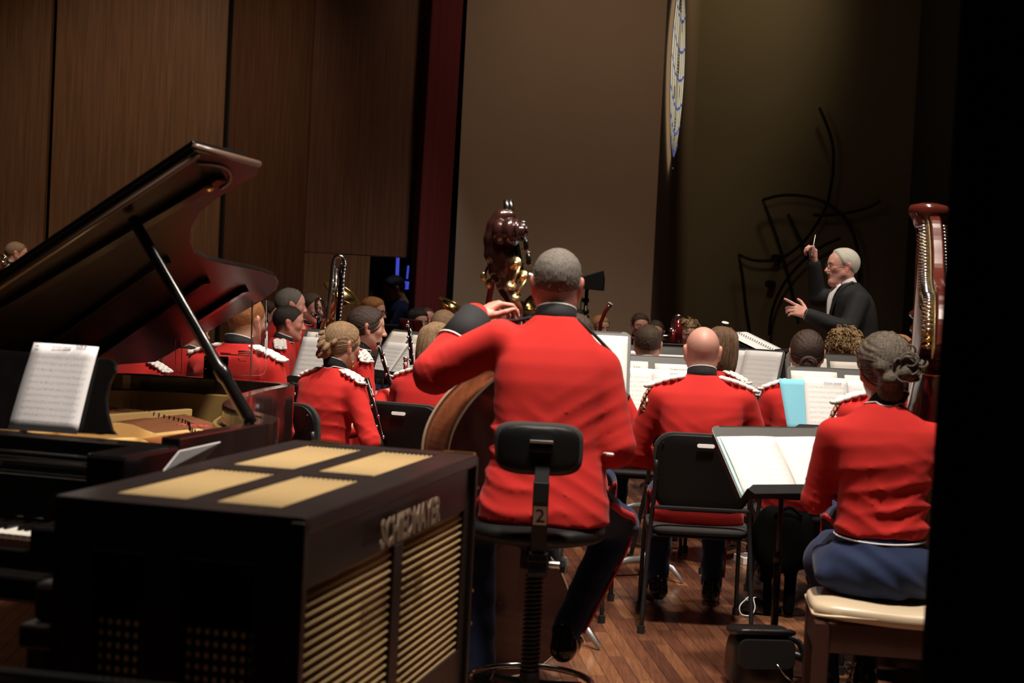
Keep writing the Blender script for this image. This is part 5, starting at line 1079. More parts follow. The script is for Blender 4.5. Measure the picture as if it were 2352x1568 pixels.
# harpist
harp_prof = ([0.66, 0.69, 0.74, 0.82, 0.90, 0.97, 1.015, 1.05, 1.08, 1.10], [0.150, 0.155, 0.150, 0.152, 0.168, 0.176, 0.166, 0.130, 0.086, 0.058], [0.120, 0.120, 0.112, 0.112, 0.122, 0.118, 0.104, 0.084, 0.066, 0.054])
harpist = person('harpist with grey-brown pinned-up hair, short red jacket and navy skirt on cream bench', 2030, 846, 5.25, 3, 'f', 'updo', 'hair_updo', 'fair', look=(4, 6, -4), lean=0.06, prof=harp_prof, braid=False, seed=2, wr=0.010, legs=False, hands={-1: dict(e=(-0.205, 0.10, 0.76), w=(-0.10, 0.33, 0.86)), 1: dict(w=(0.14, 0.34, 0.95))})
F = Field((-0.26, -0.22, 0.28), (0.26, 0.62, 0.70), 0.011); F.ell((0, 0.0, 0.545), (0.205, 0.165, 0.125)); F.cap((-0.07, 0.05, 0.53), (-0.05, 0.45, 0.52), 0.10, 0.085, 0.05); F.cap((0.07, 0.05, 0.53), (0.09, 0.45, 0.52), 0.10, 0.085, 0.05); F.cap((0, 0.02, 0.6), (0, 0.0, 0.672), 0.145, 0.120, 0.05, sq=(1, 1.2, 1)); F.cap((-0.03, 0.5, 0.48), (0.03, 0.5, 0.33), 0.12, 0.12, 0.05, sq=(0.8, 1.2, 1)); F.cap((-0.185, -0.06, 0.53), (-0.17, 0.10, 0.57), 0.035, 0.04, 0.02)
F.func(lambda X, Y, Z, D: np.maximum(D, 0.475 - Z - np.where(Y > 0.38, 0.2, 0)) - 0.006 * np.sin(2 * np.pi * (Z + 0.6 * X + 0.3 * Y) / 0.09 + 2 * np.sin(8 * X)) * np.clip(np.sin(9 * X + 14 * Z), 0, 1)); m_ = F.mesh('skirt', 1); m_.materials.append(MATS['navy_wool']); link('skirt', m_, None, harpist)
MB().tube([(0.152 * math.cos(t), np.interp(0.66, harp_prof[0], harp_prof[2]) * 1.02 * math.sin(t) + 0.01, 0.662 - 0.012 * max(0, -math.sin(t))) for t in np.linspace(0, 2 * math.pi, 40)[:-1]], 0.003, 5, True).build('hem_piping', 'white_linen', harpist, True)
for sd in (-1, 1):
    MB().tube(smooth_path([(sd * 0.07, 0.5, 0.40), (sd * 0.07, 0.49, 0.2), (sd * 0.07, 0.5, 0.08)], 4), [0.05] * 4 + [0.04] * 5, 10).build('calf', 'black_wool', harpist, True)
    so = link('shoe', _cache[('shoe',)], None, harpist); so.location = (sd * 0.07, 0.52, 0.0)
# bald man and his neighbours
bald = person('bald musician in red coat with white shoulder braid, seen from behind', 1613, 808, 6.9, 2, 'm', 'stubble', 'hair_brown', 'pink', look=(0, 6, 0), lean=0.13, cord=True, seed=3, hands={-1: dict(w=(-0.10, 0.30, 0.66), pole=(-1, -0.3, -0.6)), 1: dict(w=(0.10, 0.30, 0.66), pole=(1, -0.3, -0.6))}, wr=0.007)
person('woman with brown hair in a low bun, red coat, seen from behind', 1853, 813, 7.45, 6, 'f', 'bunned', 'hair_longdark', 'fair', look=(0, 5, 0), seed=4, bun=bun_low, res='near', hands=HOLD(0.74), wr=0.007)
person('man with short brown hair seen from behind between two music stands', 1488, 793, 8.9, 4, 'm', 'short', 'hair_brown', 'pink', look=(0, 8, 0), seed=5, res='mid', hands=HOLD(0.76))
person('woman with straight brown bob turned right behind the bald man', 1660, 800, 8.4, 42, 'f', 'bob', 'hair_bob', 'fair', look=(-6, 4, 0), seed=6, res='mid', hands=HOLD(0.76), cord=False)
person('woman with curly blond hair seen from behind, below the conductor', 1940, 803, 9.0, 8, 'f', 'curly', 'hair_curly', 'fair', look=(0, 6, 0), seed=7, res='mid', hands=HOLD(0.78))
person('musician with light brown hair mostly hidden behind the harp', 2064, 812, 9.4, -10, 'f', 'bob', 'hair_strawberry', 'fair', seed=8, res='far', hands=HOLD(0.78), share='fh')
hid = person('musician in red coat with white braid mostly hidden behind the harpist', 2048, 838, 6.35, 0, 'm', 'short', 'hair_brown', 'fair', look=(0, 10, 0), seed=9, res='mid', cord=True, hands={-1: dict(w=(-0.10, 0.30, 0.62), pole=(-1, -0.4, -0.5)), 1: dict(w=(0.1, 0.3, 0.64))})
person('seated musician in red coat almost hidden beyond the bass player', 1322, 783, 7.1, 10, 'm', 'short', 'hair_brown', 'fair', look=(0, 12, 0), seed=10, res='mid', hands={1: dict(w=(0.16, 0.30, 0.66), pole=(1, -0.3, -0.7)), -1: dict(w=(-0.12, 0.3, 0.66))})
# clarinets on the left
braidw = person('woman with braided blond updo and glasses, red coat, turned right', 786, 792, 7.4, 38, 'f', 'braided', 'hair_braidblond', 'fair', look=(-8, 6, 0), lean=0.12, seed=11, bun=bun_braid, glasses=True, wr=0.007, hands={1: dict(w=(0.14, 0.25, 0.755), hand=FH, dir=(-0.25, 0.9, 0.05), zup=(0.6, 0.3, 0.7), pole=(0.9, -0.5, -0.8)), -1: dict(w=(-0.02, 0.36, 0.76), hand=FH, dir=(0.5, 0.8, -0.1), zup=(-0.6, 0.3, 0.6))})
darkw = person('woman with dark hair pulled back playing clarinet in profile', 843, 752, 8.4, 66, 'f', 'pulled', 'hair_longdark', 'fair', look=(-8, 4, 0), lean=0.10, seed=12, res='near', wr=0.007, hands={1: dict(w=(0.11, 0.22, 0.845), hand=FH, dir=(-0.25, 0.9, 0.05), zup=(0.6, 0.3, 0.6)), -1: dict(w=(-0.02, 0.36, 0.84), hand=FH, dir=(0.5, 0.8, 0), zup=(-0.5, 0.3, 0.7))})
person('man with cropped sandy hair seen from behind, left of the raised elbow', 1020, 755, 9.1, 18, 'm', 'crop', 'hair_sandy', 'pink', look=(-4, 4, 0), seed=13, res='mid', hands=HOLD(0.8))
person('blond musician in red coat half hidden under the raised red elbow', 1004, 793, 7.7, 22, 'f', 'bob', 'hair_braidblond', 'fair', look=(0, 8, 0), seed=14, res='mid', hands=HOLD(0.78), wr=0.007)
person('woman with auburn bob behind the bass player\'s raised arm', 1125, 760, 9.6, 16, 'f', 'bob', 'hair_strawberry', 'fair', seed=15, res='mid', hands=HOLD(0.78))
ging = person('ginger-haired musician in red coat behind the clear acrylic shield', 566, 738, 7.15, 24, 'm', 'fade', 'hair_ginger', 'pale', look=(-4, 6, 0), seed=16, res='near', hands=HOLD(0.74), wr=0.007)
person('man with dark wet-look crop in profile behind the left music stand', 664, 742, 9.8, 78, 'm', 'fade', 'hair_dark', 'ruddy', look=(0, 2, 0), seed=17, res='mid', hands=HOLD(0.80))
person('man with receding grey-brown crop in profile, tallest of the left group', 668, 701, 10.8, 70, 'm', 'thin', 'hair_greycrop', 'pink', look=(0, 3, 0), seed=18, res='mid', hands=HOLD(0.80), share='mh')
contra = person('man with glasses blowing the tall silver contrabass clarinet', 712, 708, 11.7, 112, 'm', 'short', 'hair_brown', 'pink', look=(0, 4, 0), seed=19, res='mid', glasses=True, buttons=True, eyes=True, hands={1: dict(w=(0.02, 0.36, 0.78)), -1: dict(w=(-0.1, 0.38, 0.95))})
person('young man\'s face in profile just right of the piano lid tip', 612, 722, 12.4, 72, 'm', 'short', 'hair_brown', 'fair', look=(0, 3, 0), seed=20, res='far', hands=HOLD(0.80), share='mh', eyes=True)
person('ginger-haired man with glasses in front of the dark doorway', 858, 716, 12.5, 104, 'm', 'short', 'hair_ginger', 'fair', look=(0, 6, 0), seed=21, res='far', glasses=True, hands=HOLD(0.80), share='mh')
person('woman with dark hair looking down behind the small black stand', 960, 738, 13.0, 142, 'f', 'bob', 'hair_dark', 'fair', look=(0, 10, 0), seed=22, res='far', hands=HOLD(0.80), share='fh', eyes=True)
person('balding man raising a brass mouthpiece beside the dark-haired woman', 980, 734, 13.7, 158, 'm', 'thin', 'hair_brown', 'ruddy', look=(0, 2, 0), seed=23, res='far', hands=HOLD(0.80), share='mh', eyes=True)
for px, py, D, yw, hs, hc, lb in ((1154, 736, 12.4, 150, 'short', 'hair_dark', 'dark-haired man far behind, just left of the bass neck'), (1172, 733, 14.6, 165, 'crop', 'hair_sandy', 'grey-haired man far behind, touching the bass neck'), (1224, 738, 13.5, 130, 'short', 'hair_brown', 'brown-haired man far behind between bass neck and player\'s head'), (1320, 742, 12.6, 165, 'side', 'hair_dark', 'dark-haired man\'s face peeking out right of the bass player\'s neck')):
    person(lb, px, py, D, yw, 'm', hs, hc, 'ruddy', look=(0, 6, 0), seed=int(px) % 7 + 30, res='far', hands=HOLD(0.80), share='mh', eyes=True)
person('strawberry-blond bassoon player far behind the bass player\'s music stand', 1379, 753, 13.6, 155, 'f', 'pulled', 'hair_strawberry', 'fair', look=(0, 8, 0), seed=35, res='far', hands=HOLD(0.80), share='fh', eyes=True)
person('young man facing us far behind, looking over a black stand', 1470, 748, 14.3, 170, 'm', 'side', 'hair_brown', 'pink', look=(0, 6, 0), seed=36, res='far', hands=HOLD(0.80), share='mh', eyes=True)
person('man with high forehead looking down, partly behind the brown-haired man', 1505, 765, 13.0, 185, 'm', 'thin', 'hair_brown', 'fair', look=(0, 14, 0), seed=37, res='far', hands=HOLD(0.80), share='mh', eyes=True)
person('woman with curly blond hair facing us behind the bald man\'s head', 1580, 770, 12.0, 168, 'f', 'curly', 'hair_curly', 'fair', look=(0, 8, 0), seed=38, res='far', hands=HOLD(0.80), share='fh', eyes=True)
person('musician whose red shoulder shows beneath the piano lid', 340, 792, 8.0, 35, 'm', 'short', 'hair_brown', 'fair', seed=39, res='mid', hands=HOLD(0.8), share='mm')
person('musician in red coat seen through the left half of the acrylic shield', 446, 770, 9.2, 50, 'm', 'short', 'hair_dark', 'fair', seed=40, res='mid', hands=HOLD(0.8), share='mm')
riser = empty('platform_riser', (*at(38, 600, 14.3)[:2], 0), 0, 'dark wooden platform riser under the horn player at far left', 'platform')
for x_, y_, sx_, sy_, z_, h_ in ((0, 0.2, 2.6, 1.6, 0.35, 0.06),): MB().box((x_, y_, z_ - h_ / 2), (sx_, sy_, h_)).build('deck', 'bench_wood', riser, False, 0.006)
for x_ in (-1.2, 1.2):
    for y_ in (-0.5, 0.9): MB().box((x_, y_, 0.145), (0.06, 0.06, 0.29)).build('leg', 'dark_metal', riser)
hornp = person('horn player with cropped hair at the far left edge', 38, 583, 14.3, 68, 'm', 'crop', 'hair_sandy', 'pink', look=(0, 6, 0), seed=41, res='mid', lift=0.35, hands=HOLD(0.85))
# man in the doorway
doorman = person('man in dark shirt looking down at a camera in the doorway', 905, 662, 16.0, -108, 'm', 'short', 'hair_dark', 'tan', look=(0, 22, 0), seed=42, res='mid', coat='navy_wool', braid=False, collar=None, glasses=True, group='people in dark clothes', hands={-1: dict(w=(-0.05, 0.36, 0.92), hand=FH, dir=(0.2, 0.9, 0.3)), 1: dict(w=(0.06, 0.36, 0.92), hand=FH, dir=(-0.2, 0.9, 0.3))})
# conductor
LFT = 0.475
cond = person('conductor in black tailcoat and white bow tie with raised baton', 1934, 612, 10.15, -97, 'm', 'ring', 'hair_white', 'pink', look=(0, 2, 0), lean=0.06, lift=LFT, coat='tail_coat', braid=False, collar='white_linen', glasses=True, fat=0.008, seed=43, res='near', group='people in dark clothes', wr=0.003, eyes=True,
    prof=([0.30, 0.45, 0.60, 0.70, 0.80, 0.90, 0.98, 1.03, 1.065, 1.095, 1.115], [0.19, 0.205, 0.205, 0.200, 0.198, 0.204, 0.204, 0.188, 0.146, 0.096, 0.066], [0.15, 0.165, 0.170, 0.165, 0.155, 0.150, 0.138, 0.118, 0.094, 0.074, 0.062]),
    hands={-1: dict(e=(-0.27, 0.15, 0.80), w=(-0.17, 0.385, 0.885), hand=dict(curl=(0.45, 0.4, 0.3), thumb=1.0, spread=0.12, point=True), dir=(0.12, 0.92, 0.35), zup=(-0.85, 0.1, 0.35), thumb_side=1),
           1: dict(e=(0.30, 0.17, 1.00), w=(0.24, 0.232, 1.235), hand=dict(curl=(1.0, 1.1, 0.8), thumb=0.35, spread=0.06), dir=(-0.1, 0.15, 1.0), zup=(0.3, -0.9, 0.1))},
    legpts={sd: [(sd * 0.09, 0.03, 0.42), (sd * 0.10, 0.03, 0.02), (sd * 0.10, 0.0, LFT * -1 + 0.105)] for sd in (-1, 1)})
for (e_, w_) in (((-0.27, 0.15, 0.80), (-0.17, 0.385, 0.885)), ((0.30, 0.17, 1.00), (0.24, 0.232, 1.235))):
    e_, w_ = np.array(e_), np.array(w_); d = nv(w_ - e_); MB().lathe([(0.036, -0.030), (0.041, -0.028), (0.040, 0.022), (0.033, 0.022)], w_ - d * 0.01, d, 18).build('shirt_cuff', 'white_linen', cond, True)
sf = MB().grid(lambda u, v: (np.array([(u - 0.5) * (0.02 + 0.10 * v), np.interp(0.82 + 0.275 * v, [0.82, 0.9, 0.98, 1.03, 1.065, 1.095], [0.186, 0.190, 0.190, 0.176, 0.158, 0.140]) - (u - 0.5) ** 2 * 0.03, 0.82 + 0.275 * v])), 6, 8); sfo = link('shirt_front', sf.mesh('shirt_front'), 'white_linen', cond, True); sfo.modifiers.new('s', 'SOLIDIFY').thickness = 0.01
for sd in (-1, 1):
    MB().tube(smooth_path([(sd * 0.014, 0.192, 0.80), (sd * 0.060, 0.184, 0.95), (sd * 0.082, 0.135, 1.07), (sd * 0.07, 0.06, 1.115)], 4), 0.020, 8, flat=0.35).build('lapel', 'tail_coat', cond, True)
    MB().add([(sd * 0.003, 0.150, 1.088), (sd * 0.048, 0.146, 1.110), (sd * 0.048, 0.146, 1.066), (sd * 0.003, 0.164, 1.088), (sd * 0.048, 0.160, 1.110), (sd * 0.048, 0.160, 1.066)], [(0, 1, 2), (5, 4, 3), (0, 3, 4, 1), (1, 4, 5, 2), (2, 5, 3, 0)]).build('bow_tie', 'white_linen', cond)
th_ = np.array(cond['_th']); MB().tube([th_ + np.array(v) for v in ((-0.026, 0.088, -0.052), (-0.012, 0.097, -0.047), (0.012, 0.097, -0.047), (0.026, 0.088, -0.052))], [0.004, 0.007, 0.007, 0.004], 8).build('moustache', 'hair_white', cond, True)
# ------------------------------------------------------------------ band chairs
def make_chair():
    r = empty('band_chair', (0, 0, 0), 0, 'chair', 'chair', 'black band chairs')
    F = Field((-0.24, -0.24, 0.40), (0.24, 0.24, 0.47), 0.009)
    F.func(lambda X, Y, Z, D: (np.abs(X / 0.222) ** 6 + np.abs(Y / 0.212) ** 6 + np.abs((Z - 0.435 + 0.012 * np.clip(Y - 0.15, 0, 1) * 8) / 0.022) ** 4) ** 0.2 * 0.02 - 0.02)
    m_ = F.mesh('seat', 1); m_.materials.append(MATS['pad_grey']); link('seat', m_, None, r)
    MB().box((0, 0.0, 0.408), (0.40, 0.38, 0.012)).build('seat_pan', 'plastic_black', r, False, 0.004)
    def outline(k): return rrect(0.44 * k, 0.34, 0.085, 6, 0, 0)
    def back(name, m, y0, t, k, cz, sc=1.0):
        poly = [(x * sc, z * sc) for x, z in outline(k)]; n = len(poly); b = MB()
        def P3(x, z, dy): return (x * (1 - 0.10 * (0.17 - z) / 0.34), y0 + dy + 0.30 * x * x - 0.16 * (z + 0.0) * 1.0, cz + z)
        ring = [1.0, 0.66, 0.33]
        for dy in (0.0, t):
            for q in ring: b.v += [P3(x * q, z * q, dy) for x, z in poly]
            b.v.append(P3(0, 0, dy))
        base = len(ring) * n + 1
        for s_ in (0, 1):
            o = s_ * base
            for j in range(len(ring) - 1):
                for i in range(n): f = (o + j * n + i, o + j * n + (i + 1) % n, o + (j + 1) * n + (i + 1) % n, o + (j + 1) * n + i); b.f.append(f if s_ else f[::-1])
            for i in range(n): f = (o + (len(ring) - 1) * n + i, o + (len(ring) - 1) * n + (i + 1) % n, o + base - 1); b.f.append(f if s_ else f[::-1])
        b.f += [(i, (i + 1) % n, base + (i + 1) % n, base + i) for i in range(n)]
        return b.build(name, m, r, True, 0.004)
    back('back_pad', 'pad_grey', -0.222, 0.022, 1.0, 0.690, 1.02); back('back_shell', 'plastic_black', -0.236, 0.013, 1.0, 0.690, 0.965)
    for sd in (-1, 1):
        MB().tube(smooth_path([(sd * 0.205, -0.236, 0.74), (sd * 0.205, -0.215, 0.60), (sd * 0.212, -0.19, 0.46), (sd * 0.222, -0.215, 0.30), (sd * 0.236, -0.285, 0.0)], 4), 0.0125, 8, flat=0.8).build('leg', 'frame_black', r, True)
        MB().tube(smooth_path([(sd * 0.205, 0.16, 0.43), (sd * 0.215, 0.185, 0.40), (sd * 0.222, 0.205, 0.0)], 3), 0.012, 8, flat=0.8).build('leg', 'frame_black', r, True)
        MB().bar((sd * 0.21, -0.19, 0.41), (sd * 0.21, 0.17, 0.41), 0.022, 0.02).build('side_rail', 'frame_black', r)
        for y_, x_ in ((-0.285, 0.236), (0.205, 0.222)): MB().cyl((sd * x_, y_, 0.0), (sd * x_, y_, 0.034), 0.0165, n=10).build('foot_glide', 'dark_metal', r)
    MB().bar((-0.205, -0.215, 0.535), (0.205, -0.215, 0.535), 0.016, 0.018).build('cross_bar', 'dark_metal', r, False, 0.004)
    MB().slab(rrect(0.075, 0.017, 0.008, 4), 0.004, (0, -0.263, 0.812), frame_from((0, -1, 0.12), (1, 0, 0))).build('handle', 'acrylic_edge', r, False, 0.001)
    for sx, z_ in ((-0.18, 0.815), (0.18, 0.815), (-0.195, 0.66), (0.195, 0.66)): MB().lathe([(0.005, 0), (0.003, 0.004)], (sx, -0.2385 + 0.3 * sx * sx - 0.16 * (z_ - 0.69), z_), (0, -1, 0), 8).build('screw', 'chrome', r)
    return r
chair0 = make_chair(); used = False
NOCHAIR = {bassist.name, harpist.name, cond.name}
for root, lb in PEOPLE:
    if root.name in NOCHAIR: continue
    ch = chair0 if not used else copy_tree(chair0); used = True
    ch.location = (root.location.x, root.location.y, root.location.z); ch.rotation_euler = root.rotation_euler
    ch['label'] = 'black band chair under the ' + ' '.join(w.strip(',') for w in lb.split()[:10])
# ------------------------------------------------------------------ high stool of the bass player
bx, by = bassist.location.x, bassist.location.y
stool = empty('bass_stool', (bx - 0.02, by, 0), bassist.rotation_euler.z, 'black adjustable bass stool with padded back, screw column and foot ring', 'stool')
F = Field((-0.26, -0.26, 0.60), (0.26, 0.26, 0.73), 0.010); F.func(lambda X, Y, Z, D: ((X / 0.225) ** 2 + (Y / 0.215) ** 2 + np.abs((Z - 0.665) / 0.045) ** 3) ** 0.4 * 0.05 - 0.05); m_ = F.mesh('seat', 1); m_.materials.append(MATS['plastic_black']); link('seat', m_, None, stool)
F = Field((-0.16, -0.36, 0.84), (0.17, -0.16, 1.06), 0.007); F.func(lambda X, Y, Z, D: (np.abs((X + 0.16 * (Z - 0.95) * 0.25) / (0.138 - 0.14 * np.clip(0.95 - Z, -1, 1) * 0.25)) ** 4 + np.abs((Z - 0.955) / 0.082) ** 4 + np.abs((Y + 0.255 - 1.2 * X * X) / 0.028) ** 3) ** 0.3 * 0.03 - 0.03); m_ = F.mesh('back_pad', 1); m_.materials.append(MATS['pad_grey']); link('back_pad', m_, None, stool)
def curved(x, y): return y + 1.2 * x * x
F = Field((-0.15, -0.36, 0.85), (0.16, -0.22, 1.05), 0.007); F.func(lambda X, Y, Z, D: (np.abs(X / 0.128) ** 4 + np.abs((Z - 0.955) / 0.074) ** 4 + np.abs((Y + 0.278 - 1.2 * X * X) / 0.016) ** 3) ** 0.3 * 0.02 - 0.02); m_ = F.mesh('back_shell', 1); m_.materials.append(MATS['plastic_black']); link('back_shell', m_, None, stool)
MB().box((0.01, -0.303, 0.965), (0.075, 0.02, 0.035)).build('bracket', 'plastic_black', stool, False, 0.006); MB().cyl((-0.025, -0.312, 0.982), (0.045, -0.312, 0.982), 0.005, n=8).build('bracket_rod', 'chrome', stool)
MB().add([(x_, y_, z_) for y_, z_ in ((-0.325, 0.86), (-0.325, 0.80), (-0.30, 0.72), (-0.275, 0.62), (-0.262, 0.62), (-0.287, 0.72), (-0.312, 0.80), (-0.312, 0.86)) for x_ in (-0.008, 0.040)], [(2 * i, 2 * i + 1, (2 * i + 3) % 16, (2 * i + 2) % 16) for i in range(8)] + [tuple(range(0, 16, 2))[::-1], tuple(range(1, 16, 2))]).build('back_bar', 'dark_metal', stool, False, 0.002)
MB().bar((0.016, -0.29, 0.925), (0.016, -0.319, 0.85), 0.045, 0.012, (1, 0, 0)).build('back_bar_top', 'dark_metal', stool, False, 0.002)
pl = MB().box((0.0165, -0.3125, 0.757), (0.042, 0.002, 0.062), frame_from((0, -0.30, 1))).build('number_plate', 'paper', stool)
textobj('number', '2', 0.064, 'ink', pl, (0.0165, -0.3075, 0.735), np.array([[1, 0, 0], [0, -0.287, -0.957], [0, 0.957, -0.287]]), 0.0012)
MB().box((0.016, -0.262, 0.60), (0.06, 0.05, 0.075)).build('clamp', 'plastic_black', stool, False, 0.006)
for z_ in (0.632, 0.612, 0.57): MB().box((0.016, -0.289, z_), (0.058, 0.004, 0.005)).build('clamp_strip', 'chrome', stool)
MB().cyl((0.05, -0.262, 0.60), (0.085, -0.262, 0.60), 0.011, n=12).build('clamp_bolt', 'chrome', stool); MB().lathe([(0.022, 0), (0.026, 0.006), (0.022, 0.018)], (0.083, -0.262, 0.60), (1, 0, 0), 8).build('clamp_knob', 'plastic_black', stool)
MB().tube([(0.10, -0.262, 0.625), (0.105, -0.262, 0.60), (0.10, -0.262, 0.575)], 0.006, 6).build('clamp_lever', 'grey_metal', stool); MB().bar((0.0, -0.20, 0.60), (0.0, -0.03, 0.615), 0.05, 0.02, (1, 0, 0)).build('seat_plate', 'dark_metal', stool)
MB().lathe([(0.05, 0.54), (0.05, 0.60), (0.09, 0.62)], n=16).build('seat_socket', 'plastic_black', stool); MB().cyl((0, 0, 0.08), (0, 0, 0.56), 0.022, n=14).build('column', 'dark_metal', stool)
zz = np.linspace(0, 1, 22 * 12); MB().tube([(0.027 * math.cos(2 * math.pi * 22 * t), 0.027 * math.sin(2 * math.pi * 22 * t), 0.20 + 0.32 * t) for t in zz], 0.0048, 6).build('screw_thread', 'dark_metal', stool, True)
MB().lathe([(0.035, 0.08), (0.038, 0.12), (0.032, 0.20)], n=14).build('hub', 'plastic_black', stool)
MB().tube([(0.205 * math.cos(t), 0.205 * math.sin(t), 0.165) for t in np.linspace(0, 2 * math.pi, 49)[:-1]], 0.011, 10, True).build('foot_ring', 'chrome', stool, True)
for k in range(4):
    a = math.radians(35 + 90 * k); c_, s_ = math.cos(a), math.sin(a); MB().tube([(0.03 * c_, 0.03 * s_, 0.15), (0.20 * c_, 0.20 * s_, 0.13), (0.27 * c_, 0.27 * s_, 0.015)], [0.017, 0.015, 0.012], 8).build('leg', 'dark_metal', stool, True); MB().cyl((0.27 * c_, 0.27 * s_, 0), (0.27 * c_, 0.27 * s_, 0.02), 0.018, n=10).build('foot', 'plastic_black', stool)
# ------------------------------------------------------------------ harp bench
bw = onz(1868, 1372, 0.50); hx, hyy = harpist.location.x, harpist.location.y
bench = empty('harp_bench', (hx + 0.10, hyy - 0.06, 0), harpist.rotation_euler.z - 0.06, 'wooden bench with cream leather cushion under the harpist', 'bench')
F = Field((-0.36, -0.21, 0.40), (0.36, 0.21, 0.52), 0.009); F.func(lambda X, Y, Z, D: (np.abs(X / 0.34) ** 6 + np.abs(Y / 0.19) ** 5 + np.abs((Z - 0.445 + 0.015 * np.exp(-(X / 0.2) ** 2)) / 0.035) ** 3.2) ** 0.25 * 0.04 - 0.04); m_ = F.mesh('cushion', 1); m_.materials.append(MATS['leather_cream']); link('cushion', m_, None, bench)
MB().tube([(x * 0.335, y * 0.185, 0.432) for x, y in [(p[0] / 0.5, p[1] / 0.5) for p in rrect(1, 1, 0.08, 4)]], 0.005, 6, True).build('cushion_piping', 'leather_cream', bench, True)
for sd in (-1, 1): MB().box((0, sd * 0.165, 0.36), (0.60, 0.022, 0.10)).build('apron', 'bench_wood', bench, False, 0.003); MB().box((sd * 0.315, 0, 0.36), (0.022, 0.30, 0.10)).build('apron', 'bench_wood', bench, False, 0.003)
for sx in (-1, 1):
    for sy in (-1, 1): MB().box((sx * 0.305, sy * 0.16, 0.205), (0.05, 0.05, 0.41), taper=1.0).build('leg', 'bench_wood', bench, False, 0.005)
# ------------------------------------------------------------------ music stands
def make_stand(px, py, D, yaw, tilt, label, w=0.50, h=0.33, legs='grey_metal', deskmat='stand_lit_black', group='black music stands', lipraise=True):
    p = at(px, py, D); r = empty('music_stand', (p[0], p[1], 0), math.radians(yaw), label, 'music stand', group); zb = p[2]; t = math.radians(tilt)
    U = np.array([0, math.sin(t), math.cos(t)]); N_ = np.array([0, -math.cos(t), math.sin(t)]); O = np.array([0, 0, zb]); X_ = np.array([1.0, 0, 0]); R = np.stack([X_, U, -N_ * -1], 1)
    R = np.stack([X_, U, N_], 1)
    poly = [(x, y) for x, y in ([(-w / 2, 0), (w / 2, 0), (w / 2, h - 0.03)] + [(w / 2 - 0.03 + 0.03 * math.cos(a), h - 0.03 + 0.03 * math.sin(a)) for a in np.linspace(0.3, 1.57, 4)] + [(-w / 2 + 0.03 + 0.03 * math.cos(a), h - 0.03 + 0.03 * math.sin(a)) for a in np.linspace(1.57, 2.84, 4)] + [(-w / 2, h - 0.03)])]
    MB().slab(poly, 0.004, O, R, -0.004).build('desk', deskmat, r, False, 0.002)
    for sx in (-1, 1): MB().box(O + R @ np.array([sx * (w / 2 - 0.003), h * 0.45, -0.012]), (0.006, h * 0.86, 0.022), R).build('desk_flange', 'stand_pole', r)
    MB().box(O + R @ np.array([0, h - 0.004, -0.010]), (w - 0.08, 0.006, 0.020), R).build('desk_flange', 'stand_pole', r)
    MB().box(O + R @ np.array([0, h * 0.5, -0.007]), (0.09, h * 0.96, 0.004), R).build('desk_spine', deskmat, r)
    MB().box(O + R @ np.array([0, -0.002, 0.028]), (w, 0.004, 0.060), R).build('shelf', 'stand_pole', r)
    MB().slab([(-w / 2 + 0.0, -0.004), (-w / 2 + 0.02, -0.028), (w / 2 - 0.02, -0.028), (w / 2, -0.004), (w / 2 - 0.03, 0.016), (-w / 2 + 0.03, 0.016)] if lipraise else rrect(w, 0.03, 0.004), 0.003, O, R, 0.058).build('lip', 'stand_pole', r, False, 0.001)
    hub = O + R @ np.array([0, h * 0.42, -0.03]); MB().box(hub, (0.05, 0.09, 0.05), R).build('tilt_bracket', 'stand_pole', r, False, 0.004)
    MB().cyl((0, hub[1], 0.40), (0, hub[1], hub[2]), 0.0095, n=10).build('tube', 'stand_pole', r, True); MB().cyl((0, hub[1], 0.11), (0, hub[1], 0.46), 0.0145, n=12).build('sleeve', 'stand_pole', r, True)
    MB().lathe([(0.018, 0.0), (0.018, 0.03), (0.0155, 0.034)], (0, hub[1], 0.44), n=12).build('collar', 'dark_metal', r, True)
    MB().lathe([(0.022, 0.06), (0.030, 0.085), (0.028, 0.11), (0.016, 0.13)], (0, hub[1], 0), n=14).build('base_hub', legs, r, True)
    for k in range(3):
        a = math.radians(80 + 120 * k); c_, s_ = math.cos(a), math.sin(a)
        MB().tube([(0.015 * c_, hub[1] + 0.015 * s_, 0.09), (0.09 * c_, hub[1] + 0.09 * s_, 0.088), (0.17 * c_, hub[1] + 0.17 * s_, 0.068), (0.235 * c_, hub[1] + 0.235 * s_, 0.008)], [0.020, 0.018, 0.016, 0.010], 8, flat=0.75).build('base_leg', legs, r, True)
    Rw = np.array(r.rotation_euler.to_matrix()); 
    def W(u, v, n=0.004): return np.array([p[0], p[1], 0]) + Rw @ (O + R @ np.array([u, v, n]))
    r['_n'] = 0; return r, W, Rw @ R
def put(stand, u0, u1, v0, v1, m, label, n=0.004, skew=0.0, curl=0.005, text=None, cat='sheet music'):
    W = stand[1]; o = page('sheet_music', W(u0, v0, n), W(u1, v0, n), W(u0 + skew, v1, n), W(u1 + skew, v1, n), m, label, cat, 'music on the stands', curl, nrm=stand[2][:, 2], thick=0.0008)
    for (tx, fu, fv, sz) in (text or ()): textobj('printed_text', tx, sz, 'ink', o, W(u0 + (u1 - u0) * fu, v0 + (v1 - v0) * fv, n + curl * 1.3 + 0.0016) - np.array(o.location), stand[2])
    return o
sheet_mat('blue_list', 22, 3.3, paper=(0.20, 0.56, 0.70), ink=0.5, top=0.9); mat('paper_bluepale', (0.55, 0.76, 0.80), 0.75); mat('paper_cream', (0.76, 0.70, 0.62), 0.75)
S1 = make_stand(1838, 1142, 5.75, 23, 46, 'near music stand with big white score, between bald man and harpist', legs='stand_pole', w=0.52, h=0.35)
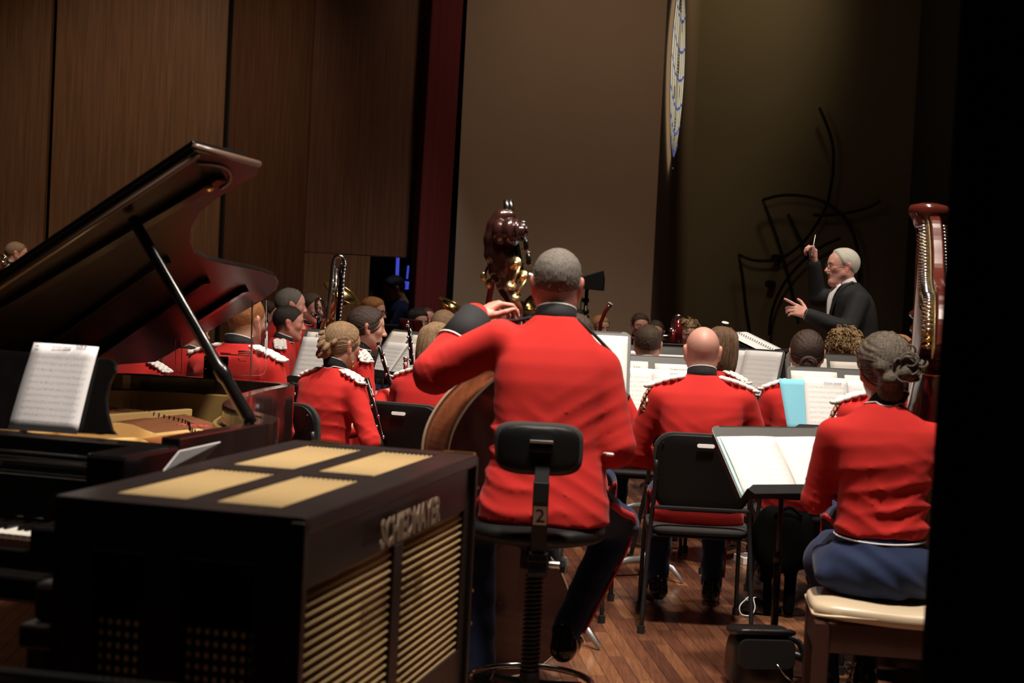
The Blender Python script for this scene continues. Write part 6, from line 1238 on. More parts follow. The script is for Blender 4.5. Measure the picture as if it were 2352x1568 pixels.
put(S1, -0.255, -0.06, 0.002, 0.292, 'paper_bluepale', 'pale blue folder edge under the bright score beside the harpist', 0.003, curl=0.001); put(S1, -0.243, 0.0, 0.004, 0.290, 'music_faint', 'bright left page of the open score beside the harpist', 0.007, curl=0.008); put(S1, 0.0, 0.245, 0.004, 0.290, 'music_faint', 'bright right page of the open score beside the harpist', 0.007, curl=0.008)
S2 = make_stand(1304, 910, 6.2, -2, 26, 'music stand in front of the bass player, right edge showing', h=0.30, w=0.50); put(S2, -0.22, 0.0, 0.012, 0.275, 'music_faint', 'left page on the bass player\'s stand'); put(S2, 0.002, 0.236, 0.008, 0.278, 'paper', 'white right page on the bass player\'s stand')
S3 = make_stand(1502, 960, 7.7, 2, 24, 'music stand in front of the bald musician', w=0.52, h=0.34)
put(S3, -0.235, 0.0 - 0.03, 0.06, 0.302, 'paper_cream', 'cream back page at left of the bald man\'s stand', 0.003, text=(('R. Smith', 0.72, 0.85, 0.010),)); put(S3, 0.005, 0.235, 0.06, 0.296, 'paper_cream', 'cream back page at right of the bald man\'s stand', 0.003, text=(('The Stars and Stripes Forever', 0.62, 0.85, 0.011),))
put(S3, -0.25, -0.012, 0.002, 0.262, 'music_a', 'front left music page on the bald man\'s stand', 0.009, text=(('The French Cathedrals', 0.35, 0.84, 0.010),)); put(S3, -0.012, 0.24, 0.002, 0.262, 'music_b', 'front right music page on the bald man\'s stand', 0.009, text=(('Dansant no. 2', 0.5, 0.90, 0.012),))
S4 = make_stand(1500, 905, 9.7, 2, 22, 'music stand in front of the brown-haired man seen from behind'); put(S4, -0.22, -0.02, 0.01, 0.285, 'music_a', 'left sheet on the brown-haired man\'s stand', text=(('Branson 2011', 0.5, 0.9, 0.018),)); put(S4, 0.0, 0.22, 0.01, 0.270, 'music_b', 'right sheet on the brown-haired man\'s stand')
S5 = make_stand(1686, 918, 9.0, -30, 26, 'music stand with glaring white pages in front of the bobbed woman', h=0.34); put(S5, -0.23, 0.0, 0.004, 0.32, 'music_faint', 'left glaring page in front of the bobbed woman'); put(S5, 0.0, 0.235, 0.004, 0.325, 'music_faint', 'right glaring page in front of the bobbed woman')
S5b = make_stand(1712, 930, 9.75, -12, 30, 'bare black music stand, lit grey, just beyond the glaring white pages', h=0.34)
S6 = make_stand(1912, 938, 8.5, 3, 24, 'music stand in front of the woman with the bun'); put(S6, -0.225, -0.02, 0.05, 0.295, 'paper_cream', 'cream page at left of the bun woman\'s stand', 0.003, text=(('R. Smith', 0.75, 0.88, 0.010),)); put(S6, 0.0, 0.225, 0.05, 0.282, 'paper_cream', 'cream page at right of the bun woman\'s stand', 0.003); put(S6, -0.23, -0.03, 0.0, 0.215, 'music_a', 'front left music page before the woman with the bun', 0.009); put(S6, -0.05, 0.20, 0.0, 0.24, 'music_b', 'front right music page before the woman with the bun', 0.009, text=(('Dansant no. 2', 0.6, 0.90, 0.012),))
S7 = make_stand(1938, 996, 6.98, 3, 25, 'music stand holding a blue sheet, left of the harpist\'s head', w=0.50, h=0.325)
put(S7, -0.232, -0.015, 0.05, 0.300, 'paper_cream', 'cream title page behind the blue sheet', 0.003, text=(('Branson 2011', 0.56, 0.80, 0.019), ('R. Smith', 0.86, 0.82, 0.009))); put(S7, 0.02, 0.235, 0.05, 0.29, 'paper_cream', 'cream page at right of the blue sheet\'s stand', 0.003)
put(S7, -0.262, -0.13, 0.002, 0.255, 'blue_list', 'printed light blue sheet on the stand beside the harpist\'s head', 0.008, skew=-0.03)
put(S7, -0.175, 0.028, 0.006, 0.268, 'music_a', 'front music page beside the blue sheet', 0.012, text=(('The French Cathedrals', 0.65, 0.88, 0.009),)); put(S7, 0.03, 0.24, 0.006, 0.262, 'music_b', 'music page between the blue sheet and the harpist', 0.010)
S8 = make_stand(752, 884, 8.5, -24, 26, 'music stand left of the woman with the braided updo', w=0.50, h=0.34); put(S8, -0.225, -0.02, 0.05, 0.315, 'paper_cream', 'cream title page on the left music stand', 0.003, text=(('Branson 2011', 0.55, 0.9, 0.018),)); put(S8, -0.24, -0.02, 0.002, 0.28, 'music_c', 'front left page on the left music stand', 0.009); put(S8, -0.02, 0.22, 0.002, 0.29, 'music_c', 'front right page on the left music stand', 0.009)
S9 = make_stand(888, 868, 8.95, -52, 34, 'music stand right of the dark-haired clarinettist', w=0.50, h=0.34); put(S9, -0.23, -0.02, 0.06, 0.32, 'paper_cream', 'back left sheet on the clarinettist\'s stand', 0.003); put(S9, 0.0, 0.225, 0.06, 0.31, 'paper_cream', 'back right sheet on the clarinettist\'s stand', 0.003); put(S9, -0.22, 0.01, 0.0, 0.24, 'music_c', 'front left sheet on the clarinettist\'s stand', 0.010, skew=0.02); put(S9, 0.01, 0.235, 0.0, 0.24, 'music_c', 'front right sheet on the clarinettist\'s stand', 0.012, skew=0.03)
make_stand(967, 838, 10.6, 112, 16, 'small black music stand seen from behind, near the red curtain', deskmat='stand_pole', h=0.33)
for (px, py, D, yw, lb) in ((893, 838, 11.4, 152, 'black music stand before the ginger-haired man'), (1383, 864, 11.9, 172, 'black music stand before the bassoon player'), (1462, 862, 12.3, 176, 'black music stand before the young man facing us'), (1542, 884, 11.3, 182, 'black music stand before the curly-haired woman facing us'), (1010, 850, 11.8, 150, 'black music stand behind the raised elbow')):
    make_stand(px, py, D, yw, 20, lb, deskmat='stand_pole')
# conductor's score stand
S10 = make_stand(1800, 822, 9.75, 66, 68, 'conductor\'s stand with white spiral-bound score', w=0.62, h=0.40, deskmat='stand_pole')
sco = put(S10, -0.29, 0.0, 0.0, 0.36, 'paper', 'left half of the conductor\'s spiral-bound score', 0.012, curl=0.003); put(S10, 0.0, 0.29, 0.0, 0.36, 'paper', 'right half of the conductor\'s spiral-bound score', 0.012, curl=0.003)
for k in range(22): W = S10[1]; c = W(0, 0.01 + 0.016 * k, 0.016) - np.array(sco.location); MB().tube([c + S10[2] @ np.array([0.010 * math.cos(t), 0, 0.010 * math.sin(t)]) for t in np.linspace(0, 2 * math.pi, 9)[:-1]], 0.0016, 5, True).build('coil', 'dark_metal', sco, True)
# ------------------------------------------------------------------ double bass
DB = 5.45
bt, bb = at(1176, 560, DB), at(1085, 1480, DB + 0.05)
bass = empty('double_bass', (bb[0], bb[1], 0), 0, 'dark double bass with brass tuning machines, held by the player', 'double bass')
o_ = np.array([bb[0], bb[1], 0.0]); up_b = nv(at(1188, 720, DB) - at(1120, 1300, DB + 0.02))      # neck axis
side_b = nv(np.cross(up_b, (0.50, -0.86, 0.1))) * -1; 
if side_b[0] < 0: side_b = -side_b
nb_ = nv(np.cross(side_b, up_b)); nb_ = nb_ if nb_[1] < 0 else -nb_                      # toward the player: back plate normal
RB = np.stack([side_b, up_b, nb_], 1); neck_heel = at(1192, 862, DB) - o_
half = [(0.035, 0.02), (0.06, 0.0), (0.12, -0.05), (0.19, -0.13), (0.235, -0.22), (0.245, -0.31), (0.225, -0.40), (0.185, -0.47), (0.17, -0.54), (0.185, -0.62), (0.26, -0.70), (0.315, -0.80), (0.325, -0.90), (0.28, -1.00), (0.17, -1.07), (0.0, -1.09)]
ol = smooth_path([(x, y, 0) for x, y in half], 4)[:, :2]; ol = [tuple(p) for p in ol] + [(-x, y) for x, y in ol[::-1][1:]]
MB().slab(ol, 0.19, neck_heel, RB, -0.19).build('ribs', 'bass_wood', bass, False, 0.003)
ol2 = [(x * 1.03, (y + 0.5) * 1.015 - 0.5) for x, y in ol]
MB().slab(ol2, 0.008, neck_heel, RB, 0.0).build('back_plate', 'bass_dark', bass, False, 0.003); MB().slab(ol2, 0.008, neck_heel, RB, -0.198).build('front_plate', 'bass_wood', bass, False, 0.003)  # back plate darker than the ribs: its shade put into the colour
for z_ in (0.004, -0.194): MB().tube([neck_heel + RB @ np.array([x, y, z_]) for x, y in ol2], 0.006, 6, True).build('edge_binding', 'letter_tan', bass, True)
nk = [neck_heel + RB @ np.array([0, y, -0.10]) for y in (0.0, 0.05)] + [at(1188, 720, DB) - o_, at(1180, 690, DB) - o_]
MB().tube(smooth_path(nk, 4), [0.034] * 4 + [0.030] * 4 + [0.024] * 5, 12, flat=0.8).build('neck', 'bass_wood', bass, True)
MB().bar(neck_heel + RB @ np.array([0.0, -0.35, -0.22]), at(1192, 690, DB + 0.04) - o_, 0.055, 0.02, tuple(side_b)).build('fingerboard', 'ebony', bass, False, 0.006)
MB().box(neck_heel + RB @ np.array([0, -0.66, -0.25]), (0.16, 0.14, 0.02), RB).build('bridge', 'bass_wood', bass); MB().box(neck_heel + RB @ np.array([0, -0.9, -0.24]), (0.09, 0.32, 0.025), RB, 0.7).build('tailpiece', 'ebony', bass, False, 0.006)
e0 = neck_heel + RB @ np.array([0, -1.08, -0.1]); MB().cyl(e0, np.array([e0[0] - 0.02, e0[1] + 0.02, 0.0]), 0.008, 0.004, n=8).build('endpin', 'chrome', bass, True)
# pegbox and scroll (one carved piece)
def wb(px, py, d=0.0): return at(px, py, DB + d) - o_
pts = [wb(1183, 700), wb(1163, 660), wb(1146, 622), wb(1136, 585), wb(1134, 550), wb(1140, 520), wb(1153, 500), wb(1170, 496)]
F = Field(np.min(pts, 0) - 0.12, np.max(pts, 0) + 0.12, 0.006); F.chain([np.array(p) for p in pts], [0.026, 0.029, 0.033, 0.034, 0.033, 0.031, 0.028, 0.024], 0.02)
F.chain([wb(1172, 640, -0.01), wb(1168, 600, -0.02), wb(1160, 560, -0.02)], [0.024, 0.026, 0.022], 0.03)
m_ = F.mesh('pegbox', 1); m_.materials.append(MATS['bass_dark']); link('pegbox', m_, None, bass)
c0 = wb(1176, 533, -0.03)
sa_ = nv((0.92, -0.38, 0.06))
MB().lathe([(0.018, -0.046), (0.044, -0.045), (0.050, -0.036), (0.052, -0.022), (0.046, -0.012), (0.046, -0.006), (0.052, 0.004), (0.052, 0.018), (0.046, 0.028), (0.034, 0.030), (0.036, 0.044), (0.033, 0.048), (0.021, 0.049), (0.022, 0.060), (0.018, 0.064), (0.010, 0.065), (0.009, 0.074), (0.0, 0.077)], c0 + np.array([-0.012, 0.0, 0.0]), sa_, 28).build('scroll', 'bass_dark', bass, True)
tsp = frame_from(sa_)
MB().tube([c0 + tsp @ np.array([(0.050 - 0.0038 * t) * math.cos(t), (0.050 - 0.0038 * t) * math.sin(t), 0.014 + 0.0052 * t]) for t in np.linspace(0, 9.4, 60)], np.linspace(0.0065, 0.004, 60), 7).build('volute_edge', 'bass_dark', bass, True)
# low-C extension and machines
for dx in (0, 9): MB().tube([wb(1163 + dx, 458, 0.01), wb(1164 + dx, 490, 0.01), wb(1172 + dx, 540, 0.01), wb(1184 + dx, 600, 0.01), wb(1192 + dx, 640, 0.02)], [0.010, 0.013, 0.013, 0.011, 0.009], 8).build('extension_rail', 'ebony', bass, True)
for (x, y) in ((1203, 512), (1208, 548), (1214, 582)):
    MB().cyl(wb(x - 1, y, -0.02), wb(x + 1, y + 26, -0.02), 0.009, n=10).build('extension_key', 'ebony', bass, True); MB().lathe([(0.007, 0), (0.007, 0.006)], wb(x - 1, y - 0.5, -0.02), (0, 0, 1), 10).build('key_cap', 'grey_metal', bass, True)
    MB().ball(wb(x - 6, y + 24, -0.01), (0.008, 0.006, 0.005), None, 8, 6).build('key_pivot', 'brass_dull', bass, True); MB().ball(wb(x + 2, y + 24, -0.01), (0.006, 0.008, 0.007), None, 8, 6).build('key_pivot', 'brass_dull', bass, True)
for (cx, cy, kx, ky, tx, ty, big) in ((1184, 605, 1194, 612, 1177, 650, 0), (1200, 636, 1210, 640, 1188, 676, 1)):
    MB().lathe([(0.024, -0.004), (0.024, 0.004)], wb(cx, cy, -0.06), (-0.5, -0.85, 0.1), 18).build('machine_gear', 'brass_dull', bass, True); MB().lathe([(0.009, -0.01), (0.006, 0.008)], wb(cx, cy, -0.07), (-0.5, -0.85, 0.1), 10).build('gear_hub', 'brass', bass, True)
    MB().tube([wb(kx, ky, -0.07), wb((kx + tx) / 2, (ky + ty) / 2, -0.08), wb(tx, ty, -0.08)], 0.0048, 8).build('machine_shaft', 'brass_dull', bass, True)
    MB().lathe([(0.002, -0.003), (0.019, -0.002), (0.019, 0.002), (0.002, 0.003)], wb(tx - 2, ty + 6, -0.08), (0.3, -0.8, 0.5), 16).build('machine_key', 'brass_dull', bass, True)
MB().lathe([(0.002, -0.003), (0.020, -0.002), (0.020, 0.002), (0.002, 0.003)], wb(1222, 629, -0.07), (0.35, -0.45, 0.8), 16).build('machine_key', 'silver', bass, True); MB().tube([wb(1205, 636, -0.07), wb(1214, 632, -0.07)], 0.006, 8).build('machine_shaft', 'brass_dull', bass, True)
for a, b_ in (((1124, 604), (1113, 632)), ((1134, 630), (1124, 648))):
    MB().tube([wb(*a, 0.02), wb(*b_, 0.02)], 0.005, 6).build('machine_shaft', 'dark_metal', bass, True); MB().ball(wb(b_[0] - 2, b_[1] + 4, 0.02), (0.012, 0.005, 0.018), None, 10, 7).build('machine_key', 'brass_dull', bass, True)
for k in range(4):
    MB().tube([wb(1184 + 2.5 * k, 690, 0.06), neck_heel + RB @ np.array([-0.03 + 0.02 * k, -0.66, -0.275])], 0.0012, 4).build('string', 'silver', bass)
# bow in the right hand
bwm = empty('bass_bow', tuple(at(1385, 1044, 4.98)), 0, 'double bass bow with white tip sticking out right of the stool back', 'bow')
bo = np.array(bwm.location); MB().tube([at(1320, 1036, 5.05) - bo, at(1398, 1043, 4.9) - bo], 0.006, 8).build('stick', 'bass_wood', bwm, True); MB().tube([at(1394, 1042.5, 4.9) - bo, at(1408, 1044, 4.88) - bo], 0.0052, 8).build('tip', 'white_linen', bwm, True)
# ------------------------------------------------------------------ harp
hp0 = at(2142, 905, 5.30); hp1 = at(2108, 905, 6.12); hd = nv((hp1 - hp0)[:2]); hrot = math.atan2(hd[1], hd[0]) - math.pi / 2
harp = empty('concert_harp', (hp0[0], hp0[1], 0), hrot, 'tall mahogany concert harp with gold tuning pins at the right', 'harp')
LY = np.linalg.norm((hp1 - hp0)[:2]); zc_ = 1.86       # local y: player to column
MB().tube([(0, LY, 0.12), (0, LY, 0.3), (0, LY, 0.9), (0, LY, 1.2), (0, LY, 1.3), (0, LY, 1.7), (0, LY, 1.80)], [0.05, 0.042, 0.040, 0.038, 0.036, 0.040, 0.050], 16).build('column', 'harp_wood', harp, True)
for z_, r_ in ((1.42, 0.052), (1.36, 0.046), (1.30, 0.054)): MB().lathe([(0.038, -0.018), (r_, -0.006), (r_, 0.006), (0.038, 0.018)], (0, LY, z_), n=18).build('column_ring', 'harp_wood', harp, True)
MB().lathe([(0.05, 0), (0.062, 0.03), (0.078, 0.055), (0.080, 0.075), (0.072, 0.09), (0.03, 0.10), (0.0, 0.101)], (0.0, LY - 0.01, 1.765), n=28).build('crown', 'harp_wood', harp, True)
nk = smooth_path([(0.012, LY - 0.02, 1.795), (0.022, LY - 0.10, 1.76), (0.028, LY - 0.20, 1.66), (0.028, LY - 0.34, 1.545), (0.026, LY - 0.50, 1.49), (0.022, 0.14, 1.47), (0.02, 0.05, 1.40), (0.02, 0.0, 1.30)], 6)
def sweep_box(path, w, hgt, nm, m, par):
    b = MB(); n = len(path); P = np.asarray(path); hg = np.interp(np.linspace(0, 1, n), np.linspace(0, 1, len(hgt)), hgt)
    for i in range(n):
        d = nv(P[min(i + 1, n - 1)] - P[max(i - 1, 0)]); q = np.array([0, -d[2], d[1]])
        b.v += [tuple(P[i] + np.array([sx * w / 2, 0, 0]) + q * sz * hg[i] / 2) for sx, sz in ((-1, -1), (1, -1), (1, 1), (-1, 1))]
    b.f = [(4 * i + k, 4 * i + (k + 1) % 4, 4 * i + 4 + (k + 1) % 4, 4 * i + 4 + k) for i in range(n - 1) for k in range(4)] + [(3, 2, 1, 0), tuple(4 * n - 4 + k for k in range(4))]
    return b.build(nm, m, par, False, 0.006)
sweep_box(nk, 0.042, [0.06, 0.08, 0.095, 0.10, 0.10, 0.10, 0.10, 0.11], 'neck', 'harp_wood', harp)
pl_ = [p + np.array([-0.026, 0, -0.012]) for p in nk[3:]]; sweep_box(pl_, 0.006, [0.07, 0.08, 0.085, 0.085, 0.085, 0.09], 'brass_plate', 'brass_dull', harp)
seg = np.r_[0, np.cumsum(np.linalg.norm(np.diff(nk, axis=0), axis=1))]
sb0, sb1 = np.array([0.0, 0.10, 1.28]), np.array([0.0, LY - 0.10, 0.18])
rr = random.Random(6); NS = 46
for i in range(NS):
    t = seg[-1] * (0.10 + 0.84 * i / (NS - 1)); p = np.array([np.interp(t, seg, nk[:, j]) for j in range(3)])
    MB().cyl(p + np.array([-0.022, 0, 0.018]), p + np.array([-0.066, 0, 0.018]), 0.0042, n=6).build('tuning_pin', 'silver', harp, True)
    MB().cyl(p + np.array([0.02, 0, 0.02]), p + np.array([0.044, 0, 0.02]), 0.0040, n=6).build('tuning_peg', 'silver', harp, True)
    for dz in (-0.015, -0.038): 
        b = MB().lathe([(0.0095, -0.004), (0.0095, 0.004)], p + np.array([-0.042, 0, dz]), (1, 0, 0), 8); b.cyl(p + np.array([-0.029, 0, dz]), p + np.array([-0.068, 0.004, dz - 0.004]), 0.0034, n=5); b.build('fork_disc', 'brass', harp, True)
    q = sb0 + (sb1 - sb0) * (1 - i / (NS - 1)) * 0.98; q[0] = -0.055
    MB().tube([p + np.array([-0.056, 0, 0.0]), q], 0.0011 + 0.0009 * (1 - i / NS), 4).build('string', ('felt_red' if i % 7 == 0 else ('stand_pole' if i % 7 == 3 else 'white_linen')), harp)
sn = nv(sb1 - sb0); out_ = np.array([0, -sn[2], sn[1]]); out_ = out_ if out_[1] < 0 else -out_; SBX = np.stack([np.array([1.0, 0, 0]), out_, sn], 1)
b = MB()
for (t, w_, dp) in ((0.0, 0.05, 0.045), (0.15, 0.07, 0.06), (0.5, 0.13, 0.10), (0.85, 0.20, 0.14), (1.0, 0.23, 0.15)):
    c = sb0 + (sb1 - sb0) * t
    b.v += [tuple(c + SBX @ np.array([w_ * math.cos(a), dp * math.sin(a), 0])) for a in np.linspace(0, math.pi, 11)] 
b.f = [(i * 11 + k, i * 11 + k + 1, (i + 1) * 11 + k + 1, (i + 1) * 11 + k) for i in range(4) for k in range(10)] + [(i * 11 + 10, i * 11, (i + 1) * 11, (i + 1) * 11 + 10) for i in range(4)] + [tuple(range(11)), tuple(range(44, 55))[::-1]]
b.build('sound_box', 'bass_dark', harp, True); MB().tube([sb0 + SBX @ np.array([0.055 * math.cos(a), 0.05 * math.sin(a), 0.05]) for a in np.linspace(0, math.pi, 11)], 0.004, 6).build('brass_band', 'brass', harp, True)
MB().bar(sb0 + np.array([-0.045, 0.0, -0.01]), sb1 + np.array([-0.045, 0, 0]), 0.012, 0.03).build('string_rib', 'harp_wood', harp, False, 0.003)
MB().box((0, LY - 0.12, 0.09), (0.40, 0.36, 0.10)).build('base', 'bass_dark', harp, False, 0.02)
for sx in (-1, 1):
    for sy in (-1, 1): MB().lathe([(0.03, 0), (0.035, 0.02), (0.02, 0.05)], (sx * 0.16, LY - 0.12 + sy * 0.13, 0), n=10).build('foot', 'bass_dark', harp, True)
# ------------------------------------------------------------------ acrylic shield behind the piano
DS = 6.75
ac = empty('acrylic_shield', (*at(535, 860, DS)[:2], 0), 0, 'clear acrylic sound shield on a black bracket behind the piano rim', 'shield'); ao = np.array(ac.location)
def ap(px, py, d=0.0): return at(px, py, DS + d) - ao
def acr(name, pts, t=0.006):
    b = MB(); n = len(pts); V = [ap(*p) for p in pts]; nn = nv(np.cross(V[1] - V[0], V[2] - V[1])); b.v = [tuple(p) for p in V] + [tuple(p + nn * t) for p in V]; b.f = [tuple(range(n)), tuple(range(2 * n - 1, n - 1, -1))] + [((i + 1) % n, i, n + i, n + (i + 1) % n) for i in range(n)]
    b.build(name, 'clear_acrylic', ac); return V
V = acr('shield_panel', [(403, 690), (403, 840), (406, 852), (414, 857), (575, 862), (578, 690)])
MB().tube(V[0:5], 0.0016, 5).build('panel_edge', 'acrylic_edge', ac, True); MB().tube([ap(418, 700), ap(417, 856)], 0.0022, 5).build('panel_edge', 'acrylic_edge', ac, True); MB().tube([ap(580, 680), ap(576, 862)], 0.0030, 5).build('panel_edge', 'acrylic_edge', ac, True)
V = acr('shield_panel', [(580, 690, 0.02), (577, 862, 0.02), (598, 862, 0.10), (607, 858, 0.13), (611, 848, 0.14), (613, 690, 0.14)])
MB().tube(V[1:6], 0.0014, 5).build('panel_edge', 'acrylic_edge', ac, True)
for (x0, y0, x1, y1, r_) in ((547, 807, 576, 807, 0.004), (547, 811.5, 576, 811.5, 0.003), (506, 813, 575, 817, 0.003), (506, 810, 530, 812, 0.002)): MB().tube([ap(x0, y0, -0.01), ap(x1, y1, -0.01)], r_, 5).build('slot_edge', 'acrylic_edge', ac, True)
MB().tube([ap(547, 822, -0.01), ap(550, 829, -0.01), ap(558, 829.5, -0.01), ap(566, 829.5, -0.01)], 0.0018, 5).build('slot_edge', 'acrylic_edge', ac, True); MB().box(ap(560, 785, -0.01), (0.014, 0.006, 0.010)).build('slot_edge', 'acrylic_edge', ac)
kb = ap(496, 845, -0.02); MB().box(kb, (0.106, 0.02, 0.105)).build('bracket', 'plastic_black', ac, False, 0.004)
for (x, y) in ((473, 824), (512, 825), (473, 846), (473, 867)): MB().lathe([(0.004, 0), (0.003, 0.004)], ap(x, y, -0.032), (0, -1, 0), 8).build('screw', 'chrome', ac)
MB().cyl((kb[0], kb[1] + 0.02, 0.02), (kb[0], kb[1] + 0.02, kb[2]), 0.012, n=10).build('pole', 'stand_pole', ac, True); MB().lathe([(0.14, 0), (0.14, 0.012), (0.03, 0.03)], (kb[0], kb[1] + 0.02, 0), n=20).build('base', 'dark_metal', ac, True)
# ------------------------------------------------------------------ wind instruments
def windobj(name, px, py, D, label, cat, group=None):
    p = at(px, py, D); e = empty(name, tuple(p), 0, label, cat, group); return e, (lambda x, y, d=0.0: at(x, y, D + d) - p)
cb, w_ = windobj('contrabass_clarinet', 775, 745, 11.35, 'silver looped contrabass clarinet rising above the left heads', 'clarinet')
MB().tube(smooth_path([w_(752, 738), w_(757, 690), w_(762, 640), w_(765, 606), w_(770, 592), w_(779, 588), w_(788, 594), w_(792, 606), w_(791, 618)], 5), 0.017, 10).build('upper_loop', 'silver', cb, True)
MB().tube([w_(783, 612), w_(784, 640), w_(777, 745)], 0.020, 10).build('black_body', 'ebony', cb, True); MB().tube([w_(773, 622), w_(769, 748)], 0.010, 8).build('silver_tube', 'silver', cb, True); MB().tube([w_(765, 640), w_(756, 712)], 0.011, 8).build('silver_tube', 'silver', cb, True)
MB().tube([w_(791, 618), w_(788, 680), w_(781, 745)], 0.008, 8).build('key_rod', 'silver', cb, True); MB().tube(smooth_path([w_(770, 600), w_(768, 612), w_(774, 620), w_(782, 616), w_(784, 604)], 4), 0.008, 6).build('inner_loop', 'silver', cb, True)
for k in range(16): y_ = 602 + 8.8 * k; MB().ball(w_(793 - 0.09 * (y_ - 600), y_, -0.02), (0.012, 0.010, 0.009), None, 7, 5).build('key_cup', 'silver', cb, True)
for y_, x0, x1 in ((626, 772, 790), (649, 762, 774), (664, 762, 785), (618, 765, 777)): MB().tube([w_(x0, y_), w_(x1, y_ + 1)], 0.005, 6).build('brace', 'silver', cb, True)
bc, w_ = windobj('bass_clarinet', 735, 722, 11.4, 'silver curved bass clarinet neck at the mouth of the man with glasses', 'clarinet')
MB().tube(smooth_path([w_(717, 721), w_(724, 727), w_(738, 733), w_(746, 727), w_(743, 705), w_(738, 689), w_(731, 687), w_(726, 695), w_(727, 712), w_(733, 728)], 5), 0.013, 9).build('neck_tube', 'silver', bc, True); MB().tube([w_(716, 719), w_(726, 727)], [0.007, 0.016], 8).build('mouthpiece', 'ebony', bc, True)
MB().tube([w_(733, 728), w_(730, 775)], 0.016, 9).build('body', 'ebony', bc, True)
for k in range(6): MB().ball(w_(730 + (k % 2) * 6, 700 + 7 * k, -0.02), 0.009, None, 7, 5).build('key_cup', 'silver', bc, True)
def bell(name, c, axis, r, L, label, cat, m='brass', D=12.0, tail=None):
    e, w = windobj(name, c[0], c[1], D, label, cat); ax = nv(axis); prof = [(0.16 * r, -L), (0.20 * r, -0.7 * L), (0.28 * r, -0.45 * L), (0.42 * r, -0.22 * L), (0.68 * r, -0.07 * L), (0.95 * r, -0.008 * L), (1.0 * r, 0.0), (0.96 * r, 0.003), (0.64 * r, -0.06 * L), (0.38 * r, -0.22 * L), (0.2 * r, -0.5 * L)]
    MB().lathe(prof, (0, 0, 0), ax, 28, caps=False).build('bell', m, e, True); MB().tube([np.asarray(v) for v in [frame_from(ax) @ np.array([r * math.cos(t), r * math.sin(t), 0]) for t in np.linspace(0, 2 * math.pi, 25)[:-1]]], 0.005, 6, True).build('bell_rim', m, e, True)
    b0 = -ax * L; MB().tube(smooth_path([b0, b0 - ax * 0.12, b0 - ax * 0.2 + np.array([0.05, 0, 0]), b0 - ax * 0.12 + np.array([0.11, 0, 0]), b0 + np.array([0.11, 0.0, 0.1])], 5), 0.16 * r, 9).build('tubing', m, e, True)
    for k in range(3): MB().cyl(b0 + np.array([0.05 + 0.03 * k, -0.03, -0.1]), b0 + np.array([0.05 + 0.03 * k, -0.03, 0.06]), 0.011, n=9).build('valve', 'silver', e, True)
    return e
bell('euphonium', (786, 672), (0.50, -0.22, 0.85), 0.165, 0.36, 'gold euphonium bell flaring behind the contrabass clarinet', 'euphonium', D=11.9)
bell('tuba', (1036, 699), (0.45, -0.20, 0.85), 0.115, 0.3, 'brass bell tilted up behind the raised red elbow', 'horn', D=12.6)
bell('brass_horn', (1222, 694), (-0.6, -0.5, 0.6), 0.095, 0.26, 'brass instrument between the bass neck and the player\'s ear', 'horn', D=12.4)
hn, w_ = windobj('french_horn', 5, 600, 14.1, 'french horn tubing at the far left edge of the picture', 'french horn')
for k, (rx, ry, dx) in enumerate(((15, 16, 0), (11, 12, 1), (7, 8, 0))): MB().tube([w_(3 + dx + rx * math.cos(t), 601 + ry * math.sin(t), 0.02 * k) for t in np.linspace(0, 2 * math.pi, 25)[:-1]], 0.009, 7, True).build('tubing', 'brass' if k % 2 == 0 else 'silver', hn, True)
MB().tube([w_(-8, 612), w_(14, 588)], 0.008, 7).build('lead_pipe', 'silver', hn, True); MB().tube([w_(-6, 596), w_(16, 606)], 0.010, 7).build('slide', 'silver', hn, True)
def tube_inst(name, pts, D, r, m, label, cat, ring=None, keys=0, keym='silver', group=None, flare=None):
    e, w = windobj(name, pts[-1][0], pts[-1][1], D, label, cat, group); P = [w(*p) for p in pts]; MB().tube(P, r, 10).build('body', m, e, True)
    if ring: d = nv(P[0] - P[1]); rr0 = r if np.isscalar(r) else r[0]; MB().lathe([(rr0 * 0.7, -0.012), (rr0 * 1.25, -0.012), (rr0 * 1.25, 0.004), (rr0 * 0.7, 0.004)], P[0], d, 14).build('ring', ring, e, True)
    L = np.linalg.norm(P[-1] - P[0])
    for k in range(keys):
        t = (k + 0.7) / (keys + 0.5); q = P[0] + (P[-1] - P[0]) * t; MB().ball(q + np.array([0.012 * (1 if k % 2 else -0.6), -0.014, 0]), (0.0085, 0.005, 0.0085), None, 7, 5).build('key', keym, e, True)
    if keys: MB().tube([P[0] * 0.85 + P[-1] * 0.15 + np.array([0.012, -0.012, 0]), P[0] * 0.1 + P[-1] * 0.9 + np.array([0.012, -0.012, 0])], 0.003, 5).build('key_rod', keym, e, True)
    return e
tube_inst('bassoon', [(1403, 697), (1390, 716), (1380, 740), (1372, 800)], 12.9, [0.020, 0.016, 0.016, 0.018], 'bassoon_wood', 'dark red bassoon end sticking up behind the strawberry-blond woman', 'bassoon', 'white_linen')
tube_inst('contrabassoon', [(1141, 622), (1130, 650), (1121, 700), (1106, 1066)], 12.2, 0.024, 'bassoon_wood', 'slim red bassoon left of the bass scroll', 'bassoon', 'white_linen')
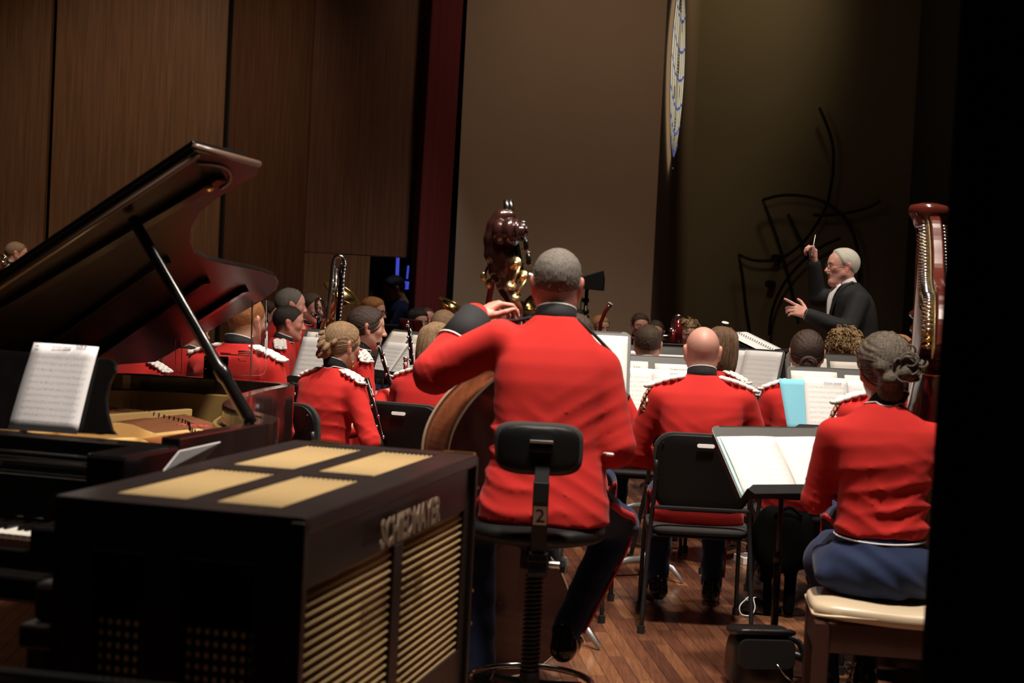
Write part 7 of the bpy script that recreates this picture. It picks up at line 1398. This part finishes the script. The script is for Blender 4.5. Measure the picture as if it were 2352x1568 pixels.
cbn, w_ = windobj('bass_bassoon', 1550, 790, 11.6, 'silver-topped wooden contrabassoon beside the curly-haired woman', 'bassoon'); MB().tube(smooth_path([w_(1546, 758), w_(1547, 742), w_(1551, 730), w_(1559, 726), w_(1566, 730)], 5), 0.017, 9).build('silver_bow', 'silver', cbn, True); MB().tube([w_(1546, 757), w_(1542, 800)], 0.022, 10).build('wood_tube', 'bassoon_wood', cbn, True); MB().tube([w_(1557, 736), w_(1560, 790)], 0.026, 10).build('wood_tube', 'bassoon_wood', cbn, True); MB().tube(smooth_path([w_(1541, 760), w_(1536, 770), w_(1520, 771)], 4), 0.006, 7).build('bocal', 'silver', cbn, True); MB().ball(w_(1541, 757, -0.03), 0.014, None, 8, 6).build('key', 'silver', cbn, True)
tube_inst('clarinet', [(868, 786), (880, 826), (898, 884), (914, 935)], 8.28, [0.010, 0.012, 0.0125, 0.022], 'ebony', 'black clarinet held by the dark-haired woman in profile', 'clarinet', None, 9)
tube_inst('clarinet', [(842, 868), (866, 960), (880, 1022)], 7.25, [0.012, 0.0125, 0.022], 'ebony', 'black clarinet below the hands of the woman with the braid', 'clarinet', None, 6)
tube_inst('oboe', [(937, 738), (941, 775), (946, 838)], 8.7, [0.006, 0.010, 0.013], 'ebony', 'upright black oboe with silver keys in front of the black stand', 'oboe', 'silver', 7)
tube_inst('english_horn', [(932, 822), (930, 905), (928, 985)], 8.55, 0.012, 'bassoon_wood', 'dark wooden tube with silver keys standing below the oboe', 'oboe', 'silver', 8)
# stage speaker on a pole
spk = empty('stage_speaker', (*at(1345, 660, 14.0)[:2], 0), 0, 'black wedge-shaped stage light on a pole right of the bass player\'s head', 'light'); so_ = np.array(spk.location); A = lambda x, y, d=0.0: at(x, y, 14.0 + d) - so_
b = MB(); fr0 = [A(1322, 648), A(1338, 634), A(1385, 620), A(1388, 640), A(1386, 668), A(1340, 663)]; n = len(fr0); b.v = [tuple(p) for p in fr0] + [tuple(p + np.array([0.02, 0.22, 0])) for p in fr0]; b.f = [tuple(range(n)), tuple(range(2 * n - 1, n - 1, -1))] + [((i + 1) % n, i, n + i, n + (i + 1) % n) for i in range(n)]
b.build('housing', 'plastic_black', spk, False, 0.008); MB().cyl(A(1348, 664, 0.1), np.array([*(A(1343, 664, 0.1)[:2]), 0.02]), 0.018, n=10).build('pole', 'stand_pole', spk, True)
for y_ in (690, 715, 728): MB().lathe([(0.03, -0.02), (0.034, 0), (0.03, 0.02)], A(1345, y_, 0.1), n=10).build('pole_collar', 'stand_pole', spk, True)
q = A(1343, 664, 0.1)
for k in range(3): a = 2.1 * k + 0.4; MB().cyl((q[0], q[1], 0.45), (q[0] + 0.45 * math.cos(a), q[1] + 0.45 * math.sin(a), 0.0), 0.012, n=8).build('tripod_leg', 'stand_pole', spk, True)
MB().tube(smooth_path([A(1338, 680), A(1334, 700), A(1336, 730), A(1342, 760)], 4), 0.005, 6).build('cable', 'stand_pole', spk, True)
# disc-topped stand behind the bobbed woman
dsc, w_ = windobj('microphone_stand', 1666, 760, 10.4, 'thin stand with a small pale disc above the bobbed woman', 'stand'); zfl = -np.array(dsc.location)[2]
MB().lathe([(0.002, -0.004), (0.024, -0.003), (0.026, 0.0), (0.024, 0.003), (0.002, 0.004)], w_(1666, 741), (0.1, -0.3, 1), 18).build('disc', 'white_linen', dsc, True); MB().cyl(w_(1664, 742), np.array([*w_(1664, 742)[:2], zfl]), 0.006, n=8).build('pole', 'dark_metal', dsc, True); MB().lathe([(0.12, zfl), (0.12, zfl + 0.012), (0.02, zfl + 0.03)], (*w_(1664, 742)[:2], 0), n=18).build('base', 'dark_metal', dsc, True)
# baton
hb_ = at(1864, 592, 10.0); 
bat = empty('baton', tuple(at(1866, 580, 10.02)), 0, 'white conductor\'s baton in the raised right hand', 'baton'); bo_ = np.array(bat.location)
# camera in the doorway
cam_b = empty('photo_camera', (0, 0, 0), 0, 'small black photo camera held by the man in the doorway', 'camera'); cp = at(888, 697, 15.75); cam_b.location = tuple(cp); MB().box((0, 0, 0), (0.13, 0.06, 0.08)).build('camera_body', 'plastic_black', cam_b, False, 0.008); MB().lathe([(0.032, 0), (0.035, 0.06), (0.03, 0.07)], (0, 0, 0), (-1, 0, 0), 14).build('lens', 'dark_metal', cam_b, True)
# ------------------------------------------------------------------ things on the floor
bg = onz(1735, 1568, 0.0); bag = empty('leather_bag', (bg[0], bg[1] - 0.05, 0), 0.12, 'black leather shoulder bag on the floor beside the near stand', 'bag')
F = Field((-0.16, -0.14, 0.0), (0.17, 0.16, 0.24), 0.008); F.func(lambda X, Y, Z, D: (np.abs(X / (0.115 + 0.03 * (0.2 - Z))) ** 5 + np.abs((Y) / 0.09) ** 5 + np.abs((Z - 0.105) / 0.102) ** 5) ** 0.2 * 0.1 - 0.1 + 0.004 * np.sin(40 * Z + 20 * X) * np.sin(30 * X + 9 * Y)); m_ = F.mesh('bag_body', 1); m_.materials.append(MATS['leather_black']); link('bag_body', m_, None, bag)
F = Field((-0.16, -0.15, 0.15), (0.16, 0.15, 0.26), 0.007); F.func(lambda X, Y, Z, D: (np.abs(X / 0.118) ** 6 + np.abs(Y / 0.098) ** 6 + np.abs((Z - 0.203 + 0.25 * Y * (Y < 0)) / 0.016) ** 3) ** 0.25 * 0.03 - 0.03); m_ = F.mesh('flap', 1); m_.materials.append(MATS['leather_black']); link('flap', m_, None, bag); MB().slab(rrect(0.215, 0.11, 0.03, 5), 0.012, (0, -0.092, 0.145), frame_from((0, -1, 0.05), (1, 0, 0))).build('front_flap', 'leather_black', bag, False, 0.004)
MB().tube(smooth_path([(0.11, 0.05, 0.18), (0.16, 0.02, 0.16), (0.17, -0.04, 0.08), (0.15, -0.10, 0.02), (0.09, -0.13, 0.012)], 5), 0.013, 8, flat=0.4).build('strap', 'leather_black', bag, True); MB().tube([(0.03, -0.10, 0.12), (0.07, -0.115, 0.07), (0.10, -0.12, 0.05)], 0.003, 6).build('zip_pull', 'chrome', bag, True)
pg = onz(1738, 1408, 0.0); pou = empty('cloth_pouch', (pg[0], pg[1], 0), 0.1, 'crumpled black cloth pouch with white drawstring beside the chair leg', 'pouch')
F = Field((-0.12, -0.10, 0.0), (0.14, 0.10, 0.13), 0.007); F.cap((-0.06, 0, 0.04), (0.05, -0.01, 0.025), 0.045, 0.035, 0.02); F.cap((-0.06, 0.02, 0.06), (-0.075, 0.02, 0.09), 0.02, 0.008, 0.02); F.cap((0.05, 0.0, 0.03), (0.10, -0.01, 0.015), 0.03, 0.015, 0.02); F.cap((0.05, 0.02, 0.05), (0.06, 0.03, 0.09), 0.015, 0.006, 0.015); F.func(lambda X, Y, Z, D: np.maximum(D + 0.006 * np.sin(70 * X + 30 * Z) * np.sin(60 * Y + 40 * X), 0.003 - Z)); m_ = F.mesh('pouch', 1); m_.materials.append(MATS['leather_black']); link('pouch_body', m_, None, pou)
MB().tube(smooth_path([(-0.05, -0.05, 0.09), (-0.10, -0.075, 0.05), (-0.095, -0.085, 0.012), (-0.05, -0.085, 0.008), (-0.03, -0.075, 0.04), (-0.035, -0.06, 0.08), (-0.02, -0.05, 0.085)], 5), 0.003, 6).build('drawstring', 'white_linen', pou, True)
bk2 = onz(1733, 1296, 0.0); bx2 = empty('paper_box', (bk2[0], bk2[1], 0), 0.25, 'flat white box on the floor between chair legs', 'box'); MB().box((0, 0.05, 0.02), (0.15, 0.14, 0.04)).build('box_body', 'paper_cream', bx2, False, 0.003); MB().box((0, 0.05, 0.0425), (0.12, 0.10, 0.004)).build('label_card', 'grey_metal', bx2); 
btl = empty('bottle', (bk2[0] - 0.04, bk2[1] + 0.15, 0.02), 0, 'small red and white bottle lying behind the white box', 'bottle'); MB().lathe([(0.016, -0.05), (0.018, -0.04), (0.018, 0.0)], (0, 0, 0), (1, 0.3, 0), 12).build('red_cap', 'stripe_red', btl, True); MB().lathe([(0.018, 0.0), (0.018, 0.05), (0.008, 0.065)], (0, 0, 0), (1, 0.3, 0), 12).build('bottle_body', 'white_linen', btl, True)
kbg = at(1802, 1195, 6.95); cb_ = empty('gig_bag', (kbg[0], kbg[1], 0), 0.05, 'black soft gig bag standing under the near stand', 'bag')
F = Field((-0.20, -0.12, 0.0), (0.20, 0.12, 0.52), 0.010); z0_ = 0.0; F.func(lambda X, Y, Z, D: (np.abs(X / (0.14 - 0.06 * np.clip(0.42 - Z, 0, 1))) ** 4 + np.abs(Y / 0.075) ** 4 + np.abs((Z - 0.36 + 0.25 * X * X) / 0.145) ** 4) ** 0.25 * 0.08 - 0.08 + 0.004 * np.sin(30 * X + 25 * Z)); F.cap((-0.05, 0, 0.25), (-0.09, 0.0, 0.17), 0.03, 0.012, 0.03); F.cap((0.05, 0.02, 0.3), (0.045, 0.02, 0.03), 0.03, 0.026, 0.02); F.cap((-0.06, 0.03, 0.3), (-0.05, 0.04, 0.02), 0.02, 0.02, 0.02); m_ = F.mesh('bag_body', 1); m_.materials.append(MATS['bag_black']); link('bag_body', m_, None, cb_); MB().tube(smooth_path([(-0.06, -0.07, 0.48), (0, -0.08, 0.52), (0.06, -0.07, 0.48)], 4), 0.008, 6).build('carry_handle', 'bag_black', cb_, True)
# collar ornament of the woman with the braid, baton geometry
MB().tube([at(1864, 586, 10.0) - bo_, at(1873, 539, 9.98) - bo_], [0.0045, 0.002], 7).build('shaft', 'white_linen', bat, True); MB().ball(at(1864, 588, 10.0) - bo_, (0.011, 0.011, 0.018), None, 10, 7).build('grip', 'bench_wood', bat, True)
for dx_, dz_ in ((0.0, 0.0), (0.014, 0.012), (0.016, -0.010), (-0.012, 0.012)): MB().ball((0.045 + dx_, 0.175, 1.115 + dz_), 0.0085, None, 8, 6).build('collar_ornament', 'brass', braidw, True)
